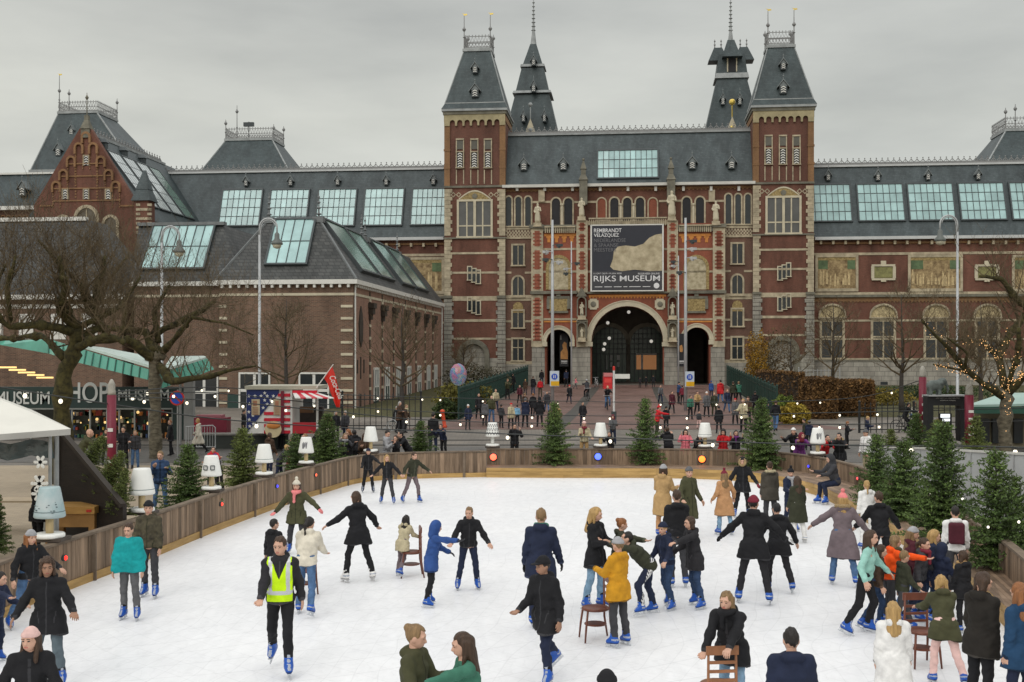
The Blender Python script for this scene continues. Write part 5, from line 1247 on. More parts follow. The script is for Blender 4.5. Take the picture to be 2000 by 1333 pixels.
for px in (20, 80, 140, 200): mb.box(U(px,v0)-.6, U(px,v0)+.6, v0-2.06, v0-1.9, z0-3.2, z0-1.3)
mb.build('window', white_p, OH)

# ---------------------------------------------------------------- museum shop with its glass canopy
SH = thing('museum_shop', 'dark green shop front with big white letters under a glass canopy', 'shop')
DS = 56.0
def sp(px, py, d=DS): return at(px, py, d)
def sb(mb, px0, px1, py0, py1, d, pr=.1, bk=.1, m=0):
    a, b = at(px0, py1, d), at(px1, py0, d); return mb.box(a.x, b.x, d-pr, d+bk, a.z, b.z, m)
mb = MB(); sb(mb, -160, 378, 800, 905, DS+1.2, 0, .2); mb.build('back_wall', mat('shop_inside', (.05,.05,.04), .8, .4, 1), SH)
mb = MB(); sb(mb, -160, 360, 756, 797, DS, .15, .2); sb(mb, 338, 360, 797, 905, DS, .1, .2); mb.build('fascia', mat('shop_green', (.016,.035,.03), .5, .2, 1), SH)
mb = MB(); sb(mb, 360, 378, 728, 880, DS-.3, .1, .3); mb.build('pillar', mat('concrete', (.26,.26,.25), .8, .15, 1.2), SH)
mb = MB(); sb(mb, -160, 338, 797, 800, DS, .12, .1)
for px in (-60, 60, 140, 175, 208, 232, 262, 290, 336): sb(mb, px, px+2.5, 800, 885, DS, .06, .05)
mb.build('shop_front_frame', mat('shop_metal', (.30,.31,.29), .4, .15, 2, metal=.3), SH)
mb = MB()
cols = [(.5,.35,.05),(.35,.05,.03),(.04,.12,.06),(.5,.42,.3),(.05,.09,.2),(.55,.2,.04)]
gm = [mat('goods_%d' % i, c, .6, .2, 3) for i, c in enumerate(cols)] + [glow('shop_light', (1,.66,.25), .9)]
rr = random.Random(5)
for k in range(150):
    px = rr.uniform(130, 336); py = rr.choice([812, 826, 840, 855, 870]); w = rr.uniform(2, 6); sb(mb, px, px+w, py-rr.uniform(5, 11), py, DS+.9, .1, .1, rr.randrange(6))
mb.build('shop_goods', gm, SH)
mb = MB()
for k in range(12): p = at(140+k*16.5+rr.uniform(-6,6), 805+rr.uniform(0,26), DS+.6); mb.ball(p, rr.uniform(.04,.09), 7)
for k in range(5): p = at(15+k*18, 718+k*5, DS-1); mb.box(p.x-.4, p.x+.4, p.y, p.y+.1, p.z-.04, p.z+.04)
mb.build('shop_lamp', gm[6], SH)
lt_m = mat('shop_letter', (.52,.53,.5), .6, .08, 2)
for s, x0, x1, y0, y1 in (('MUSEUM', -8, 97, 765, 790), ('SHOP', 113, 213, 747, 787), ('MUSEUM', 231, 330, 761, 783)):
    a, b = at(x0, y1, DS-.2), at(x1, y0, DS-.2); t_ = text(s, 'lettering', lt_m, SH, b.x-a.x, b.z-a.z, (a.x, a.y, a.z), bold=.012)
teal_g = mat('canopy_glass', (.10,.36,.27), .25, .22, .8, spec=.5); teal_t = mat('canopy_top', (.50,.60,.55), .3, .2, .8)
def canopy(pts, name, lab):
    cn = thing(name, lab, 'canopy')
    f = MB(); fr = MB(); n_ = len(pts)
    for i in range(n_-1):
        (t0, b0), (t1, b1) = pts[i], pts[i+1]; off = Vector((0, .12, 0))
        f.add([b0,b1,t1,t0,b0+off,b1+off,t1+off,t0+off], [(0,1,2,3),(7,6,5,4),(0,4,5,1),(3,2,6,7),(0,3,7,4),(1,5,6,2)])
        fr.beam(b0-Vector((0,.03,0)), t0-Vector((0,.03,0)), .05, .05)
    fr.build('glazing_bars', mat('canopy_bar', (.06,.16,.13), .5, .1), cn); f.build('glass_fascia', teal_g, cn); return cn
def interp(a, b, n): return [(a[0]+(b[0]-a[0])*i/n, a[1]+(b[1]-a[1])*i/n) for i in range(n+1)]
C0 = (at(313, 729, 48), at(316, 759, 48)); CL0 = (at(155, 681, 53), at(150, 708, 53)); CLL = (at(40, 662, 58), at(0, 670, 60)); CR = (at(404, 701, 54), at(417, 722, 54)); 
cn = canopy(interp((at(96, 663, 57), at(95, 691, 57)), CL0, 4)[:-1] + interp(CL0, (at(290, 722, 49), at(288, 742, 49)), 9), 'glass_canopy', 'long green glass canopy sloping above the shop lettering')
mb = MB(); p = [at(-60, 668, 60), at(10, 666, 60), at(96, 663, 57), at(95, 691, 57), at(0, 674, 60), at(-60, 678, 60)]
mb.add(p + [q+Vector((0,.15,0)) for q in p], [(0,5,4,3,2,1),(6,7,8,9,10,11)] + [(i,(i+1)%6,(i+1)%6+6,i+6) for i in range(6)]); mb.build('glass_fascia', teal_g, cn)
mb = MB(); q = [at(160, 680, 53), at(292, 719, 49), at(290, 700, 58), at(200, 683, 60)]; mb.add(q + [x+Vector((0,0,.12)) for x in q], [(0,3,2,1),(4,5,6,7)] + [(i,(i+1)%4,(i+1)%4+4,i+4) for i in range(4)]); mb.build('glass_top', teal_t, cn)
cn = canopy(interp(C0, CR, 9), 'glass_canopy', 'short green glass canopy with a white top beside the shop pillar')
mb = MB(); q = [at(318, 726, 48.2), at(404, 701.5, 54.1), at(398, 699, 60), at(335, 700, 58)]; mb.add(q + [x+Vector((0,0,.1)) for x in q], [(0,3,2,1),(4,5,6,7)] + [(i,(i+1)%4,(i+1)%4+4,i+4) for i in range(4)]); mb.build('glass_top', teal_t, cn)
mb = MB(); p = at(346, 890, 52); mb.tube([at(352, 890, 53), at(352, 745, 53)], .07, 6); mb.build('post', MATS['concrete'], cn)
# round no-parking sign
sg_ = thing('traffic_sign', 'round blue no-parking sign with red rim on a pole by the shop pillar', 'sign')
p = at(346, 778, 46); mb = MB(); mb.T = Matrix.Translation(p) @ Matrix.Rotation(rad(90), 4, 'X'); mb.lathe([(.30,-.01),(.30,.03)], n=24); mb.build('sign_rim', mat('sign_red', (.55,.03,.02), .4, .05), sg_)
mb = MB(); mb.T = Matrix.Translation(p-Vector((0,.04,0))) @ Matrix.Rotation(rad(90), 4, 'X'); mb.lathe([(.235,-.01),(.235,.01)], n=24); mb.build('sign_face', mat('sign_blue', (.01,.07,.45), .4, .05), sg_)
mb = MB(); mb.beam(p+Vector((-.17,-.055,.17)), p+Vector((.17,-.055,-.17)), .02, .07); mb.build('sign_slash', MATS['sign_red'], sg_)
mb = MB(); mb.tube([(p.x, p.y+.06, 0), (p.x, p.y+.06, p.z+.35)], .035, 6); mb.build('pole', MATS['concrete'], sg_)

# ---------------------------------------------------------------- ground, road and path sheets
def sheet(name, edges, dz, m, sub=None, kind='structure'):
    """edges: rows of (xl, xr, y); a strip that follows the ground."""
    rows = []
    ys = sorted(set([e[2] for e in edges] + [y for y in (55., 118.) if edges[0][2] < y < edges[-1][2]]))
    for y in ys:
        for (a, b, y0), (c, d, y1) in zip(edges, edges[1:]):
            if y0 <= y <= y1: t = (y-y0)/(y1-y0); rows.append((a+(c-a)*t, b+(d-b)*t, y)); break
    vs = []; 
    for a, b, y in rows: vs += [(a, y, gz(y)+dz), (b, y, gz(y)+dz)]
    mb = MB(); mb.add(vs, [(2*i, 2*i+1, 2*i+3, 2*i+2) for i in range(len(rows)-1)]); o = mb.build(name, m); tag(o, kind=kind); return o
paving = brickmat('paving', (.20,.175,.145), (.16,.14,.12), (.11,.10,.085), .42, .22, .02, 'floor', .75, .35, .25, .3, wet=True)
sheet('ground', [(-900, 900, -30), (-900, 900, 55), (-900, 900, 118), (-900, 900, 1500)], 0, paving)
red_pave = brickmat('red_paving', (.185,.105,.088), (.15,.086,.072), (.11,.075,.06), .21, .10, .012, 'floor', .7, .3, .3, .2, wet=True)
def gx(px, y): return (px-1000)/FPX*y
e = [ground(885, 838), ground(1530, 838), ground(905, 820), ground(1508, 820), ground(1036, 752), ground(1411, 752)]
sheet('path', [(e[2].x-3, e[3].x+3, e[0].y-.5), (e[2].x, e[3].x, e[2].y), (e[4].x, e[5].x, 119.5)], .012, red_pave)
drain = mat('drain_strip', (.05,.047,.04), .6, .3, 1)
def linestrip(name, pts, w, dz, m):
    e_ = [ground(*p) for p in pts][::1]; e_.sort(key=lambda p: p.y); return sheet(name, [(p.x-w, p.x+w, p.y) for p in e_], dz, m)
linestrip('path_gutter', [(1085,840),(1128,800),(1163,757)], .42, .02, drain); linestrip('path_gutter', [(1303,800),(1287,770),(1281,757)], .42, .02, drain)
sheet('road', [(-60, 60, 44.2), (-60, 60, 52.0)], .010, brickmat('road_setts', (.13,.12,.108), (.10,.094,.086), (.07,.066,.06), .25, .12, .012, 'floor', .7, .3, .4, .2, wet=True))
cobb = brickmat('beige_paving', (.37,.30,.21), (.32,.26,.185), (.25,.21,.16), .22, .11, .01, 'floor', .85, .2, .3, .2)
sheet('pavement', [(-26, -7, 12), (-26, -7.6, 24), (-26, -9, 43)], .008, cobb)
for py in (851, 861, 871):                                         # granite kerb lines across the square
    p = ground(1000, py); mb = MB(); mb.box(-40, 40, p.y, p.y+.22, 0, .05); tag(mb.build('kerb', mat('kerb_stone', (.085,.082,.075), .7, .25, 1)), kind='structure')
# grass beds beside the path
lawn = mat('lawn', (.045,.055,.018), .95, .4, 3, .6, 40, col2=(.10,.085,.03))
sheet('lawn', [(e[3].x+.6, 40, e[3].y+2), (e[5].x+1.5, 60, 118)], .015, lawn); sheet('lawn', [(-13, e[2].x-.8, e[2].y+2), (-13, e[4].x-1.5, 117)], .015, lawn)

# ---------------------------------------------------------------- fences
fgreen = mat('fence_green', (.014,.042,.032), .5, .2, 3)
def fence(name, label, a, b, h, m, step=.16, bar=.018, spear=True, post=2.6):
    a, b = Vector(a), Vector(b); L = (b-a).length; o = thing(name, label, 'fence')
    n = max(2, int(L/step)); mb = MB()
    for i in range(n+1): p = a+(b-a)*i/n; mb.beam(p, p+Vector((0,0,h)), bar*2, bar*2); mb.frust((p.x-bar*1.8,p.x+bar*1.8,p.y-bar*1.8,p.y+bar*1.8,p.z+h),(p.x-.003,p.x+.003,p.y-.003,p.y+.003,p.z+h+.14)) if spear else 0
    mb.build('slats', m, o); mb = MB()
    for t in (.12, .88): mb.beam(a+Vector((0,0,h*t)), b+Vector((0,0,h*t)), .05, .05)
    mb.build('rail', m, o)
    k = max(1, int(L/post))
    for i in range(k+1):
        p = a+(b-a)*i/k; mb = MB(); mb.beam(p, p+Vector((0,0,h*1.08)), .1, .1); mb.ball(p+Vector((0,0,h*1.1)), .08, 6); mb.build('post', m, o)
    return o
fence('iron_fence', 'tall dark green iron fence along the near left edge of the red path', e[2]+Vector((-.3,0,0)), e[4]+Vector((-.3,-1,0)), 1.9, fgreen)
fence('iron_fence', 'tall dark green iron fence on the right edge of the red path', e[3]+Vector((.3,0,0)), e[5]+Vector((.3,-1,0)), 1.9, fgreen)
pa, pb = ground(690, 828), ground(862, 834); fence('iron_fence', 'black railing in front of the brick pavilion', (pa.x, 62, gz(62)), (pb.x-1, 62, gz(62)), 1.9, mat('black_iron', (.015,.016,.016), .5, .1), .3)
fence('iron_fence', 'black railing in front of the hedges right of the path', (18.5, 60, gz(60)), (33, 60, gz(60)), 1.5, MATS['black_iron'], .3)
fence('iron_fence', 'grey balustrade on the terrace right of the tower', (gx(1560,112), 112, gz(112)+.8), (gx(1640,112), 112, gz(112)+.8), 1.1, mat('grey_fence', (.3,.3,.29), .6, .1), .35, .03, False)

# ---------------------------------------------------------------- hedges and bushes
def leafblob(name, parts, m, n, size, parent=None, seed=1, solid=None):
    """Leaf-sized faces through the volume of boxes / ellipsoids; parts: ('b', lo, hi) or ('e', centre, radii)."""
    q = np.random.RandomState(seed); P = []
    vol = [np.prod(np.array(p[2])-np.array(p[1])) if p[0] == 'b' else 4.2*np.prod(p[2]) for p in parts]; vol = np.array(vol)/sum(vol)
    for p, w in zip(parts, vol):
        k = max(10, int(n*w))
        if p[0] == 'b':
            lo, hi = np.array(p[1]), np.array(p[2]); x = lo + (hi-lo)*q.rand(k, 3)
            ax = q.randint(0, 3, k); s = q.rand(k) < .75; side = np.where(ax == 1, 0., (q.rand(k) > .5)*1.); idx = np.arange(k)
            x[idx[s], ax[s]] = np.where(ax[s] == 2, hi[2], lo[ax[s]] + (hi-lo)[ax[s]]*side[s]) + q.randn(s.sum())*.05
        else:
            d = q.randn(k, 3); d /= np.linalg.norm(d, axis=1)[:, None]; r = q.rand(k)**.4*(1 + .18*np.sin(d[:,0]*7+seed)*np.sin(d[:,2]*9)); x = np.array(p[1]) + d*r[:, None]*np.array(p[2])
        P.append(x)
    P = np.concatenate(P); k = len(P); a = q.randn(k, 3); a /= np.linalg.norm(a, axis=1)[:, None]; b = np.cross(a, q.randn(k, 3)); b /= np.linalg.norm(b, axis=1)[:, None]
    s = size*(.6+.8*q.rand(k))[:, None]
    V = np.stack([P-a*s, P+b*s*.45, P+a*s, P-b*s*.45], 1).reshape(-1, 3); F_ = np.arange(4*k).reshape(-1, 4)
    o = npmesh(name, V, F_, m, parent, smooth=False); at_ = o.data.attributes.new('rnd', 'FLOAT', 'FACE'); at_.data.foreach_set('value', q.rand(len(o.data.polygons)).astype(np.float32)); return o
beech = mat('beech_leaves', (.10,.052,.018), .9, .4, .9, col2=(.19,.10,.032), attr=.55)
def hedge(px0, px1, y0, d, dep, label, m=beech, seed=1, n=9000):
    a, b = gx(px0, d), gx(px1, d); top = CZ+(HY-y0)/FPX*d; z0 = gz(d)
    h = thing('hedge', label, 'hedge')
    leafblob('foliage', [('b', (a, d, z0), (b, d+dep, top))], m, n, .11, h, seed)
    mb = MB(); mb.box(a+.1, b-.1, d+.1, d+dep-.1, z0, top-.12); mb.build('inner_twigs', mat('hedge_core', (.035,.022,.012), 1, .3, 5), h); return h
hedge(1560, 1572, 730, 78, 14, 'narrow end of a brown beech hedge beside the iron fence', seed=2, n=4000)
hedge(1588, 1636, 742, 70, 3, 'tall brown beech hedge behind the yellow bush', seed=3)
hedge(1650, 1708, 746, 72, 3, 'tall brown beech hedge left of the maroon posts', seed=4)
for px, d, r, nm, c1, c2, sd in ((1552, 66, (.95,.8,.7), 'round yellow bush on the lawn beside the path fence', (.20,.15,.02), (.36,.26,.03), 3), (1532, 68, (.7,.7,.9), 'small bright green bush beside the yellow bush', (.08,.12,.02), (.16,.2,.03), 4),
        (1478, 100, (1.1,1,3.2), 'yellow autumn shrub against the right tower flank', (.22,.12,.012), (.36,.2,.02), 5), (1500, 104, (2,1,3.3), 'bare brownish shrub in front of the right tower door', (.09,.06,.03), (.15,.1,.04), 6),
        (1790, 92, (8,1,.7), 'low dark green hedge at the foot of the right wing', (.02,.045,.015), (.04,.075,.02), 7), (872, 70, (.8,.7,.7), 'green shrub by the pavilion corner', (.025,.045,.012), (.06,.085,.02), 8), (930, 98, (3.2,1,1.6), 'dark bare shrub below the left tower door', (.05,.045,.025), (.09,.08,.04), 9),
        (1690, 84, (4,.8,.8), 'yellowish grass clump behind the black railing', (.16,.13,.02), (.3,.22,.04), 10), (905, 80, (2.2,.8,1.1), 'yellow green bush behind the left iron fence', (.10,.10,.02), (.2,.17,.03), 12)):
    x = gx(px, d); b_ = thing('bush', nm, 'bush', (0,0,0)); leafblob('foliage', [('e', (x, d, gz(d)+r[2]*.75), r)], mat('bush_%d' % sd, c1, .9, .25, 2, col2=c2, attr=.4), 3500, .10, b_, sd)
    mb = MB(); 
    for k in range(7): mb.tube([(x+rr.uniform(-.2,.2), d, gz(d)), (x+rr.uniform(-.7,.7)*r[0], d+rr.uniform(-.3,.3), gz(d)+r[2]*1.2)], [.03,.01], 4)
    mb.build('stem', mat('twig', (.07,.05,.035), .95, .2, 5), b_)

# ---------------------------------------------------------------- bare trees
bark = mat('plane_bark', (.040,.034,.020), .95, .45, 3, .8, 12, col2=(.105,.09,.06)); moss = mat('mossy_bark', (.022,.019,.008), .95, .5, 6, 1., 14, col2=(.085,.072,.022)); pale_bark = mat('pale_bark', (.075,.062,.040), .95, .4, 4, 1., 9, col2=(.19,.165,.115), stretch=(1,1,2.5)); twigm = mat('twig_bark', (.085,.062,.035), .95, .3, 4, col2=(.15,.11,.06)); young = mat('young_bark', (.055,.047,.04), .9, .3, 6)
def grow(mb, rr, p, d, L, r, lev, maxlev, up=.12, spread=.7, nb=4, rmin=.006):
    n = 4 if lev < maxlev else 3; pts = [p.copy()]; dd = d.normalized(); rs = [r]
    for i in range(n):
        dd = (dd + Vector((rr.uniform(-1,1), rr.uniform(-1,1), rr.uniform(-1,1)))*.22 + Vector((0,0,up))).normalized()
        pts.append(pts[-1] + dd*L/n); rs.append(max(rmin, r*(1-.75*(i+1)/n)))
    mb.tube(pts, rs, (6,5,4,3,3)[min(lev,4)], cap=False)
    if lev < maxlev:
        for k in range(nb):
            t = rr.uniform(.25, 1)*(n-1e-3); i = int(t); q = pts[i].lerp(pts[i+1], t-i)
            ax = Vector((rr.uniform(-1,1), rr.uniform(-1,1), rr.uniform(-.6,1))).normalized(); di = (pts[i+1]-pts[i]).normalized()
            grow(mb, rr, q, (di*(1-spread) + ax*spread).normalized(), L*rr.uniform(.45,.72), max(rmin, rs[i]*.5), lev+1, maxlev, up, spread, nb, rmin)
def limbtree(label, trunk, limbs, d, seed, twiglev=2, nb=5, tw=1.0, up=.2, moss_=True, kn=True, dens=1.6):
    """trunk and limbs are traced in the photo as (px, py, radius px, metres nearer or farther); real radii and depth."""
    rr = random.Random(seed); s = d/FPX; o = thing('bare_tree', label, 'tree')
    def P3(q): return at(q[0], q[1], d + (q[3] if len(q) > 3 else 0))
    mb = MB(); tp = [P3(q) for q in trunk]; tp[0].z = min(tp[0].z, gz(d)-.05); trs = [q[2]*s for q in trunk]
    def dense(ps, rs, k=4):
        P_, R_ = [], []
        for i in range(len(ps)-1):
            for j in range(k): t = j/k; P_.append(ps[i].lerp(ps[i+1], t) + (Vector((rr.uniform(-1,1), rr.uniform(-1,1), rr.uniform(-1,1)))*rs[i]*.22 if (i or j) else Vector())); R_.append((rs[i]+(rs[i+1]-rs[i])*t)*(1+rr.uniform(-.16,.32)))
        return P_+[ps[-1]], R_+[rs[-1]]
    a, b = dense(tp, trs); mb.tube(a, b, 11); mb.build('trunk', pale_bark if 'pale trunk' in label or 'fairy' in label else moss, o, True)
    cr = MB(); lb = MB()
    for lm in limbs:
        ps = [P3(q) for q in lm]; rs = [q[2]*s*.82 for q in lm]; a, b = dense(ps, rs); lb.tube(a, b, 8)
        n = len(a); N_ = int(dens*(n+4))
        for k in range(N_):
            t = rr.uniform(.12, 1)*(n-1.001); i = int(t); q = a[i].lerp(a[i+1], t-i)
            dr = Vector((rr.uniform(-1,1), rr.uniform(-1,1), rr.uniform(-.1,1.3)))
            grow(cr, rr, q, dr, rr.uniform(.9,2.3)*tw, max(.012, b[i]*.25), 2, 2+twiglev, up, .62, nb, .0045)
        if kn:
            for k in range(3): i = rr.randrange(1, n); lb.ball(a[i], b[i]*rr.uniform(1.2, 1.6), 7)
    lb.build('limb', moss if moss_ else young, o, True); cr.build('crown', twigm, o); return o
limbtree('tall mossy bare plane tree rising behind the white tent', [(118,905,19),(122,800,17),(130,720,15),(150,668,13),(152,630,10)],
  [[(150,640,12),(120,600,10,-.6),(128,560,7,-1),(115,500,4,-1.2)],[(150,660,12),(195,640,9,.6),(180,605,9,.8),(200,540,7,1),(205,500,4,1.2)],[(150,650,11),(80,635,9,-1),(20,640,7,-1.6),(-30,600,5,-2)],[(128,700,10),(80,655,8,1),(40,660,7,1.5),(-10,662,6,2)],[(145,680,9),(210,655,8,-1),(240,668,6,-1.2)],
   [(175,610,9,.8),(160,560,7,.2),(120,520,5,0),(75,470,3,0)],[(20,640,6,-1.4),(15,560,5,-1.5),(30,500,3,-1.8)],[(-20,610,6,-2),(-10,560,5,-1.5),(10,520,3,-1.4)],[(155,640,8,0),(235,600,5,.4),(275,540,3,.8)]], 37, 5, 2, 5, 1.0, .22, dens=.95)
limbtree('mossy bare plane tree with a pale trunk in front of the shop letters', [(303,905,12),(304,840,11),(303,760,11),(304,705,12),(318,690,9)],
  [[(304,705,11),(250,662,8,-.8),(175,668,8,-1.5),(120,700,6,-2)],[(312,695,11),(292,655,8,.8),(330,640,7,1.2),(395,606,6,1.5),(420,588,4,1.6)],[(310,715,10),(335,745,8,-1),(400,738,6,-1.6),(455,722,4,-2),(500,715,2,-2)],[(300,700,9),(285,650,8,.5),(200,640,7,.8),(185,590,6,1),(190,540,5,1.2)],[(185,595,6,1),(215,545,4,1.4),(250,500,2.5,1.8)],
   [(316,690,8),(350,650,6,-1),(375,620,4,-1.4),(440,632,2.5,-1.6),(495,655,1.5,-1.8)],[(310,670,7,.4),(300,610,5,.6),(330,560,3,.8)],[(240,655,6,-.8),(245,610,5,-1),(220,570,3,-1.2)]], 46, 9, 2, 5, 1.0, .18, dens=.95)
c_tree = limbtree('bare plane tree wound with fairy lights behind the white screen', [(1962,905,12),(1964,840,11),(1966,780,12),(1962,760,11)],
  [[(1960,775,9),(1920,750,7,-.6),(1880,715,6,-1),(1846,675,4.5,-1.4),(1812,640,3,-1.8),(1800,625,2,-2)],[(1966,765,9),(1950,700,8,.6),(1975,650,8,.8),(2010,610,8,1),(2030,580,7,1)],[(1968,770,9),(2000,735,8,-.5),(2040,715,7,-.6)],[(2015,612,7,1),(1985,585,7,.6),(1955,545,5,.3),(1915,540,3,0)],[(1950,700,6,.6),(1920,668,4.5,1),(1880,664,3,1.3),(1850,672,2,1.5)],[(1905,735,5,-.8),(1870,722,3,-.3),(1822,712,2,0)],[(1965,760,7,0),(1990,690,6,-.5),(1990,640,4,-.8)],[(1885,716,4,-1),(1890,690,3,-1.6),(1850,660,2,-2)]], 44, 21, 2, 4, .75, .18, dens=1.0)
# fairy lights wound round its limbs
fl_ = thing('fairy_lights', 'strings of tiny warm fairy lights wound round the bare tree on the right', 'fairy lights'); mb = MB(); rq = random.Random(3)
for lm in ([(1960,775),(1920,750),(1880,715),(1846,675),(1812,640)],[(1905,735),(1870,722),(1822,712)],[(1950,700),(1920,668),(1880,664)],[(1964,840),(1966,765),(1950,700),(1975,650)],[(1966,770),(1990,690)],[(1985,740),(2010,725)]):
    for k in range(48): i = rq.randrange(len(lm)-1); t = rq.random(); mb.ball(at(lm[i][0]+(lm[i+1][0]-lm[i][0])*t+rq.uniform(-9,9), lm[i][1]+(lm[i+1][1]-lm[i][1])*t+rq.uniform(-9,9), 43.4+rq.uniform(-.9,.5)), rq.uniform(.008,.017), 5)
mb.build('bulb', glow('fairy_bulb', (1,.55,.22), 1.5), fl_)
def youngtree(label, px, d, top, seed, wid=1., lev=3, base=None):
    rr = random.Random(seed); x = gx(px, d); z0 = gz(d); zt = CZ+(HY-top)/FPX*d; h = zt-z0; o = thing('bare_tree', label, 'tree', (x, d, z0))
    mb = MB(); pts = [Vector((0,0,0))]; 
    for i in range(9): pts.append(Vector((rr.uniform(-.06,.06), rr.uniform(-.06,.06), h*(i+1)/9)))
    r0 = .021*h+.02; mb.tube(pts, [r0*(1-.93*i/9) for i in range(10)], 8); mb.build('trunk', young, o, True)
    cr = MB()
    for k in range(26):
        t = rr.uniform(.28, .97); i = int(t*9); q = pts[i].lerp(pts[i+1], t*9-i); a = k*2.4+rr.uniform(-.4,.4); el = rr.uniform(.25, .8)
        grow(cr, rr, q, Vector((math.cos(a)*wid, math.sin(a)*wid, el)), h*(.40*(1-t)+.10), r0*(1-t)*.5+.01, 1, lev, .14, .55, 4, .008)
    cr.build('crown', twigm, o); return o
youngtree('slim bare young tree against the pavilion front', 558, 60, 585, 2); youngtree('slim bare young tree against the pavilion side wall', 786, 62, 590, 4)
youngtree('bare young tree in front of the right wing nearest the tower', 1628, 78, 590, 6); youngtree('bare young tree in front of the right wing left of the maroon post', 1762, 76, 575, 8); youngtree('bare young tree behind the fairy light tree', 1915, 74, 590, 10)
youngtree('small bare tree beside the left tower door', 905, 96, 655, 12, 1.2); youngtree('small bare brown tree beside the right tower door', 1545, 94, 640, 14, 1.3)

# ---------------------------------------------------------------- street lamps, camera masts and signs
galv = mat('galvanised', (.42,.43,.43), .5, .12, 3, metal=.3)
def hooklamp(label, px, d, ytop, side, hw=17):
    x = gx(px, d); z0 = gz(d); s = d/FPX; zt = CZ+(HY-ytop)/FPX*d; o = thing('street_lamp', label, 'street lamp', (x, d, z0)); h = zt-z0; r = hw*s
    mb = MB(); mb.tube([(0,0,0),(0,0,1.2),(0,0,1.25),(0,0,h-r*1.9)], [.13,.12,.085,.06], 10); mb.build('pole', galv, o, True)
    mb = MB(); pts = [(0,0,h-r*1.9)] + [(side*(r-r*math.cos(a)), 0, h-r+r*math.sin(a)) for a in np.linspace(0, math.pi, 12)] + [(side*2*r, 0, h-r*1.9)]; mb.tube(pts, .045, 7); mb.build('arm', galv, o, True)
    pts2 = [(side*(.16*r), 0, h-r*2.6), (side*.1*r, 0, h-r*1.6)] + [(side*(r-r*.82*math.cos(a)), 0, h-r+r*.82*math.sin(a)) for a in np.linspace(.1, math.pi-.1, 10)]
    mb = MB(); mb.tube(pts2, .03, 5); mb.build('brace', galv, o, True)
    mb = MB(); mb.lathe([(.05,.1),(.13,0),(.14,-.25),(.3,-.45),(.32,-.55),(.1,-.6)], (side*2*r, 0, h-r*1.8), 12); mb.build('lamp_head', mat('lamp_cap', (.12,.13,.12), .5, .1), o, True)
    mb = MB(); mb.lathe([(.26,-.55),(.2,-.72),(.05,-.78)], (side*2*r, 0, h-r*1.8), 12); mb.build('lamp_glass', mat('lamp_glass', (.5,.46,.34), .3, .1), o, True); return o
hooklamp('tall hooked street lamp in front of the pavilion roof', 507, 60, 427, 1); hooklamp('tall hooked street lamp in front of the right wing', 1870, 62, 421, -1); hooklamp('hooked street lamp half hidden in the bare plane tree', 316, 58, 442, 1)
def mast(label, px, d, ytop, r, arms, extra=None):
    x = gx(px, d); z0 = gz(d); o = thing('camera_mast', label, 'mast', (x, d, z0)); zt = CZ+(HY-ytop)/FPX*d - z0
    mb = MB(); mb.tube([(0,0,0),(0,0,zt*.5),(0,0,zt)], [r,r*.85,r*.6], 10); mb.build('pole', galv, o, True)
    for (dx, py, side, kind) in arms:
        z = CZ+(HY-py)/FPX*d - z0; q = side*.45
        mb = MB(); mb.beam((0,-r,z), (q,-r,z+.1), .05, .05); mb.T = Matrix.Translation((q, -r-.1, z-.02)) @ Matrix.Rotation(rad(35*side), 4, 'Z')
        mb.box(-.09,.09,-.32,.2,-.09,.09); mb.lathe([(.1,-.12),(.1,.0),(.06,.02)], (0,0,-.05), 8); mb.build('security_camera', mat('camera_white', (.45,.45,.44), .4, .2, 4) if kind else frame_dk, o)
    return o
m1 = mast('thick grey camera mast left of the passage with a blue sign', 1079, 78, 430, .13, [(0,480,1,0),(0,493,-1,1),(0,508,-1,0),(0,513,1,1)])
m2 = mast('thin grey camera mast just left of the big arch', 1116, 96, 472, .08, [(0,515,1,0),(0,526,-1,1),(0,535,-1,0)]); m3 = mast('thick grey camera mast right of the big arch with a blue sign', 1339, 78, 426, .13, [(0,472,1,0),(0,487,1,1),(0,505,1,1),(0,533,-1,0)])
m4 = mast('thin grey camera mast in front of the right niche statue', 1325, 96, 500, .08, [(0,512,-1,0),(0,520,-1,1)])
for px, py, dw, lab in ((1083, 740, 20, 'blue and white pedestrian sign on the left camera mast'), (1347, 741, 19, 'blue and white pedestrian sign on the right camera mast')):
    d = 77.6; p = at(px, py, d); s = d/FPX; o = thing('pedestrian_sign', lab, 'sign', p, rad(6 if px > 1200 else -3))
    mb = MB(); mb.box(-9*s, 9*s, -.02, .02, -15*s, 15*s); mb.build('plate', mat('sign_white', (.5,.56,.62), .5, .05), o)
    mb = MB(); mb.T = Matrix.Translation((0, -.03, 4*s)) @ Matrix.Rotation(rad(90), 4, 'X'); mb.lathe([(6*s,-.008),(6*s,.008)], n=20); mb.build('disc', MATS['sign_blue'], o)
    mb = MB(); 
    for q in (-1.6, 1.6): mb.box((q-.7)*s, (q+.7)*s, -.05, -.04, 1*s, 5.5*s); mb.ball((q*s, -.045, 6.6*s), .9*s, 6, sy=.2)
    mb.build('pictogram', white_p, o); mb = MB(); mb.box(-7*s, 9*s, -.035, -.02, -14*s, -5*s); mb.build('yellow_plate', mat('sign_yellow', (.65,.36,.01), .5, .1), o)
ps = thing('direction_sign', 'white finger post with a red cap in the middle of the path', 'sign', ground(1199, 832)); d = ps.location.y; s = d/FPX
mb = MB(); mb.tube([(0,0,0),(0,0,108*s)], .06, 8); mb.build('pole', mat('post_white', (.6,.6,.58), .5, .1), ps); mb = MB(); mb.lathe([(.07,0),(.07,.2),(.02,.25)], (0,0,108*s), 8); mb.build('cap', MATS['sign_red'], ps); mb = MB(); mb.box(.05, 31*s, -.04, .04, 92*s, 101*s); mb.build('finger_board', white_p, ps)
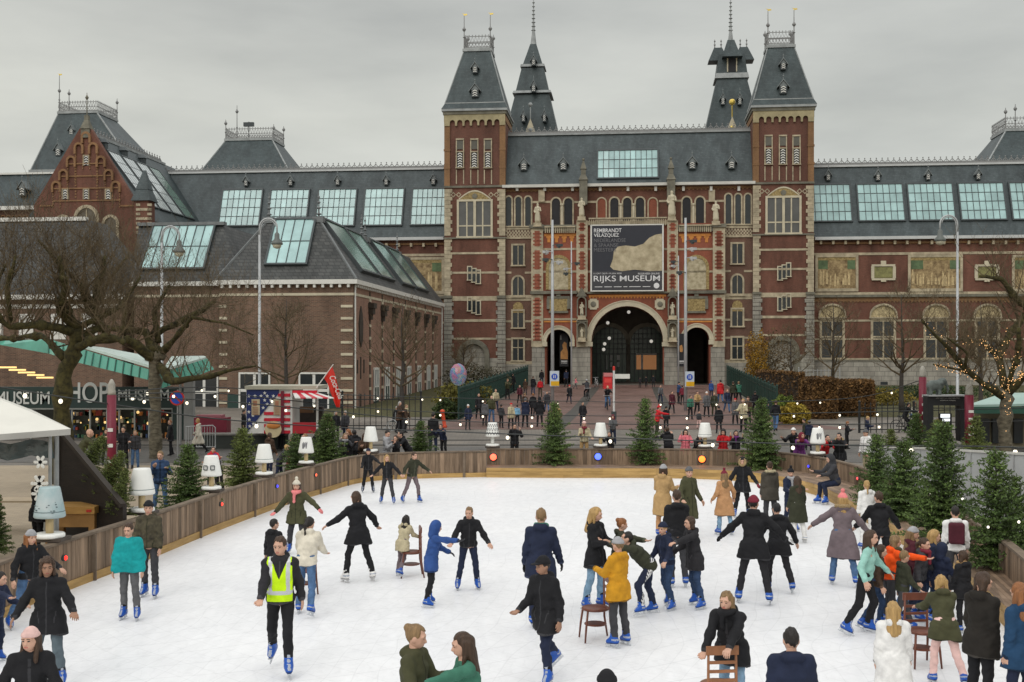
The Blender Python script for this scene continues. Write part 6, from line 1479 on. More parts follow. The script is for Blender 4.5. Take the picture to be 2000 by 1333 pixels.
mb = MB(); mb.box(-.14,.14,-.1,.1,12*s,28*s); mb.build('notice', frame_dk, ps)
# red barrier box by the finger post, orange bollard, bin
p = ground(1188, 760); vn = thing('red_kiosk', 'small red kiosk standing in the mouth of the big arch', 'kiosk', p); s = p.y/FPX
mb = MB(); mb.box(-9*s, 8*s, 0, 1.2, 0, 24*s); mb.build('body', mat('kiosk_red', (.62,.03,.035), .4, .12, 1), vn); mb = MB(); mb.box(-8.5*s, 8.5*s, -.06, 1.2, 24*s, 31*s); mb.build('top', mat('kiosk_pink', (.6,.2,.2), .4, .1), vn); mb = MB(); mb.box(-7*s, 6*s, -.03, 0, 12*s, 20*s); mb.build('hatch', mat('kiosk_red2', (.75,.07,.06), .4, .1), vn)
p = ground(869, 836); bo = thing('bollard', 'leaning orange red bollard beside the path fence', 'bollard', p); mb = MB(); mb.lathe([(.12,0),(.13,.1),(.10,.15),(.10,.85),(.14,.9),(.12,1.0),(.03,1.05)], n=10); mb.build('shaft', mat('bollard_red', (.60,.07,.025), .5, .15), bo, True); mb = MB(); mb.lathe([(.105,.6),(.108,.7)], n=10); mb.build('ring', MATS['bollard_red'], bo)
bo.rotation_euler = (0, rad(-9), 0)
# ---------------------------------------------------------------- maroon posts
maroon = mat('maroon_paint', (.17,.012,.03), .45, .12, 2)
def mpost(label, px, y0, y1, d, r=.13):
    x = gx(px, d); zt = CZ+(HY-y0)/FPX*d; zb = CZ+(HY-y1)/FPX*d; o = thing('maroon_post', label, 'post', (x, d, zb)); h = zt-zb
    mb = MB(); mb.tube([(0,0,0),(0,0,h)], r, 10); mb.build('shaft', maroon, o, True); mb = MB(); mb.lathe([(r*.9,0),(r*.95,.08),(r*.8,.16),(r*.85,.3),(r*.4,.42),(.02,.46)], (0,0,h), 10); mb.build('cap', mat('post_cap', (.35,.33,.28), .5, .2, 4), o, True); mb = MB()
    for k in range(4): mb.box(-r*.5, r*.6, -r-.01, -r+.02, h*(.2+k*.15), h*(.2+k*.15)+.1)
    mb.build('sticker', white_p, o); return o
mpost('maroon post with stickers left of the tent near the shop', 218, 772, 975, 32.5); mpost('maroon post left of the black gateway on the right', 1802, 737, 848, 46, .15); mpost('maroon post right of the black gateway on the right', 1893, 772, 870, 44, .17)
# black gateway / kiosk between the right posts
gk = thing('black_gateway', 'black information gateway with white small print between two maroon posts', 'gateway'); d = 45
mb = MB(); 
def gb(a, b, y0, y1, pr=.2, bk=.3, dd=None): q, w = at(a, y1, dd or d), at(b, y0, dd or d); mb.box(q.x, w.x, (dd or d)-pr, (dd or d)+bk, q.z, w.z)
gb(1808, 1885, 774, 792); gb(1808, 1819, 792, 862); gb(1872, 1885, 792, 862); mb.build('portal', mat('gate_black', (.012,.013,.014), .5, .1), gk)
for i, (a, b, y) in enumerate(((1828, 1874, 779), (1836, 1866, 783.5))): q, w = at(a, y, d-.22), at(b, y-2, d-.22); text('informatie en openingstijden' if i == 0 else 'tickets en toegang', 'lettering', white_p, gk, w.x-q.x, w.z-q.z, q)
mb = MB(); gb(1835, 1858, 808, 862, .05, .1); o = mb.build('display_case', MATS['gate_black'], gk); mb = MB(); gb(1836, 1854, 809, 816, .07, 0); gb(1840, 1854, 818, 823, .07, 0); mb.build('screen', glow('screen_white', (.9,.95,1), .9), gk)
mb = MB(); gb(1808, 1886, 771.5, 774, .4, .4); mb.build('roof', galv, gk)
st = thing('elephant_statue', 'small grey elephant statue on top of the black gateway', 'statue', at(1826, 772, 45)); s = 45/FPX
ep = [((-.1,0,.3),(.12,0,.32),.17,.16),((.2,0,.42),(.26,0,.44),.12,.11),((.34,0,.4),(.42,0,.2),.05,.035),((.42,0,.2),(.4,0,.08),.035,.025)] + [((x,y,.25),(x,y,.0),.06,.055) for x in (-.16,.12) for y in (-.08,.08)] + [((.2,.14,.44),(.16,.18,.38),.07,.05),((.2,-.14,.44),(.16,-.18,.38),.07,.05)]
vs, fs = surfnet(lambda P: np.maximum(union(P, ep, .04), -P[:,2]), *bounds(ep), .022); npmesh('elephant_body', vs*1.25, fs, mat('statue_grey', (.12,.14,.13), .7, .3, 6), st)
# green-roofed kiosk at the far right
kr = thing('green_roofed_kiosk', 'low kiosk with a pale green roof at the right edge behind the trees', 'kiosk'); d = 52
mb = MB(); p = [at(1888, 796, 50), at(2140, 790, 50), at(2140, 770, 54), at(1960, 772, 54)]; mb.add(p + [q+Vector((0,0,.1)) for q in p], [(0,3,2,1),(4,5,6,7)] + [(i,(i+1)%4,(i+1)%4+4,i+4) for i in range(4)]); mb.build('roof', mat('kiosk_roof', (.30,.42,.37), .5, .12, .6), kr)
mb = MB(); q, w = at(1900, 808, 50), at(2140, 795, 50); mb.box(q.x, w.x, 49.9, 50.2, q.z, w.z); mb.build('fascia', mat('kiosk_green', (.02,.075,.05), .5, .1), kr)
mb = MB(); q, w = at(1905, 880, 51.5), at(2140, 808, 51.5); mb.box(q.x, w.x, 51.5, 53, 0, w.z); mb.build('wall', mat('kiosk_wall', (.20,.17,.11), .7, .4, .8), kr)
mb = MB()
for px in (1915, 1938, 1980, 2010): q, w = at(px, 866, 51.4), at(px+17, 818, 51.4); mb.box(q.x, w.x, 51.35, 51.5, q.z, w.z)
mb.build('window', glass_dk, kr)
# ---------------------------------------------------------------- snack stall with the flag panels
STD = 49.0
stl = thing('snack_stall', 'snack stall trailer painted with stars and stripes, its hatch open', 'food stall')
def qb(mb, a, b, y0, y1, pr=.03, bk=0., m=0, d=STD): q, w = at(a, y1, d), at(b, y0, d); return mb.box(q.x, w.x, d-pr, d+bk, q.z, w.z, m)
red_s, wht_s, blu_s = mat('stall_red', (.55,.012,.035), .4, .1, 2), mat('stall_white', (.68,.67,.63), .45, .08, 2), mat('stall_blue', (.012,.025,.12), .4, .12, 2)
mb = MB(); qb(mb, 481, 568, 758, 847, 0, 2.4); qb(mb, 568, 572, 758, 847, .02, 2.4); mb.build('body', wht_s, stl)
mb = MB(); qb(mb, 479, 622, 754, 761, .12, 2.5); mb.build('roof', mat('stall_roof', (.40,.38,.3), .6, .15, 1), stl)
mb = MB()
for k in range(7): y0 = 763+k*12; qb(mb, 516 if k > 2 else 543, 567, y0+6, y0+12, .035)
mb.build('red_stripes', red_s, stl)
mb = MB(); q = [(482,761),(545,761),(545,768),(514,806),(482,846)]; P_ = [at(x, y, STD) for x, y in q]; mb.prism([(p.x, p.z) for p in P_][::-1], STD-.045, STD-.0); mb.build('blue_field', blu_s, stl)
mb = MB()
for x, y in [(486+12*i, 774) for i in range(5)] + [(487,789),(517,782),(529,782),(486,805),(494,798),(514,797),(522,790),(487,820),(494,812),(488,833),(495,828),(517,768)]:
    p = at(x, y, STD-.05); r = .085; mb.prism([(p.x+r*(1 if k % 2 == 0 else .42)*math.sin(math.pi*k/5), p.z+r*(1 if k % 2 == 0 else .42)*math.cos(math.pi*k/5)) for k in range(10)][::-1], STD-.06, STD-.046)
mb.build('white_stars', white_p, stl)
mb = MB(); qb(mb, 549, 555, 764, 847, .1); mb.build('door_post', mat('stall_maroon', (.16,.012,.03), .4, .1), stl)
for a, b in ((492, 508), (535, 550)):
    mb = MB(); qb(mb, a, b, 780, 811, .07); o = mb.build('snack_poster', mat('poster_cream', (.48,.40,.26), .6, .2, 3), stl)
    g = MB(); qb(g, a+3, b-5, 783, 793, .08); 
    for k in range(4): qb(g, a+2, b-3, 796+k*4, 798+k*4, .08)
    g.build('snack_picture', mat('snack_brown', (.35,.16,.09), .6, .3, 4), o)
mb = MB(); p = at(534, 839, STD-.1); mb.T = Matrix.Translation(p) @ Matrix.Rotation(rad(90), 4, 'X'); mb.lathe([(.36,0),(.36,.06)], n=20); o = mb.build('burger_sign', mat('bun_cream', (.6,.5,.3), .6, .1), stl)
mb = MB(); p = at(534, 832, STD-.18); mb.ball(p, .3, 12, sz=.45, sy=.2); mb.build('bun_top', mat('bun_orange', (.6,.22,.05), .5, .15, 3), o)
mb = MB(); qb(mb, 572, 620, 763, 769, .1, .1); mb.build('hatch_header', red_s, stl)
mb = MB(); qb(mb, 568, 571, 762, 847, .06, .1); qb(mb, 618, 621, 762, 847, .06, .1); mb.build('frame_post', wht_s, stl)
mb = MB(); qb(mb, 572, 618, 798, 847, -1.6, 2.0); mb.build('stall_interior', mat('stall_dark', (.045,.035,.03), .7, .5, 1.5), stl)
mb = MB(); qb(mb, 572, 618, 826, 847, .05, .3); mb.build('counter', mat('counter_red', (.45,.02,.03), .5, .15, 1), stl)
mb = MB(); qb(mb, 580, 606, 797, 808, -.6, .8); mb.build('shelf', mat('shelf_brown', (.16,.09,.045), .7, .3, 2), stl)
mb = MB(); awn = MB()
for k in range(7):
    a, b = 572+k*6.9, 572+(k+1)*6.9; q = [at(a, 769, STD), at(b, 769, STD), at(b+28*(k+1)/7+4, 779, STD-1.6), at(a+28*k/7+4, 779, STD-1.6)]; (mb if k % 2 else awn).add(q + [x+Vector((0,0,.04)) for x in q], [(0,3,2,1),(4,5,6,7)] + [(i,(i+1)%4,(i+1)%4+4,i+4) for i in range(4)])
mb.build('awning_red', red_s, stl); awn.build('awning_white', wht_s, stl)
# red flag on a slanting pole
fg = thing('flag', 'red advertising flag with white script on a slanting pole above the stall', 'flag'); d = STD-.3
mb = MB(); mb.tube([at(618, 758, d), at(651, 712, d)], [.03,.02], 6); mb.build('flag_pole', white_p, fg)
NFx, NFy = 10, 16; vs = []
ed0 = [(649,716),(655,735),(660,755),(665,778),(664,796)]; ed1 = [(633,739),(640,750),(645,765),(652,784),(657,796)]
def le(E, t): k = min(len(E)-2, int(t*(len(E)-1))); f = t*(len(E)-1)-k; return E[k][0]+(E[k+1][0]-E[k][0])*f, E[k][1]+(E[k+1][1]-E[k][1])*f
for j in range(NFy+1):
    for i in range(NFx+1):
        a, b = le(ed1, j/NFy), le(ed0, j/NFy); t = i/NFx; vs.append(at(a[0]+(b[0]-a[0])*t, a[1]+(b[1]-a[1])*t, d + .10*math.sin(t*7+j*.35)))
mb = MB(); F_ = [(j*(NFx+1)+i, j*(NFx+1)+i+1, (j+1)*(NFx+1)+i+1, (j+1)*(NFx+1)+i) for j in range(NFy) for i in range(NFx)]; n_ = len(vs); off = Vector((0,.012,0)); mb.add(vs + [Vector(v)+off for v in vs], F_ + [tuple(x+n_ for x in f[::-1]) for f in F_]); mb.build('flag_cloth', mat('flag_red', (.68,.035,.02), .6, .12, 3), fg, True)
p = at(643, 737, d-.14); text('Coca-Cola', 'lettering', white_p, fg, 1.05, .26, p, (rad(90), rad(67), 0), bold=.01, shear=.3)
# waste skip, barrier, red box, planter wall by the stall
p = ground(410, 875); sk = thing('maroon_box', 'maroon cabinet standing behind the metal barrier', 'cabinet', (gx(415,52), 52, 0)); mb = MB(); mb.box(-.75,.75,-.4,.4,.5,1.35); mb.build('body', maroon, sk); mb = MB(); mb.box(-.65,.5,-.35,.35,1.35,1.47); mb.build('lid', mat('lid_pink', (.3,.1,.12), .6, .2), sk)
br = thing('crowd_barrier', 'grey metal crowd barrier beside the shop pillar', 'barrier', (gx(392,50), 50, 0)); mb = MB(); mb.tube([(-.65,0,.1),(-.65,0,1.05),(.55,0,1.1),(.65,0,1),(.65,0,.1)], .025, 6); mb.build('frame', galv, br); mb = MB()
for k in range(10): mb.tube([(-.55+k*.12,0,.15),(-.55+k*.12,0,1.06)], .012, 4)
mb.tube([(-.65,0,.15),(.65,0,.15)], .02, 5); mb.build('bars', galv, br)
pl_ = thing('low_wall', 'low dark planter wall in front of the snack stall', 'wall'); mb = MB(); mb.box(gx(384,50.8), gx(560,50.8), 50.6, 51.2, 0, .62); mb.build('wall_body', mat('dark_planter', (.04,.045,.04), .8, .3, 1), pl_); mb = MB(); mb.box(gx(384,50.8)-.03, gx(560,50.8)+.03, 50.55, 51.25, .62, .7); mb.build('coping', mat('kerb_pale', (.2,.19,.17), .8, .2), pl_)
# soap bubble
sbm, nt, b_, N_, L_ = nodes('soap_film'); b_.inputs['Roughness'].default_value = .05; b_.inputs['Alpha'].default_value = .5; b_.inputs['Specular IOR Level'].default_value = 1
tc = N_.new('ShaderNodeTexCoord'); nz = N_.new('ShaderNodeTexNoise'); nz.inputs['Scale'].default_value = 1.6; nz.inputs['Distortion'].default_value = 1.2; rp = N_.new('ShaderNodeValToRGB'); L_.new(tc.outputs['Object'], nz.inputs[0]); L_.new(nz.outputs[0], rp.inputs[0]); L_.new(rp.outputs[0], b_.inputs['Base Color'])
for p_, c_ in ((.3,(.55,.45,.25,1)),(.42,(.7,.2,.3,1)),(.5,(.2,.25,.6,1)),(.58,(.15,.5,.5,1)),(.7,(.6,.6,.5,1))): e_ = rp.color_ramp.elements.new(p_); e_.color = c_
bu = MB(); p = at(895, 732, 57); bu.ball((0,0,0), .44, 24, sz=1.28); o = bu.build('soap_bubble', sbm, None, True); o.location = p; tag(o, 'large iridescent soap bubble floating left of the path', 'bubble')
# ---------------------------------------------------------------- the ice
icem, nt, b_, N_, L_ = nodes('ice'); tc = N_.new('ShaderNodeTexCoord')
n1 = N_.new('ShaderNodeTexNoise'); n1.inputs['Scale'].default_value = .35; n1.inputs['Detail'].default_value = 6
n2 = N_.new('ShaderNodeTexNoise'); n2.inputs['Scale'].default_value = 5; n2.inputs['Detail'].default_value = 8; n2.inputs['Roughness'].default_value = .7
mp = N_.new('ShaderNodeMapping'); mp.inputs['Scale'].default_value = (1, .35, 1); mp.inputs['Rotation'].default_value = (0, 0, .5)
wv = N_.new('ShaderNodeTexWave'); wv.inputs['Scale'].default_value = .8; wv.inputs['Distortion'].default_value = 22; wv.inputs['Detail'].default_value = 6; wv.inputs['Detail Scale'].default_value = 1.6
L_.new(tc.outputs['Object'], n1.inputs[0]); L_.new(tc.outputs['Object'], mp.inputs[0]); L_.new(mp.outputs[0], n2.inputs[0]); L_.new(tc.outputs['Object'], wv.inputs[0])
rp = N_.new('ShaderNodeValToRGB'); L_.new(n1.outputs[0], rp.inputs[0]); rp.color_ramp.elements[0].position = .3; rp.color_ramp.elements[1].position = .7
rp.color_ramp.elements[0].color = (.79,.795,.81,1); rp.color_ramp.elements[1].color = (.86,.86,.865,1)
r2 = N_.new('ShaderNodeMapRange'); r2.inputs['From Min'].default_value = .3; r2.inputs['From Max'].default_value = .7; r2.inputs['To Min'].default_value = .93; r2.inputs['To Max'].default_value = 1.05; L_.new(n2.outputs[0], r2.inputs[0])
r3 = N_.new('ShaderNodeMapRange'); r3.inputs['From Min'].default_value = .0; r3.inputs['From Max'].default_value = .08; r3.inputs['To Min'].default_value = .955; r3.inputs['To Max'].default_value = 1.0; L_.new(wv.outputs['Fac'], r3.inputs[0])
mu_ = N_.new('ShaderNodeMath'); mu_.operation = 'MULTIPLY'; L_.new(r2.outputs[0], mu_.inputs[0]); L_.new(r3.outputs[0], mu_.inputs[1])
for sc0, rot0, ds0, th0, lo0 in ((1.7, 1.1, 9, .035, .90), (2.6, 2.3, 6, .03, .92), (3.1, .2, 14, .04, .92)):   # blade cuts: thin curved lines that come and go
    m5 = N_.new('ShaderNodeMapping'); m5.inputs['Rotation'].default_value = (0, 0, rot0); m5.inputs['Location'].default_value = (rot0*7, 3*rot0, 0); L_.new(tc.outputs['Object'], m5.inputs[0])
    w5 = N_.new('ShaderNodeTexWave'); w5.inputs['Scale'].default_value = sc0*.3; w5.inputs['Distortion'].default_value = ds0; w5.inputs['Detail'].default_value = 1; w5.inputs['Detail Scale'].default_value = .35; L_.new(m5.outputs[0], w5.inputs[0])
    r5 = N_.new('ShaderNodeMapRange'); r5.inputs['From Min'].default_value = 0; r5.inputs['From Max'].default_value = th0*.25; r5.inputs['To Min'].default_value = lo0; r5.inputs['To Max'].default_value = 1; L_.new(w5.outputs['Fac'], r5.inputs[0])
    m6 = N_.new('ShaderNodeMath'); m6.operation = 'MULTIPLY'; L_.new(mu_.outputs[0], m6.inputs[0]); L_.new(r5.outputs[0], m6.inputs[1]); mu_ = m6
sc_ = N_.new('ShaderNodeVectorMath'); sc_.operation = 'SCALE'; L_.new(rp.outputs[0], sc_.inputs[0]); L_.new(mu_.outputs[0], sc_.inputs['Scale']); L_.new(sc_.outputs[0], b_.inputs['Base Color'])
b_.inputs['Roughness'].default_value = .42; b_.inputs['Specular IOR Level'].default_value = .35
bp = N_.new('ShaderNodeBump'); bp.inputs['Strength'].default_value = .25; bp.inputs['Distance'].default_value = .01; L_.new(n2.outputs[0], bp.inputs['Height']); L_.new(bp.outputs[0], b_.inputs['Normal'])
LEFT = [(-900,1700),(-330,1400),(0,1212),(140,1152),(300,1090),(420,1040),(560,987),(640,962),(690,947),(750,939),(850,935),(950,933)]
BACK = [(950,934),(1100,935),(1250,935),(1360,937),(1440,941),(1520,951),(1590,968),(1640,992),(1720,1040),(1800,1090),(1880,1150),(1960,1225),(2040,1310),(2300,1600)]
G2 = lambda px, py, z=0.: Vector(((px-1000)/FPX*FPX*(CZ-z)/(py-HY), FPX*(CZ-z)/(py-HY), z))
def smooth(ps, k=4):
    out = []
    for i in range(len(ps)-1):
        p0, p1, p2, p3 = ps[max(0,i-1)], ps[i], ps[i+1], ps[min(len(ps)-1,i+2)]
        for j in range(k):
            t = j/k; out.append(.5*((2*p1)+(-p0+p2)*t+(2*p0-5*p1+4*p2-p3)*t*t+(-p0+3*p1-3*p2+p3)*t**3))
    return out + [ps[-1]]
lp = smooth([G2(*p) for p in LEFT]); bp_ = smooth([G2(*p) for p in BACK])
ice = MB(); ring = lp + bp_ + [Vector((bp_[-1].x, -2, 0)), Vector((lp[0].x, -2, 0))]
ice.add([(p.x, p.y, .018) for p in ring], [tuple(range(len(ring)))[::-1]]); tag(ice.build('ice_rink', icem), kind='structure')
# ---------------------------------------------------------------- boards round it
plank = mat('board_wood', (.20,.135,.085), .8, .35, 2.2, .4, 20, col2=(.30,.21,.14), attr=.35, stretch=(6,6,.6)); plank_y = mat('fresh_wood', (.42,.25,.075), .6, .3, 2, .2, 20, col2=(.52,.33,.12), attr=.12, stretch=(.6,.6,6)); cap_m = mat('board_cap', (.16,.12,.085), .8, .3, 3)
deck_m = mat('deck_wood', (.21,.135,.085), .65, .3, 2, .3, 25, col2=(.29,.20,.135), attr=.25)
def boards(path, z0, z1, th, name, label, out=1., pw=.14, kick=True):
    o = thing(name, label, 'rink boards'); mb = MB(); cp = MB(); kb = MB(); ps_ = MB()
    acc = 0
    for a, b in zip(path, path[1:]):
        L = (b-a).length; t = (b-a)/max(L, 1e-6); n = Vector((-t.y, t.x, 0))*out; k = max(1, int(L/pw))
        for i in range(k):
            p, q = a+(b-a)*i/k+t*.003, a+(b-a)*(i+1)/k-t*.003; j = RD.uniform(-.004,.004); hz = RD.uniform(-.012,.012)
            c = [p+n*j, q+n*j, q+n*(th+j), p+n*(th+j)]
            mb.add([(x.x,x.y,z0) for x in c]+[(x.x,x.y,z1+hz) for x in c], [(0,3,2,1),(4,5,6,7),(0,1,5,4),(1,2,6,5),(2,3,7,6),(3,0,4,7)])
        cp.beam((a+n*th*.5).to_3d()+Vector((0,0,z1+.03)), (b+n*th*.5)+Vector((0,0,z1+.03)), th+.06, .045)
        if kick: kb.add([(x.x,x.y,z) for z in (.0,.17) for x in (a-n*.03, b-n*.03, b-n*.004, a-n*.004)], [(0,3,2,1),(4,5,6,7),(0,1,5,4),(1,2,6,5),(2,3,7,6),(3,0,4,7)])
        acc += L
        if acc > 2.3: acc = 0; m_ = b-n*.03; ps_.beam((m_.x,m_.y,z0), (m_.x,m_.y,z1), .09, .05)
    mb.build('planks', plank, o); cp.build('top_rail', cap_m, o); ps_.build('batten', cap_m, o)
    if kick: kb.build('kick_board', plank_y, o)
    return o
HB = .87
boards(lp[6:], 0, HB, .1, 'rink_boards', 'long curved wooden boards with yellow kick strip along the left side of the ice')
back_top = [(950,908),(1100,908),(1250,908),(1360,909),(1440,911),(1520,916),(1590,926),(1650,940),(1700,958),(1760,990),(1830,1025),(1900,1072),(1960,1120),(2010,1168),(2100,1260)]
bk = smooth([G2(px, py, .35) for px, py in back_top]); bk = [Vector((p.x, p.y, 0)) for p in bk]
boards(bk, .35, HB, .1, 'rink_boards', 'curved wooden boards behind the raised deck at the back and right of the ice', kick=False)
# raised deck and its yellow face
dk = thing('wooden_deck', 'raised plank deck with yellow wood face along the far and right edge of the ice', 'deck')
fpth = [p.copy() for p in bp_]; fc = MB(); tp = MB()
for a, b in zip(fpth, fpth[1:]):
    L = (b-a).length; t = (b-a)/L; n = Vector((-t.y, t.x, 0))
    for z0, z1, o_ in ((.0,.11,0.),(.115,.225,.004),(.23,.345,0.)): fc.add([(x.x,x.y,z) for z in (z0,z1) for x in (a-n*o_, b-n*o_, b+n*.06, a+n*.06)], [(0,3,2,1),(4,5,6,7),(0,1,5,4),(1,2,6,5),(2,3,7,6),(3,0,4,7)])
fc.build('deck_face', plank_y, dk)
N1 = 60; 
def resample(ps, n):
    d = [0.]
    for a, b in zip(ps, ps[1:]): d.append(d[-1]+(b-a).length)
    out = []
    for i in range(n+1):
        s = d[-1]*i/n; k = 0
        while k < len(d)-2 and d[k+1] < s: k += 1
        t = (s-d[k])/max(1e-6, d[k+1]-d[k]); out.append(ps[k].lerp(ps[k+1], t))
    return out
fa, ba = resample(fpth, N1*2), resample(bk, N1*2)
for i in range(N1*2):
    for j in range(7):
        s0, s1 = j/7+.004, (j+1)/7-.004; q = [fa[i].lerp(ba[i], s0), fa[i+1].lerp(ba[i+1], s0), fa[i+1].lerp(ba[i+1], s1), fa[i].lerp(ba[i], s1)]
        tp.add([(p.x,p.y,.30) for p in q]+[(p.x,p.y,.352) for p in q], [(0,3,2,1),(4,5,6,7),(0,1,5,4),(1,2,6,5),(2,3,7,6),(3,0,4,7)], r=(hash((i//8, j)) % 97)/97)
tp.build('deck_planks', deck_m, dk)
# coloured lamps let into the boards
def blamp(px, py, col, nm, lab, big=True, z=.62, path=None):
    path = path or bk
    best = min(((a.lerp(b, t), a, b) for a, b in zip(path, path[1:]) for t in (0,.25,.5,.75)), key=lambda q: abs((q[0].x/q[0].y)*FPX+1000-px)); p, a, b = best; n = Vector((-(b-a).y, (b-a).x, 0)).normalized()
    z = CZ + (HY-py)/FPX*p.y
    o = thing('board_light', lab, 'light', (p.x-n.x*.0, p.y-n.y*.0, z), math.atan2(n.y, n.x)-math.pi/2)
    r = .12 if big else .045
    mb = MB(); mb.T = Matrix.Rotation(rad(90), 4, 'X'); mb.lathe([(r*1.25,-.02),(r*1.25,.03),(r*1.1,.05)], n=16); mb.T = Matrix.Rotation(rad(90), 4, 'X') @ Matrix.Translation((0,0,.0)); mb.build('housing', frame_dk, o)
    mb = MB(); mb.T = Matrix.Rotation(rad(90), 4, 'X'); mb.lathe([(r,.04),(r*.9,.065),(r*.4,.08)], n=16); mb.build('lens', glow('lens_'+nm, col, 3.2 if big else 1.6), o); return o
blamp(966, 893, (1,.10,.05), 'red', 'glowing red round light in the back boards below the patterned lamp'); blamp(1171, 892, (.06,.10,1), 'blue', 'glowing blue round light in the middle of the back boards'); blamp(1373, 897, (1,.16,.02), 'orange', 'glowing orange round light in the back boards on the right', .07)
blamp(1582, 911, (.05,.05,1), 'violet', 'small blue light on the curved back boards at the right', False); blamp(1677, 935, (1,.08,.08), 'rose', 'small red light on the curved boards beside the spruces', False)
for px, py, c, k, lab in ((123,1090,(1,.03,.02),'red2','small red light on the boards below the blue patterned lamp'),(434,985,(1,.05,.03),'red3','small red light on the left boards below the first spruces'),(536,950,(.06,.05,.9),'blue2','small blue light on the left boards'),(614,928,(1,.12,.05),'red4','small orange red light on the left boards near the far bend')): blamp(px, py, c, k, lab, False, path=[p for p in lp[6:]])
# ---------------------------------------------------------------- giant white table lamps along the boards
plast = mat('lamp_plastic', (.80,.80,.76), .4, .06, 2); wood_l = mat('lamp_wood', (.50,.38,.20), .5, .2, 4, stretch=(3,3,.5))
def biglamp(px, yb, H, label, look=0, x_off=0):
    z = HB+.12; H *= .88; path = lp[6:] if px < 940 else bk
    p, a, b = min(((a.lerp(b, t), a, b) for a, b in zip(path, path[1:]) for t in (0,.25,.5,.75)), key=lambda q: abs((q[0].x/q[0].y)*FPX+1000-px)); n = Vector((-(b-a).y, (b-a).x, 0)).normalized(); d = p.y + .20/max(.35, n.x*p.x/p.y + n.y)
    s = H*d/(FPX*(CZ-z)/(yb-HY)); o = thing('giant_table_lamp', label, 'lamp', (gx(px, d), d, z), group='giant white lamps round the rink')
    mb = MB(); mb.box(-.31*s,.31*s,-.22*s,.31*s,-.055,0); mb.beam((0,.24,-.05),(0,.24,-z),.2,.2); mb.build('stand_block', mat('stand_dark', (.06,.045,.035), .7, .3), o)
    mb = MB(); mb.lathe([(.27*s,0),(.29*s,.02*s),(.29*s,.07*s),(.27*s,.09*s)], n=24); mb.build('lamp_base', plast, o, True)
    mb = MB(); mb.tube([(0,0,.08*s),(0,0,.5*s)], .075*s, 12); mb.build('stem', wood_l if look != 2 else plast, o, True)
    sm = plast
    if look == 1: sm = mat('shade_winter', (.62,.68,.68), .45, .2, 2.2, col2=(.25,.40,.42))
    mb = MB(); mb.lathe([(.285*s,.40*s),(.30*s,.42*s),(.295*s,.47*s),(.20*s,.97*s),(.185*s,1.0*s),(.02,1.0*s)], n=28); sh = mb.build('lamp_shade', sm, o, True)
    if look == 2:
        g = MB()
        for k in range(14):
            for j in range(3):
                a0 = 2*math.pi*(k+.5*(j%2))/14; r0 = (.29-.1*(j+.15)/3)*s+.006; r1 = (.29-.1*(j+.95)/3)*s+.006; z0, z1 = (.47+.5*(j+.1)/3)*s, (.47+.5*(j+.9)/3)*s
                for da in (-.2, .2): g.beam((r0*math.cos(a0), r0*math.sin(a0), z0), (r1*math.cos(a0+da), r1*math.sin(a0+da), z1), .02*s, .012)
        g.build('shade_pattern', mat('pattern_grey', (.12,.12,.12), .6, .1), sh)
    if look == 3:
        g = MB(); 
        for q in (-1, 1): g.beam((q*.16*s,-.252*s,.72*s),(q*.05*s,-.285*s,.72*s),.015,.02); g.beam((q*.16*s,-.252*s,.60*s),(q*.05*s,-.285*s,.60*s),.015,.02); g.beam((q*.16*s,-.248*s,.72*s),(q*.16*s,-.268*s,.60*s),.015,.02); g.beam((q*.05*s,-.275*s,.72*s),(q*.05*s,-.29*s,.60*s),.015,.02)
        g.build('drawn_glasses', frame_dk, sh)
    if look == 4:
        g = MB(); 
        for k in range(9): g.beam((-.09*s+.018*k*s,-.262*s,.58*s),(-.10*s+.022*k*s,-.225*s,.78*s+.02*(k%3)),.014,.014)
        g.build('drawn_portrait', mat('pencil_grey', (.22,.22,.23), .7, .3), sh)
    if look in (5, 1):
        g = MB(); g.lathe([(.287*s,.515*s),(.284*s,.53*s)], n=28); 
        if look == 1:
            for k in range(22): a = -1.57+rr.uniform(-1.1,1.1); zz = rr.uniform(.5,.72)*s; r = (.30-.2*(zz/s-.45))*s; g.ball((r*math.cos(a), r*math.sin(a), zz), rr.uniform(.008,.028), 5, sz=.5)
        g.build('shade_band', mat('band_dark', (.10,.14,.15), .6, .3), sh)
    return o
biglamp(97, 1050, 1.02, 'giant table lamp with a blue wintry landscape on its shade', 1); biglamp(277, 1003, 1.0, 'plain giant white lamp with a double rim beside the man in a blue jacket', 5); biglamp(413, 956, .92, 'giant white lamp with glasses drawn on its shade', 3)
biglamp(516, 926, .93, 'plain giant white lamp in front of the snack stall', 5); biglamp(598, 901, .90, 'giant white lamp with a grey portrait sketch between two spruces', 4); biglamp(724, 884, .93, 'plain giant white lamp beside the couple in hoodies, far left boards', 0)
biglamp(962, 877, .92, 'giant white lamp with a dark lattice pattern on its shade', 2); biglamp(1173, 875, .92, 'plain giant white lamp in the middle of the back boards', 0); biglamp(1377, 879, .92, 'giant white lamp beside the person in a red coat', 5); biglamp(1597, 889, .95, 'giant white lamp with a round portrait at the right bend of the boards', 4)
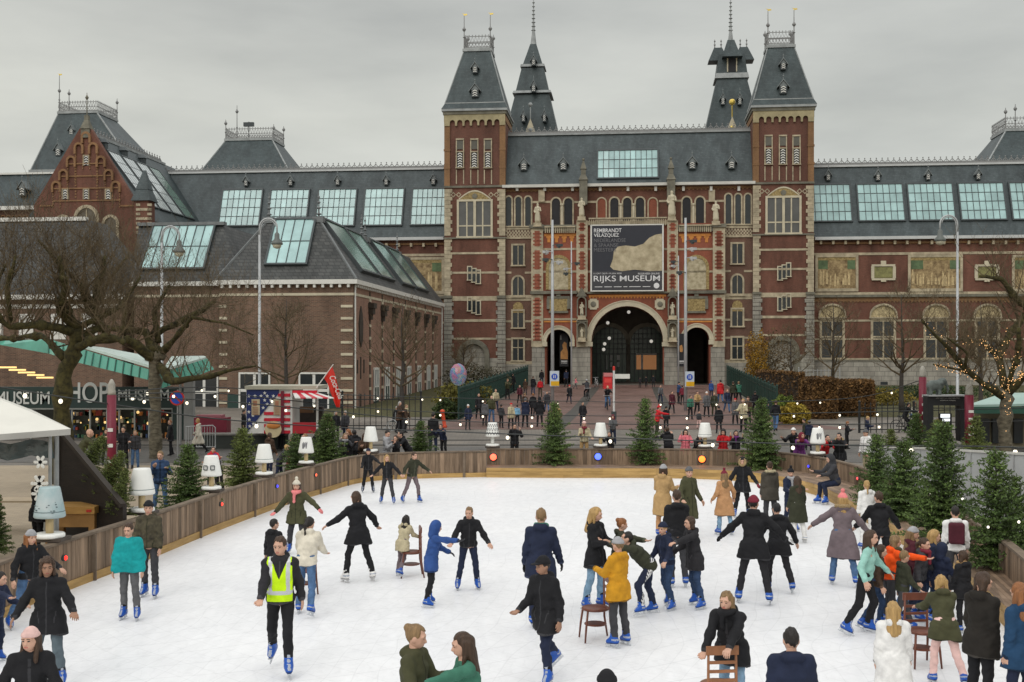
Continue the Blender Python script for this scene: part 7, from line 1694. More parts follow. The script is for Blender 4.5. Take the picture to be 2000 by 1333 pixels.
# ---------------------------------------------------------------- spruces
needle = mat('spruce_needles', (.060,.112,.026), .7, .35, 1.3, col2=(.125,.185,.045), attr=.6); needle_y = mat('spruce_needles_yellow', (.085,.125,.025), .7, .3, 2, col2=(.17,.20,.05), attr=.5)
def spruce_proto(seed, H=2.0, W=.62, nb=26, sparse=1.):
    q = np.random.RandomState(seed); T = MB(); w_ = [1+.25*math.sin(k*1.9+seed) for k in range(9)]; T.tube([(0,0,0),(.01,0,H*.5),(0,0,H)], [.045,.03,.008], 7); V, Fc = [], []; off = 0
    P, D, S_ = [], [], []
    levels = int(17*sparse)+6
    for i in range(levels):
        t = (i+q.rand()*.5)/levels; z = H*(.04+.93*t); L = W*(1-t)**.85*(.85+.35*q.rand())+.07
        n = int(6+5*(1-t))
        for k in range(n):
            a = 2*math.pi*(k+q.rand()*.7)/n + i*.8; up = -.18+.75*t+q.rand()*.2; Lk = L*(.62+.6*q.rand())*w_[int((a % 6.28)*1.4)]
            d = np.array([math.cos(a), math.sin(a), up]); d /= np.linalg.norm(d); p0 = np.array([0,0,z])
            T.tube([p0, p0+d*Lk*.6, p0+d*Lk+np.array([0,0,.03])], [.010,.006,.003], 3, cap=False)
            sd = np.cross(d, [0,0,1]); sd /= np.linalg.norm(sd)
            m = max(3, int(Lk/.055))
            for j in range(m):
                s = (j+.6)/m; c = p0+d*Lk*s+np.array([0,0,.03*s]); w = (.05+.20*Lk*(1-s))*(.8+.5*q.rand())
                for sg in (-1, 1):
                    e = sd*sg*.85+d*.62+np.array([0,0,-.12+.3*q.rand()]); e /= np.linalg.norm(e)
                    P.append(c); D.append(e); S_.append(w)
            P.append(p0+d*Lk*.9); D.append(d); S_.append(.09)
    P.append(np.array([0,0,H*.93])); D.append(np.array([0,0,1.])); S_.append(.2)
    for c, e, w in zip(P, D, S_):                                  # every twig carries several slim needle tufts
        m = max(4, int(w/.020))
        for j in range(m):
            s = j/m; b = c+e*w*s; r = q.randn(3); r -= e*(r@e)*.2; r /= np.linalg.norm(r); dirn = e*.75+r*.7; dirn /= np.linalg.norm(dirn)
            l = .056*(.8+.6*q.rand()); sd = np.cross(dirn, q.randn(3)); sd /= np.linalg.norm(sd)
            V += [b-sd*.008, b+dirn*l*.5-sd*.014, b+dirn*l, b+dirn*l*.5+sd*.014]; Fc.append((off,off+1,off+2,off+3)); off += 4
    return T, np.array(V), np.array(Fc), q
PROT = []
for sd in (1, 2, 3):
    T, V, Fc, q = spruce_proto(sd, 2.0, .60, sparse=(1, .9, .8)[sd-1]); PROT.append((T, V, Fc))
SPM = []
def spruce(loc, H, W, label, k=0, yellow=False, lean=0., rz=0.):
    T, V, Fc = PROT[k]; o = thing('spruce_tree', label, 'spruce tree', loc, rz)
    key = (k, yellow)
    hit = [m for m in SPM if m[0] == key]
    if hit:
        for nm, me in (('trunk', hit[0][1]), ('crown', hit[0][2])): c = link(nm, me, o)
    else:
        a = T.build('trunk', young, o); b = npmesh('crown', V, Fc, needle_y if yellow else needle, o, smooth=False); at_ = b.data.attributes.new('rnd', 'FLOAT', 'FACE'); at_.data.foreach_set('value', np.repeat(np.random.RandomState(k).rand(len(b.data.polygons)//6+1), 6)[:len(b.data.polygons)].astype(np.float32)); SPM.append((key, a.data, b.data))
    o.scale = (W/.60/1.0, W/.60/1.0, H/2.0); o.rotation_euler = (0, lean, rz); return o
def sprp(px, y0, yb, wpx, label, z=.35, k=0, yellow=False, **kw):
    d = FPX*(CZ-z)/(yb-HY); s = d/FPX; spruce((gx(px, d), d, z), (yb-y0)*s, wpx*s*.5, label, k, yellow, **kw)
sprp(1083, 786, 908, 62, 'spruce at the back boards right of the person in black', k=0); sprp(1260, 778, 908, 66, 'spruce on the deck behind the middle of the ice', k=1, rz=1.); sprp(1487, 778, 916, 78, 'full spruce at the back of the deck right of the red coat', k=0, rz=2.)
sprp(366, 868, 992, 88, 'dense spruce beside the man in the blue jacket', z=.5, k=0, rz=.5); sprp(474, 836, 952, 84, 'tall spruce with yellowish top between two lamps', z=.5, k=1, yellow=True, rz=2.); sprp(577, 846, 925, 62, 'small spruce tucked behind the child in red', z=.6, k=2, rz=.3); sprp(640, 808, 908, 72, 'dark spruce left of the people in black at the boards', z=.6, k=0, rz=3.); sprp(822, 822, 884, 54, 'small spruce at the far left bend of the boards', z=.7, k=1, rz=1.5)
sprp(1712, 848, 992, 88, 'spruce at the right boards nearest the bend', k=1, rz=.8); sprp(1765, 862, 1012, 112, 'bushy spruce second along the right boards', k=0, rz=1.3); sprp(1842, 826, 1052, 128, 'tall spruce third along the right boards', k=0, rz=2.7); sprp(1945, 880, 1112, 140, 'big spruce near the right edge in front of the white screen', k=1, rz=.2); sprp(1985, 930, 1105, 90, 'spruce at the right edge beside the big spruce', k=2, rz=4)
for px, y0, yb, w, lab, k in ((1790, 808, 905, 60, 'spruce beside the black gateway left post', 0), (1830, 820, 915, 60, 'yellowish spruce inside the black gateway', 1), (1905, 812, 925, 70, 'sparse pale spruce with bare tip behind the white screen', 2), (1740, 838, 905, 50, 'small spruce left of the black gateway', 1)): sprp(px, y0, yb, w, lab, z=0., k=k, yellow=(k > 0), rz=px*.1)
sprp(-8, 958, 1080, 60, 'spruce cut by the left edge under the tent', z=.3, k=2, rz=1.); sprp(198, 872, 960, 62, 'spruce leaning along the dark ramp', z=1.35, k=0, yellow=True, lean=.5); sprp(166, 842, 915, 56, 'upper spruce lying along the dark ramp', z=1.75, k=1, yellow=True, lean=.55); sprp(229, 912, 1003, 50, 'lower spruce at the foot of the dark ramp', z=1.0, k=2, yellow=True, lean=.2)
# ---------------------------------------------------------------- tent, ramp, table at the left
TD = 20.5; tent = thing('party_tent', 'white peaked party tent with clear side flaps at the left edge', 'tent')
rail_z = at(140, 838, TD)
mb = MB(); A_, B_, C_, D_ = at(138, 838, TD), at(-260, 868, TD-1.5), at(-300, 800, TD+5), at(60, 800, TD+5); pk = at(-90, 742, TD+1.5)
mb.add([A_, B_, C_, D_, pk], [(0,1,4),(1,2,4),(2,3,4),(3,0,4)]); mb.add([p-Vector((0,0,.015)) for p in (A_, B_, C_, D_, pk)], [(4,1,0),(4,2,1),(4,3,2),(4,0,3)]); mb.build('canopy', mat('tent_white', (.66,.645,.58), .6, .06, 1.2, .2, 6), tent)
mb = MB(); h_ = Vector((0,0,-.11))
for a, b in ((A_, B_), (D_, A_)): mb.add([a, b, b+h_, a+h_, a+Vector((0,.02,0)), b+Vector((0,.02,0)), b+h_+Vector((0,.02,0)), a+h_+Vector((0,.02,0))], [(0,3,2,1),(4,5,6,7),(0,1,5,4),(2,3,7,6),(1,2,6,5),(3,0,4,7)])
mb.build('valance', mat('tent_grey', (.40,.39,.36), .6, .15, 2, .2, 8), tent)
mb = MB()
for px, dd in ((98, 0), (110, .3)): p = at(px, 852, TD+dd); mb.tube([(p.x,p.y,0),(p.x,p.y,p.z)], .035 if px == 98 else .05, 8)
mb.build('tent_pole', mat('tent_steel', (.30,.31,.31), .4, .15, 3, metal=.5), tent)
mb = MB(); a, b = at(-200, 872, TD+.2), at(104, 858, TD+.2); n = 14; vs = []
for i in range(n+1):
    for j in range(4): t = i/n; p = a.lerp(b, t); vs.append((p.x, p.y+.05*math.sin(i*2.1+j), p.z-.02-j*.10+.04*math.sin(i*1.7)))
fq = [(i*4+j, i*4+j+1, (i+1)*4+j+1, (i+1)*4+j) for i in range(n) for j in range(3)]; k = len(vs); mb.add(vs + [(x, y+.012, z) for x, y, z in vs], fq + [tuple(q+k for q in f[::-1]) for f in fq]); mb.build('rolled_side', mat('clear_vinyl', (.045,.07,.075), .18, .5, 4, .5, 8, spec=.8), tent, True)
for px, py, r in ((79, 903, .10), (77, 945, .13), (76, 965, .11)):
    p = at(px, py, TD-.2); o = thing('snowflake_ornament', 'white snowflake ornament hanging %s under the tent corner' % {903:'highest',945:'in the middle',965:'lowest'}[py], 'ornament', p); mb = MB()
    for k in range(6): a = k*math.pi/3; mb.beam((0,0,0),(r*math.cos(a),0,r*math.sin(a)),.02,.05); q = Vector((r*.62*math.cos(a),0,r*.62*math.sin(a))); mb.ball((r*math.cos(a),0,r*math.sin(a)), r*.28, 6, sy=.3); mb.ball(q, r*.25, 6, sy=.3)
    mb.build('flake', white_p, o)
rp_ = thing('dark_ramp', 'dark stained wooden ramp wall sloping down beside the tent', 'ramp'); P_ = [at(112, 846, 24.5), at(120, 843, 24.5), at(240, 988, 22.4), at(240, 1060, 22.4), at(112, 1060, 24.5)]
mb = MB(); mb.add([p for p in P_] + [p+Vector((.03,.14,0)) for p in P_], [(0,4,3,2,1),(5,6,7,8,9)] + [(i,(i+1)%5,(i+1)%5+5,i+5) for i in range(5)]); mb.build('ramp_wall', mat('dark_stain', (.018,.012,.009), .7, .35, 2, .3, 12, stretch=(.6,.6,7)), rp_)
mb = MB(); mb.beam(P_[1], P_[2], .12, .09); mb.build('ramp_rail', mat('dark_stain_rail', (.035,.027,.02), .7, .3), rp_)
tb = thing('wooden_table', 'chunky orange wood table behind the landscape lamp', 'table'); d = 23.0; a, b = at(108, 986, d+.5), at(188, 1003, d)
mb = MB(); mb.box(a.x, b.x, d-.1, d+.75, b.z, b.z+.14); mb.build('table_top', mat('table_wood', (.50,.26,.06), .5, .25, 2, col2=(.6,.34,.1), stretch=(.6,5,5)), tb)
for x in (a.x+.02, b.x-.14):
    for y in (d-.05, d+.58): mb = MB(); mb.box(x, x+.12, y, y+.12, .25, b.z); mb.build('leg', mat('table_leg', (.36,.19,.06), .6, .2, 3), tb)
mb = MB(); mb.box(a.x+.1, b.x-.1, d-.02, d+.04, b.z-.28, b.z); mb.build('apron', MATS['table_leg'], tb); mb = MB(); mb.box(b.x-.16, b.x-.06, d-.12, d-.1, b.z+.04, b.z+.09); mb.build('red_sticker', MATS['sign_red'], tb)
# bench and table of the terrace behind the tent
te = thing('terrace_table', 'pale folding table on the beige paving under the tent', 'table', (gx(35, 27), 27, 0)); mb = MB(); mb.box(-.9,.9,-.35,.35,.72,.76); mb.build('table_top', mat('table_pale', (.42,.33,.22), .6, .15, 2), te)
for x, y in ((-.75,-.25),(.75,-.25),(-.75,.25),(.75,.25)): mb = MB(); mb.beam((x,y,0),(x,y,.72),.06,.06); mb.build('leg', MATS['shop_metal'], te)
# ---------------------------------------------------------------- white screen fence behind the right spruces
sc2 = thing('white_screen_fence', 'pale grey tarpaulin fence behind the spruces at the right', 'fence'); mb = MB()
a, b, c = at(1690, 872, 41), at(1800, 876, 34), at(2150, 895, 22.5)
for i, (p, q) in enumerate(((a, b), (b, c))):
    n = 14
    for k in range(n):
        u, w = p.lerp(q, k/n), p.lerp(q, (k+1)/n); j0, j1 = .03*math.sin(k*2.3+i), .03*math.sin((k+1)*2.3+i); mb.add([(u.x, u.y+j0, 0),(w.x, w.y+j1, 0),(w.x,w.y+j1,w.z),(u.x,u.y+j0,u.z),(u.x,u.y+j0+.02,0),(w.x,w.y+j1+.02,0),(w.x,w.y+j1+.02,w.z),(u.x,u.y+j0+.02,u.z)], [(0,1,2,3),(7,6,5,4),(3,2,6,7),(0,4,5,1),(0,3,7,4),(1,5,6,2)])
mb.build('tarpaulin', mat('tarp_white', (.50,.51,.51), .6, .1, 1, .3, 3), sc2); mb = MB(); mb.beam(a, b, .06, .06); mb.beam(b, c, .06, .06); mb.build('top_rail', white_p, sc2); mb = MB()
for k in range(9): p = b.lerp(c, k/8); mb.beam((p.x,p.y+.06,0),(p.x,p.y+.06,p.z),.05,.05)
mb.build('post', galv, sc2)
fl2 = thing('planter_lights', 'small warm and white lights among the spruces at the right boards', 'fairy lights'); mb = MB()
for px, py in ((1600+k*0+200, 975) for k in range(0)): pass
for px, py, d in ((1798,935,27),(1815,965,26),(1838,995,24),(1880,975,23),(1905,1010,21),(1930,1030,20),(1990,1020,18.5),(1855,940,25),(1822,905,28)): mb.ball(at(px, py, d), .025, 6)
mb.build('bulb', glow('white_bulb', (1,.93,.8), 1.3), fl2)
# ---------------------------------------------------------------- string lights
wire = mat('cable_black', (.045,.05,.05), .6, .1)
bulbg = glow('bulb_glow', (1,.90,.70), 1.6)
def cable(label, pts, bulbs, r=.012, br=.045):
    o = thing('light_string', label, 'string lights', group=None); ps = [at(*p) for p in pts]; sm = smooth(ps, 8); mb = MB(); mb.tube(sm, r, 5); mb.build('cable', wire, o, True)
    hs = MB()
    for px in bulbs:
        best = min(sm, key=lambda q: abs(q.x/q.y*FPX+1000-px)); k = sm.index(best); p = best; hs.tube([p, p-Vector((0,0,.09))], .022, 6)
        g = MB(); g.ball(p-Vector((0,0,.13)), br, 8, sz=1.15); g.build('bulb', bulbg, o, True)
    hs.build('lamp_holders', wire, o); return o
cable('lowest string of bulbs, crossing right behind the back boards', [(-30,752,30),(217,790,32.5),(420,818,36),(640,834,38),(860,843,39),(1240,857,39),(1640,870,36),(1893,872,31),(2040,876,28)], [60,130,500,640,985,1180,1372,1568,1766,1975], .02, .062)
cable('second string of bulbs above the back boards', [(217,775,32.5),(420,783,38),(640,803,43),(860,822,45),(1240,829,45),(1640,829,44),(1802,826,46),(2040,822,44)], [280,366,470,560,700,782,905,1043,1130,1283,1360,1480,1591,1645,1722,1840,1962], .02, .05)
cable('third string of bulbs over the square', [(217,772,32.5),(420,768,42),(640,790,50),(860,806,52),(1240,813,52),(1640,806,50),(1893,800,44),(2040,796,42)], [248,330,428,520,612,745,876,962,1046,1137,1212,1335,1460,1546,1631,1714,1800], .02, .05)
cable('top string of bulbs over the square', [(217,766,32.5),(420,757,46),(640,770,56),(860,777,58),(1240,786,58),(1640,780,56),(1802,742,46)], [300,392,455,530,592,650,740,828,872,938,1098,1270,1402,1469,1535,1604,1736], .02, .045)
# ---------------------------------------------------------------- chairs pushed over the ice
chw = mat('chair_wood', (.13,.040,.022), .4, .3, 5, stretch=(1,1,.2)); chw2 = mat('chair_wood_light', (.27,.115,.05), .45, .3, 5)
def chair(px, py, rz, label, kind=0, loc=None, sc=1.):
    p = loc or ground(px, py); o = thing('wooden_chair', label, 'chair', (p.x, p.y, .02), rz, 'wooden chairs used as skating aids'); m = chw if kind == 0 else chw2
    mb = MB(); mb.lathe([(.19,.44),(.205,.45),(.205,.47),(.19,.48)], n=20); mb.build('seat', m, o, True)
    for x in (-.15, .15): mb = MB(); mb.tube([(x,.15,.45),(x*1.15,.18,.22),(x*1.25,.2,0)], [.016,.017,.013], 7); mb.build('leg', m, o, True)
    for x in (-.16, .16): mb = MB(); mb.tube([(x*.98,-.17,.92),(x,-.175,.5),(x*1.06,-.18,.3),(x*1.15,-.23,0)], [.014,.017,.017,.014], 7); mb.build('rear_leg', m, o, True)
    mb = MB(); mb.lathe([(.15,.22),(.165,.225),(.165,.24),(.15,.245)], n=20) if kind == 0 else mb.box(-.16,.16,-.15,-.13,.2,.23); mb.build('stretcher', m, o)
    mb = MB()
    mb.box(-.185,.185,-.19,-.165,.84,.94)
    for z in (.74,.64,.54): mb.box(-.165,.165,-.187,-.17,z,z+.035)
    mb.build('backrest', m, o); return o
chair(1163, 1252, rad(100), 'dark red bentwood chair standing in front of the yellow coat'); chair(1402, 1420, rad(6), 'brown ladder-back chair held by the woman in black at the bottom edge', 1); chair(803, 1128, rad(100), 'wooden chair pushed by the child in the beige coat'); chair(594, 1168, rad(175), 'dark chair pushed by the woman in the cream jacket'); chair(1800, 1302, rad(185), 'red brown chair pushed by the blond child in the green coat')
# ---------------------------------------------------------------- bicycles and a wheelchair on the path
def bicycle(loc, rz, label, col='black', sc=1.):
    o = thing('bicycle', label, 'bicycle', loc, rz); o.scale = (sc,)*3
    for y in (-.52, .52):
        mb = MB(); n = 20; mb.tube([(0, y+.33*math.cos(2*math.pi*k/n), .34+.33*math.sin(2*math.pi*k/n)) for k in range(n+1)], .02, 5); 
        w = mb.build('wheel', mat('tyre', (.02,.02,.02), .8, .1), o); s = MB()
        for k in range(8): s.beam((0,y,.34),(0,y+.31*math.cos(k*.785),.34+.31*math.sin(k*.785)),.006,.006)
        s.build('spokes', galv, w)
    mb = MB(); bb, st_, hd = (0,-.1,.3), (0,-.28,.82), (0,.36,.85)
    for a, b in ((bb,st_),(bb,(0,.38,.7)),((0,-.24,.72),hd),((0,-.52,.34),bb),((0,-.52,.34),(0,-.24,.72)),((0,.52,.34),(0,.37,.95))): mb.tube([a,b], .02, 6)
    mb.build('frame', cloth(C(col)), o); mb = MB(); mb.box(-.08,.08,-.42,-.16,.84,.9); mb.build('saddle', frame_dk, o); mb = MB(); mb.tube([(-.28,.2,1.02),(-.2,.36,1.0),(.2,.36,1.0),(.28,.2,1.02)], .016, 6); mb.build('handlebar', galv, o); return o
bicycle(ground(1147, 783), rad(185), 'bicycle ridden by the person with a pale helmet'); bicycle(ground(1186, 801), rad(178), 'bicycle ridden towards the rink in the middle of the path', 'dgrey'); bicycle(ground(1070, 792), rad(150), 'pale parked bicycle against the left camera mast', 'lgrey'); bicycle(ground(1768, 845), rad(-80), 'bicycle carrying the pair on the right of the square', 'black'); bicycle(ground(1165, 757), rad(160), 'white bicycle leaning on the pier of the big arch', 'white')
wc = thing('wheelchair', 'black wheelchair with big wheels on the square by the railing', 'wheelchair', ground(770, 841), rad(60))
for x in (-.28, .28):
    mb = MB(); n = 20; mb.tube([(x,-.1+.3*math.cos(2*math.pi*k/n),.3+.3*math.sin(2*math.pi*k/n)) for k in range(n+1)], .018, 5)
    for k in range(6): mb.beam((x,-.1,.3),(x,-.1+.29*math.cos(k*1.047),.3+.29*math.sin(k*1.047)),.008,.008)
    mb.build('wheel', galv, wc)
mb = MB(); mb.box(-.24,.24,-.2,.24,.46,.5); mb.build('seat', frame_dk, wc); mb = MB(); mb.box(-.24,.24,-.26,-.22,.5,.95); mb.build('backrest', frame_dk, wc); mb = MB(); 
for x in (-.24,.24): mb.tube([(x,-.22,.46),(x,-.26,1.0)], .015, 5); mb.tube([(x,.24,.48),(x,.42,.12)], .015, 5); mb.tube([(x,.4,.12),(x,.55,.1)], .03, 5)
mb.build('frame', galv, wc)
# ---------------------------------------------------------------- people: (px, top of head, feet or None, facing, pose, label)
def pp(px, yh, yf, face, pose, label, H=None, z=None, loc=None, **k):
    if loc is None:
        if yf is not None: loc = ground(px, yf); Hh = (yf-yh)/FPX*loc.y if H is None else H
        else:
            d = FPX*(CZ-H)/(yh-HY)
            if k.get('foot') != 'skate' and 380 < px < 1700:         # spectators stand outside the boards
                pth = lp[6:] if px < 940 else bk; q = min((a.lerp(b, t) for a, b in zip(pth, pth[1:]) for t in (0,.2,.4,.6,.8)), key=lambda q: abs(q.x/q.y*FPX+1000-px))
                if yh < 1000 and d < q.y + .75: d = q.y + .75; H = max(.95, CZ - (yh-HY)*d/FPX)
            loc = Vector((gx(px, d), d, gz(d))); Hh = H
    else: Hh = H
    d = loc.y; lod = 0 if d < 25 else 1 if d < 47 else 2
    if k.get('foot') == 'skate': k.setdefault('fc', 'skate'); loc = loc + Vector((0,0,.018))
    if z is not None: loc = Vector((loc.x, loc.y, z))
    return person(loc, Hh, face, pose, label=label, lod=lod, **k)
SK = dict(foot='skate')
def sk(*a, **k): return pp(*a, **SK, **k)
# on the ice
sk(548,1048,1318,4,'walk','bearded man in a yellow reflective vest over a black jacket on the ice',cc='offblack',tc='black',vest='hivis',hc='hbrown',yaw=-12)
sk(598,1014,1203,172,'push','person seen from behind in a cream padded jacket and blue jeans with a ponytail',coat='puffer',cc='cream',tc='denim',hair='pony',hc='hdark')
sk(534,1016,1165,150,'stand','small dark-haired child half hidden behind the yellow vest skater',cc='black',tc='dgrey',hc='hdark')
sk(580,938,1086,0,'armsout','woman in an olive coat and white bobble hat with both arms held out',coat='mid',cc='olive',tc='dgrey',hair='long',hc='hbrown',hat='pompom',hatc='cream',scarf='salmon',gloves='salmon')
sk(700,962,1138,215,'spread','skater in a black coat and white skates with arms spread, seen from behind',coat='mid',cc='black',tc='black',hair='bob',hc='hbrown',fc='white')
sk(786,1010,1128,150,'push','child in a beige coat with long dark hair pushing a wooden chair',coat='mid',cc='beige',tc='mauve',hair='long',hc='hdark')
sk(842,1018,1186,95,'reachr','child in a hooded blue coat reaching a hand to the right',coat='mid',cc='blue',tc='black',hat='hood',hatc='blue',gloves='dgrey')
sk(915,990,1155,8,'glide','man in a black jacket and navy jeans gliding towards us with arms out',cc='black',tc='navy',hc='dblond',hair='short')
sk(1056,995,None,170,'stand','tall man seen from behind in a navy coat with a green collar',H=1.84,coat='mid',cc='navy',tc='navy',hc='dblond',scarf='green',gloves='black')
sk(1068,1087,1335,-38,'stride','boy in a black jacket and dark cap striding with bent knees at the front',coat='mid',cc='black',tc='navy',hat='cap',hatc='black',hc='hdark',skin='tanskin')
sk(1163,992,1193,60,'hands','blond person in a black coat and pale jeans beside the mustard coat',coat='mid',cc='black',tc='ldenim',hair='long',hc='blond')
sk(1205,1014,1188,88,'reachr','girl in a dark green top stretching a hand to the bending skater',coat='short',cc='dolive',tc='navy',hc='ginger',hair='bun')
sk(1208,1050,1265,-135,'hands','child in a mustard yellow coat and white beanie holding a bentwood chair',coat='mid',cc='mustard',tc='dgrey',hair='short',hc='dblond',hat='beanie',hatc='lgrey',gloves='black')
sk(1268,1040,1205,-85,'bend','skater bending low in an olive coat and striped track trousers',coat='puffer',cc='dolive',tc='navy',hc='hdark',stripes=True)
sk(1303,1020,1192,-60,'skate','blond child with a navy beanie behind the bending skater',cc='navy',tc='ddenim',hair='short',hc='blond',hat='beanie',hatc='navy')
sk(1357,1010,1190,-75,'reach','person in a long dark purple coat and jeans turned to the bending skater',coat='mid',cc='offblack',tc='ddenim',hair='bob',hc='hbrown')
sk(1322,958,1148,190,'stand','person in black seen from behind between the olive coat and the jeans',cc='black',tc='dgrey',hc='hbrown')
sk(1294,908,1052,150,'hands','person in a long beige coat and pale beanie in the middle distance of the ice',coat='long',cc='camel',tc='tan',hair='bob',hc='hbrown',hat='beanie',hatc='lgrey')
sk(1344,912,1060,35,'pocket','person in a long olive coat and grey beanie beside the beige coat',coat='long',cc='olive',tc='dgrey',hat='beanie',hatc='grey',hc='dblond')
sk(1415,920,1047,-160,'pocket','person in a long tan coat, red bobble hat and pale jeans',coat='long',cc='tan',tc='ldenim',hair='long',hc='dblond',hat='pompom',hatc='dred')
sk(1449,893,1012,2,'glide','woman in a black coat with a big fur-edged hood facing us by the far deck',coat='mid',cc='black',tc='black',hat='hood',hatc='black',fur='fur',gloves='dred')
sk(1504,903,1035,190,'stand','person seen from behind in a brown-grey parka with pale fur hood',coat='mid',cc=(.06,.053,.042),tc='dgrey',hair='bun',hc='hbrown',fur='beige')
sk(1544,915,1040,20,'hands','person in a navy coat with a black bobble hat facing the dark green coat',cc='navy',tc='navy',hat='pompom',hatc='black',hc='hbrown',scarf='lgrey')
sk(1558,931,1062,200,'stand','person from behind in a long dark green coat and white trousers',coat='long',cc='dolive',tc='white',hair='long',hc='hbrown',fc='white')
sk(1472,970,1180,168,'spread','tall skater from behind in black with a maroon beanie, one arm out',coat='mid',cc='black',tc='offblack',hat='beanie',hatc='dred',hc='hdark',gloves='black')
sk(1520,985,1158,185,'skate','skater from behind in a black coat close beside the maroon beanie',coat='mid',cc='black',tc='offblack',hc='black',hair='short')
sk(1640,928,None,-80,'sit','person in a dark grey hooded jacket sitting on the deck edge',H=1.7,true=True,loc=ground(1632,986),cc='dgrey',tc='navy',hat='hood',hatc='dgrey')
sk(1646,964,1146,165,'armsout','skater from behind in a mauve coat with fur hood and pink bobble hat',coat='long',cc='mauve',tc='denim',hair='long',hc='blond',hat='pompom',hatc='salmon',fur='fur')
sk(1694,940,1075,190,'stand','person from behind in a white jacket with a long blond ponytail',coat='short',cc='white',tc='white',hair='pony',hc='blond')
sk(1720,963,1140,178,'glide','man from behind in a plain black coat walking up the right side of the ice',coat='short',cc='black',tc='black',hc='hbrown')
b=sk(1866,990,1172,165,'stand','man from behind in a white jacket with a brown backpack near the spruces',coat='short',cc='white',tc='dgrey',hc='hdark'); back_pack(*b,'maroon','maroon backpack worn over the white jacket')
sk(1690,1036,1243,60,'skate','girl in a mint green top with very long hair and black leggings',coat='sweater',cc='mint',tc='black',hair='long',hc='hbrown')
sk(1737,1048,1225,100,'reachr','skater in an orange red jacket with an olive hood in the crowd at the right',cc='orange',tc='dgrey',hair='bob',hc='dblond',scarf='olive')
sk(1775,1030,1205,80,'skate','skater in a maroon coat and pale blue beanie in the crowd at the right',coat='mid',cc='maroon',tc='denim',hair='long',hc='dblond',hat='beanie',hatc='lgrey')
sk(1814,1036,1210,70,'skate','skater with blowing blond hair in a navy jacket, crowd at the right',coat='mid',cc='navy',tc='ddenim',hair='long',hc='blond')
sk(1712,1066,1232,70,'skate','dark-haired skater in a brown jacket between the mint top and the orange jacket',cc='brown',tc='ddenim',hair='bob',hc='hbrown')
sk(1762,1078,1238,95,'walk','small skater in a dark green jacket low in the middle of the crowd',cc='dolive',tc='dgrey',hair='short',hc='dblond')
sk(1796,1052,1222,60,'skate','skater in a grey jacket and maroon scarf in the crowd at the right',cc='dgrey',tc='navy',hair='pony',hc='hbrown',scarf='dred')
sk(1836,1062,1222,110,'walk','skater in a dark blue hooded jacket at the outer edge of the crowd',coat='mid',cc='navy',tc='black',hat='hood',hatc='navy')
sk(1882,1078,1238,-150,'stand','skater in black with a camel scarf below the white jacket and backpack',coat='mid',cc='black',tc='black',hair='bob',hc='hbrown',scarf='camel')
sk(1845,1130,1340,178,'push','blond child from behind in a green parka pushing a red brown chair',coat='mid',cc='olive',tc='palepink',hc='blond',hair='bob')
sk(1916,1120,None,120,'stand','dark-haired woman in a black-brown coat at the bottom right corner',H=1.68,coat='mid',cc=(.02,.017,.014),tc='black',hair='bob',hc='hbrown')
sk(1992,1140,None,-150,'stand','blond person in a deep blue coat cut by the right edge',H=1.66,coat='mid',cc=(.015,.05,.11),tc='navy',hair='long',hc='ginger')
sk(1745,1178,None,175,'stand','blond child from behind in a long white coat at the bottom edge',H=1.42,coat='long',cc='white',tc='grey',hair='long',hc='blond')
sk(1430,1150,None,-28,(22,(12,6,18),(-14,7,20),(26,1,12),(26,5,12),(0,8)),'woman in a wide black coat leaning on a ladder-back chair',H=1.52,coat='mid',cc='black',tc='ldenim',hair='bob',hc='dblond',scarf='black')
pp(1546,1226,None,175,'stand','person from behind in a navy hooded puffer jacket at the bottom edge',H=1.62,coat='puffer',cc='navy',tc='navy',hc='hdark')
pp(1186,1308,None,180,'stand','top of a black beanie at the bottom edge',H=1.6,cc='black',hat='beanie',hatc='black',hc='hdark')
sk(806,1222,None,70,'hands','blond woman in an olive hooded jacket seen from the side at the bottom edge',H=1.66,cc='olive',tc='dgrey',hair='bun',hc='dblond')
sk(928,1236,None,-75,'reach','woman with long brown hair in a green sweater reaching out a dark glove',H=1.62,coat='sweater',cc='green',tc='navy',hair='long',hc='hbrown',gloves='dgrey')
sk(62,1222,None,15,'skate','person in a pale pink beanie and black coat in the bottom left corner',H=1.58,coat='mid',cc='black',hat='beanie',hatc='palepink',hair='long',hc='hbrown')
sk(95,1090,1345,10,'skate','curly-haired person in a long black coat and grey jeans at the bottom left',coat='mid',cc='black',tc=(.10,.13,.15),hair='curly',hc='hbrown',skin='tanskin')
sk(56,1035,1232,55,'skate','long-haired person in a pale grey beanie, dark jacket and blue jeans by the left boards',cc='black',tc='denim',hair='long',hc='ginger',hat='beanie',hatc='lgrey')
sk(252,1023,1214,0,'stand','child in a wide teal poncho and grey trousers',coat='poncho',cc='teal',tc='grey',hair='bun',hc='hbrown')
sk(292,978,1170,-4,'stand','man in a camouflage jacket and black beanie behind the teal poncho',cc='olive',ck='camo',tc='dgrey',hat='beanie',hatc='black',hc='hdark')
sk(719,876,964,12,'reach','boy in black with a navy cap holding on to the far left boards',cc='black',tc='black',hat='beanie',hatc='navy',hc='hbrown',gloves='black',fc='navy')
sk(757,889,986,-6,'spread','blond girl in a dark jacket skating near the far left bend',cc='black',tc='dgrey',hair='long',hc='blond')
sk(805,884,984,40,'spread','brown-haired skater in an olive-black jacket near the far left bend',cc='dolive',tc='mauve',hair='short',hc='hbrown')
sk(-8,1120,1300,85,'reachr','person in dark blue mostly outside the left edge',cc='navy',tc='navy',hc='hdark')
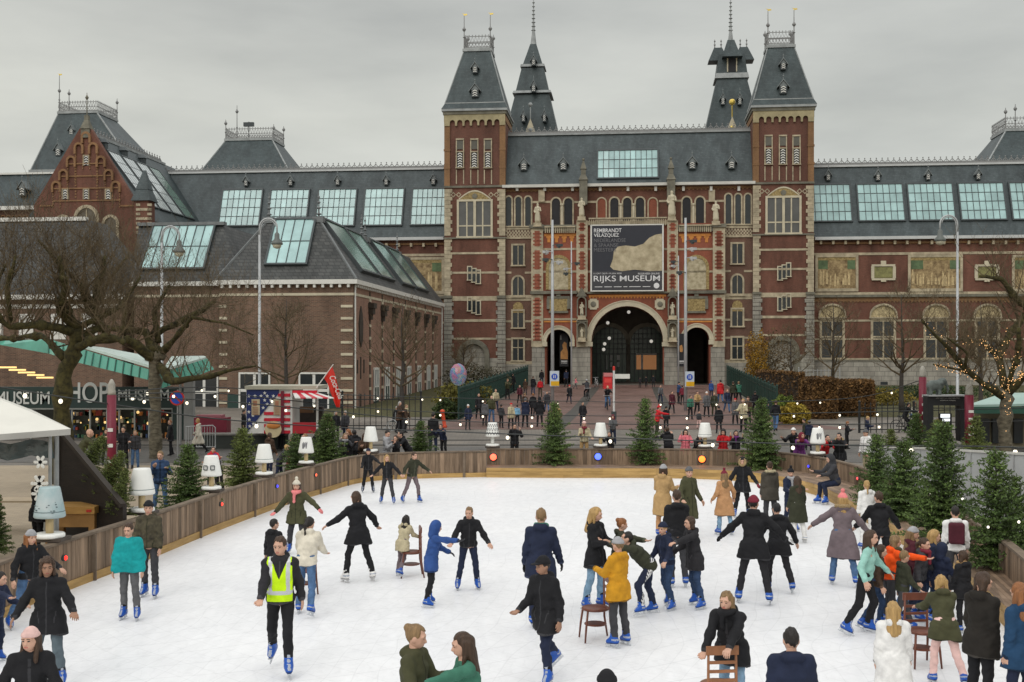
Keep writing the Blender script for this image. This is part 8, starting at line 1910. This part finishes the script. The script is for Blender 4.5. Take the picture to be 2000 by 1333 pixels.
# behind the left boards
pp(313,896,1020,15,'crossed','man in a blue padded jacket and jeans standing with folded arms',coat='puffer',cc=(.03,.06,.13),tc='denim',hc='dblond',z=.2)
pp(153,838,950,110,'lean','bald man in an olive jacket leaning over with papers',cc='olive',tc='navy',hair=None)
pp(241,833,916,15,'hands','man in a dark navy coat holding a blue paper by the shop door',coat='mid',cc='black',tc='black',hc='hdark')
pp(264,840,916,20,'stand','man in a grey jacket and jeans by the maroon post',cc='dgrey',tc='denim',hc='dblond')
pp(207,838,908,40,'stand','person in black behind the maroon post',cc='black',tc='black',hc='hdark')
pp(333,820,890,-60,'stand','person in black walking past the shop pillar',cc='black',tc='black',hc='ginger',coat='mid')
pp(388,817,887,-85,'walk','person in a long cream coat and red scarf walking past the barrier',coat='long',cc='cream',tc='black',hc='blond',scarf='red',hair='bob')
pp(240,910,975,30,'walk','small child in a dark jacket running below the man in jeans',cc='dgrey',tc='navy',hc='hdark')
pp(415,872,None,20,'lean','child in a red coat behind the lamp with glasses',H=1.25,cc='red',tc='black',hc='hbrown')
pp(428,885,None,-20,'lean','child with a purple hat beside the lamp with glasses',H=1.2,cc='dgrey',tc='black',hat='beanie',hatc='purple')
pp(546,868,None,80,'lean','blond child in a dark coat behind the plain lamp',H=1.3,cc='dgrey',tc='navy',hc='blond',hair='bob')
pp(562,888,None,100,'reachr','small child in a dark red coat reaching over the boards',H=1.12,cc='dred',tc='navy',hc='hbrown')
pp(526,845,None,150,'stand','person with a brown hood in front of the stall panels',H=1.5,cc='brown',tc='navy',hc='hbrown',hair='bob')
pp(507,805,872,160,'stand','person in a dark jacket ordering at the flag panel of the stall',cc='offblack',tc='navy',hc='hdark')
pp(476,800,862,90,'stand','person in black beside the flag panel of the stall',cc='black',tc='black',hc='hdark')
pp(590,812,876,175,'stand','person in a dark coat at the counter of the snack stall',cc='dgrey',tc='black',hc='hdark',coat='mid')
pp(656,803,862,20,'stand','grey-haired person in a dark coat near the stall flag',cc='black',tc='black',hc='greyhair',hair='bob')
pp(675,802,865,-15,'stand','man in a grey jacket beside the grey-haired person',cc='dgrey',tc='navy',hc='greyhair')
pp(698,840,None,-150,'lean','man in a black jacket leaning on the far left boards, seen from behind',H=1.62,cc='black',tc='black',hc='hdark')
pp(668,845,None,30,'lean','person in a pale scarf and dark coat looking over the left boards',H=1.55,cc='dgrey',tc='black',hc='dblond',hair='bob',scarf='lgrey')
pp(682,838,None,-40,'phone','person with brown hair between the dark coats at the left boards',H=1.6,cc='black',tc='black',hc='ginger',hair='bob')
pp(755,840,None,70,'phone','person in a pale grey hoodie looking at a phone',H=1.68,cc='lgrey',tc='navy',hc='hdark')
pp(774,850,None,-30,'photo','woman with long brown hair in a black coat taking a picture',H=1.6,cc='black',tc='black',hc='hbrown',hair='long')
pp(798,841,None,-60,'lean','person in black beside the small spruce at the far bend',H=1.6,cc='black',tc='black',hc='hdark')
pp(620,838,None,150,'stand','person in a black jacket behind the dark spruce by the stall',H=1.62,cc='black',tc='black',hc='hdark')
pp(606,846,None,-30,'lean','person in a grey coat between the portrait lamp and the dark spruce',H=1.5,coat='mid',cc='dgrey',tc='black',hc='dblond',hair='bob')
pp(712,846,None,20,'hands','person in a brown coat behind the plain lamp at the far left boards',H=1.58,coat='mid',cc='brown',tc='black',hc='hbrown',hair='bob')
pp(548,822,878,170,'stand','person in a navy jacket queueing at the stall counter',cc='navy',tc='black',hc='hbrown')
pp(640,806,866,10,'stand','person in a dark red jacket near the open stall hatch',cc='dred',tc='black',hc='hdark')
pp(866,828,None,-20,'lean','child in a dark blue jacket right of the small far spruce',H=1.4,cc='navy',tc='black',hc='hdark')
pp(846,806,888,160,'stand','person in a long black coat with a white bag behind the small spruce',coat='mid',cc='black',tc='navy',hc='hdark')
pp(770,797,None,60,'sit','person in dark clothes sitting in the wheelchair',loc=ground(771,841)+Vector((0,0,-.0)),H=1.7,true=True,cc='black',tc='dgrey',hc='greyhair',z=.1)
pp(780,784,846,60,'hands','person in a brown coat pushing the wheelchair',coat='mid',cc='brown',tc='black',hc='greyhair',hair='bob')
pp(792,790,846,70,'stand','person in a beige scarf behind the wheelchair',cc='brown',tc='dgrey',hc='dblond',scarf='beige')
# on the path, left side
for a in ((914,790,840,20,'stand','person in a navy coat and white beanie low on the left side of the path','navy','dgrey','hdark','white'),(947,782,832,160,'stand','person in a grey coat walking away beside the left fence','grey','black','hbrown',None),(968,760,806,10,'walk','person in a beige jacket coming down the left of the path','beige','navy','dblond',None),(1015,752,790,5,'walk','person in a maroon jacket in the middle of the left crowd','maroon','black','hdark',None),(1068,764,806,0,'walk','person in a dark grey coat near the left camera mast','dgrey','denim','hbrown',None),(1088,790,842,165,'stand','person in a camel coat behind the first back spruce','camel','black','blond',None),(1112,752,789,10,'walk','person in a black coat with a red beanie below the thin mast','black','navy','hdark','red'),(935,768,819,10,'stand','person in a black coat with a white bag walking beside the left fence','black','black','hdark',None),(960,773,827,15,'stand','bald man in an olive jacket and jeans on the left of the path','olive','denim',None,None),(991,740,781,20,'phone','man in an olive jacket halfway up the left fence','olive','black','dblond',None),
  (1001,729,768,170,'stand','person in black near the upper end of the left fence','black','black','hdark',None),(1026,741,772,175,'stand','person in a brown coat in the group below the left arch','brown','dgrey','blond',None),(1041,735,771,160,'stand','person in a dark coat in the group below the left arch','black','ddenim','hbrown',None),(1055,740,776,180,'stand','person carrying a red backpack towards the left arch','red','dolive','hdark',None),
  (1058,722,755,180,'stand','person in black beside the left camera mast','black','navy','hdark',None),(1106,722,757,180,'walk','person in dark blue walking into the left arch','navy','black','hdark',None),(1124,738,760,90,'walk','small child in a bright pink jacket at the foot of the big arch','pink','grey','hbrown',None),
  (979,790,836,150,'stand','person with a red shoulder bag in the group on the left of the path','dgrey','black','hdark',None),(998,787,838,20,'stand','person in a beige coat and red hat on the left of the path','beige','black','hdark','red'),(1010,791,833,175,'stand','child with a bright blue backpack on the left of the path','sky','black','hdark',None),
  (1026,777,835,170,'stand','person in a navy coat and grey beanie on the left of the path','navy','black','greyhair','grey'),(1041,768,816,165,'walk','person in a black jacket with white trainers behind the navy coat','black','black','ginger',None),(1054,775,834,185,'stand','person in a long black coat with fur hood on the left of the path','black','black','hbrown','hood'),
  (1025,768,812,150,'stand','person in brown further up the left of the path','brown','black','dblond',None),(1073,800,850,120,'stand','person in dark green beside the first back spruce','dolive','black','hdark',None),(1138,785,833,5,'stand','person in a long black coat alone in the middle of the path','black','navy','hdark',None)):
    pp(*a[:6],cc=a[6],tc=a[7],hair='short' if a[8] else None,hc=a[8] or 'hdark',hat=('hood' if a[9] == 'hood' else 'beanie') if a[9] else None,hatc=a[9] if a[9] not in (None,'hood') else 'black',coat='mid' if 'coat' in a[5] else 'short')
pp(1005,827,None,10,'photo','person in a black jacket taking a photo at the back boards',H=1.62,cc='black',tc='black',hc='hdark')
pp(1141,822,None,5,'hands','person in a beige coat with camel trousers and a maroon scarf at the back boards',H=1.66,coat='short',cc='beige',tc='camel',hat='beanie',hatc='palepink',scarf='dred',hc='dblond')
pp(1197,810,870,0,'hands','person in a maroon hood and grey jacket behind the middle lamp',cc='grey',tc='navy',hat='hood',hatc='dred')
pp(1193,843,None,-20,'lean','child in a dark jacket beside the middle lamp',H=1.25,cc='black',tc='black',hc='hbrown')
pp(1147,736,None,190,'ride','cyclist with a pale helmet riding up the left gutter of the path',loc=ground(1147,783),H=1.72,true=True,z=ground(1147,783).z+.12,cc='dgrey',tc='black',hat='beanie',hatc='lgrey')
pp(1186,750,None,2,'ride','cyclist in black riding down the middle of the path',loc=ground(1186,801),H=1.72,true=True,z=ground(1186,801).z+.12,cc='black',tc='denim',hc='blond')
# on the path, right side
for a in ((1348,772,820,20,'stand','person in a green jacket left of the tan jacket','green','black','hbrown',None),(1420,760,806,0,'walk','person in a navy jacket behind the long black coat','navy','denim','dblond',None),(1436,778,830,-20,'stand','person in a grey coat and red beanie near the full spruce','grey','black','hbrown','red'),(1475,764,812,175,'walk','person in a black jacket beside the right fence','black','black','hdark',None),(1312,764,808,10,'walk','person in a maroon coat near the right gutter of the path','maroon','black','hdark',None),(1290,752,790,0,'walk','person in a grey jacket walking down from the big arch','grey','navy','hbrown',None),(1325,746,789,100,'phone','person in a blue jacket with a dark backpack left of the right camera mast',(.03,.06,.14),'black','hdark',None),(1333,753,792,170,'stand','person in a red jacket half behind the right camera mast','dred','black','hdark',None),(1362,764,811,10,'hands','woman in a tan jacket and black trousers walking down the path','camel','black','hdark',None),
  (1380,765,815,5,'stand','person in a grey coat with a white hat and brown bag on the path','grey','black','hdark','white'),(1395,766,814,-10,'stand','person in a dark green coat beside the grey coat on the path','dolive','olive','dblond',None),(1389,744,777,175,'stand','person in a blue coat high up on the right of the path','blue','navy','hdark','blue'),
  (1407,742,788,178,'walk','person in a bright red coat with a blue bag on the right of the path','red','denim','hdark',None),(1432,745,790,170,'walk','person in dark green with a small white backpack near the right fence','dolive','black','hbrown',None),(1443,745,789,185,'walk','person in a grey green jacket near the right fence','green','black','dblond',None),
  (1404,793,847,178,'stand','person in a long black coat seen from behind on the right of the path','black','black','hdark',None),(1452,779,845,-40,'hands','blond person in a beige and grey coat near the full spruce','beige','black','blond',None),(1461,774,832,-30,'stand','person in a brown jacket and cap behind the blond person','brown','black','hbrown','brown'),
  (1490,784,840,10,'photo','person in a navy jacket behind the full spruce holding up a phone','navy','black','dblond',None),(1515,782,843,150,'walk','person in a black jacket and blue jeans right of the full spruce','black','denim','hbrown',None),(1307,724,750,0,'stand','dark figure standing against the pier right of the big arch','offblack','dred','hdark',None),
  (1262,735,757,180,'stand','dark figure inside the big arch on the right','black','black','hdark',None),(1250,737,758,180,'stand','person in black in the middle of the big arch','offblack','black','hdark',None),(1276,733,757,175,'stand','person in a dark coat at the right inside of the big arch','black','black','hbrown',None),(1365,803,838,5,'stand','small child with dark hair in front of the tan jacket','dgrey','palepink','hdark',None),
  (1301,793,846,150,'stand','person in a black jacket beside the red jacket and striped hat','black','black','hdark',None),(1580,821,880,150,'stand','man in a navy jacket and grey beanie behind the right bend of the boards','navy','black','hdark','grey'),(1654,823,878,60,'phone','person with a white backpack on the square at the right','black','black','ginger',None),(1693,813,870,80,'hands','blond person in a dark jacket on the square at the right','navy','black','blond',None),(1572,818,876,-100,'stand','person in a dark green jacket near the right bend of the boards','dolive','black','hdark',None)):
    pp(*a[:6],cc=a[6],tc=a[7],hair='short',hc=a[8],hat='beanie' if a[9] else None,hatc=a[9] or 'black',coat='mid' if 'coat' in a[5] else 'short')
pp(1283,793,None,100,'reachr','person in a red jacket and red striped bobble hat pointing to the right',H=1.68,cc='red',tc='dolive',hat='pompom',hatc='red',hc='hbrown')
pp(1306,834,None,-175,'lean','person in a black coat seen from behind at the back boards',H=1.62,cc='black',tc='black',hc='hbrown',hair='short')
pp(1339,838,None,-10,'photo','person in a bright pink coat with an arm raised at the back boards',H=1.6,coat='mid',cc='pink',tc='dgrey',hc='hdark',hair='bob')
pp(1360,846,None,20,'lean','person in a black coat behind the lamp right of the pink coat',H=1.5,cc='black',tc='black',hc='hdark',hair='bob')
pp(1412,838,None,0,'photo','dark-haired person in a red coat taking a picture at the back boards',H=1.6,coat='mid',cc='red',tc='black',hc='hdark',hair='curly')
pp(1437,840,None,5,'photo','woman with long dark hair and a purple bag taking a picture beside the red coat',H=1.58,cc='offblack',tc='black',hc='hdark',hair='long',scarf='purple')
pp(1553,834,None,-25,'lean','person in a black jacket and white beanie at the right bend of the boards',H=1.64,cc='black',tc='black',hat='beanie',hatc='white')
pp(1561,843,None,5,'lean','person in a purple coat with a red hood at the right bend of the boards',H=1.55,coat='mid',cc='purple',tc='black',hat='hood',hatc='dred')
pp(1609,848,None,10,'lean','person in a bright red jacket half hidden behind the round portrait lamp',H=1.5,cc='red',tc='black',hc='hdark')
pp(1640,844,None,-20,'lean','person in a black coat with a tan fur collar right of the portrait lamp',H=1.62,coat='mid',cc='black',tc='black',hc='hdark',fur='fur')
pp(1692,838,None,-60,'stand','person in a shiny white jacket and grey bobble hat behind the right spruces',H=1.68,coat='puffer',cc='white',tc='beige',hat='pompom',hatc='grey')
pp(1755,792,None,80,'ride','person in black riding the bicycle on the right of the square',loc=ground(1766,845),H=1.72,true=True,z=.13,cc='black',tc='black',hc='hdark')
pp(1773,792,None,85,'sit','person in a white jumper and jeans on the back of the bicycle',loc=ground(1780,843),H=1.6,true=True,z=.42,coat='sweater',cc='cream',tc='denim',hc='ginger',hair='bob')
pp(1843,818,None,-150,'lean','person in a dark red jacket and fur hat inside the black gateway',H=1.66,cc='dred',tc='black',hat='beanie',hatc='fur',hc='hbrown')
pp(74,930,None,150,'stand','person in black half hidden behind the landscape lamp',H=1.62,coat='mid',cc='black',tc='black',hc='hdark')

for o in list(COL.objects):                                          # thing > part > sub-part, no deeper
    while o.parent and o.parent.parent and o.parent.parent.parent: o.parent.parent = o.parent.parent.parent
# ---------------------------------------------------------------- camera, sky and light
cd = bpy.data.cameras.new('Camera'); cam = bpy.data.objects.new('Camera', cd); COL.objects.link(cam)
cam.location = (0, 0, CZ); cam.rotation_euler = (rad(90), 0, 0)
cd.sensor_width = 36; cd.lens = 36*FPX/2000; cd.shift_y = (HY-666.5)/2000; cd.clip_end = 4000; cd.clip_start = .1
S.camera = cam
W = bpy.data.worlds.new('World'); S.world = W; W.use_nodes = True
nt = W.node_tree; N, L = nt.nodes, nt.links; bg = N['Background']; out = N['World Output']
sky = N.new('ShaderNodeTexSky'); sky.sky_type = 'NISHITA'; sky.sun_disc = False; SUN_EL, SUN_AZ = rad(38), rad(205)
sky.sun_elevation = SUN_EL; sky.sun_rotation = SUN_AZ; L.new(sky.outputs[0], bg.inputs['Color']); bg.inputs['Strength'].default_value = .018
tc = N.new('ShaderNodeTexCoord'); sx = N.new('ShaderNodeSeparateXYZ'); L.new(tc.outputs['Generated'], sx.inputs[0])
rp = N.new('ShaderNodeValToRGB'); L.new(sx.outputs[2], rp.inputs[0]); els = rp.color_ramp.elements
els[0].position = 0; els[0].color = (.570,.555,.50,1); els[1].position = 1; els[1].color = (1.15,1.15,1.12,1)
for p_, c_ in ((.10,(.555,.543,.485,1)),(.2,(.475,.466,.405,1)),(.30,(.45,.446,.40,1)),(.5,(.86,.86,.84,1))): e_ = els.new(p_); e_.color = c_
mp = N.new('ShaderNodeMapping'); mp.inputs['Scale'].default_value = (1, 1, 3.6); mp.inputs['Rotation'].default_value = (.25, .35, 0); L.new(tc.outputs['Generated'], mp.inputs[0])
nz = N.new('ShaderNodeTexNoise'); nz.inputs['Scale'].default_value = 2.7; nz.inputs['Detail'].default_value = 7; nz.inputs['Roughness'].default_value = .52; L.new(mp.outputs[0], nz.inputs[0])
mr = N.new('ShaderNodeMapRange'); mr.inputs['From Min'].default_value = .3; mr.inputs['From Max'].default_value = .7; mr.inputs['To Min'].default_value = .78; mr.inputs['To Max'].default_value = 1.2; L.new(nz.outputs[0], mr.inputs[0])
vm = N.new('ShaderNodeVectorMath'); vm.operation = 'SCALE'; L.new(rp.outputs[0], vm.inputs[0]); L.new(mr.outputs[0], vm.inputs['Scale'])
b2 = N.new('ShaderNodeBackground'); L.new(vm.outputs[0], b2.inputs['Color']); b2.inputs['Strength'].default_value = 1.14
ad = N.new('ShaderNodeAddShader'); L.new(bg.outputs[0], ad.inputs[0]); L.new(b2.outputs[0], ad.inputs[1]); L.new(ad.outputs[0], out.inputs['Surface'])
sd = bpy.data.lights.new('Sun', 'SUN'); so = bpy.data.objects.new('Sun', sd); COL.objects.link(so); sd.energy = .85; sd.angle = rad(40); sd.color = (1, .97, .92)
# wide soft sun added behind the viewer's left shoulder to lift the facades
dv = Vector((math.sin(SUN_AZ)*math.cos(SUN_EL), math.cos(SUN_AZ)*math.cos(SUN_EL), math.sin(SUN_EL)))
so.rotation_euler = dv.to_track_quat('Z', 'Y').to_euler(); so.location = (0, 0, 60)
S.view_settings.view_transform = 'Standard'; S.view_settings.look = 'None'; S.view_settings.exposure = 0; S.view_settings.gamma = 1
S.render.engine = 'CYCLES'; S.cycles.max_bounces = 5; S.cycles.diffuse_bounces = 3; S.cycles.glossy_bounces = 2; S.cycles.transparent_max_bounces = 8; S.cycles.use_denoising = True
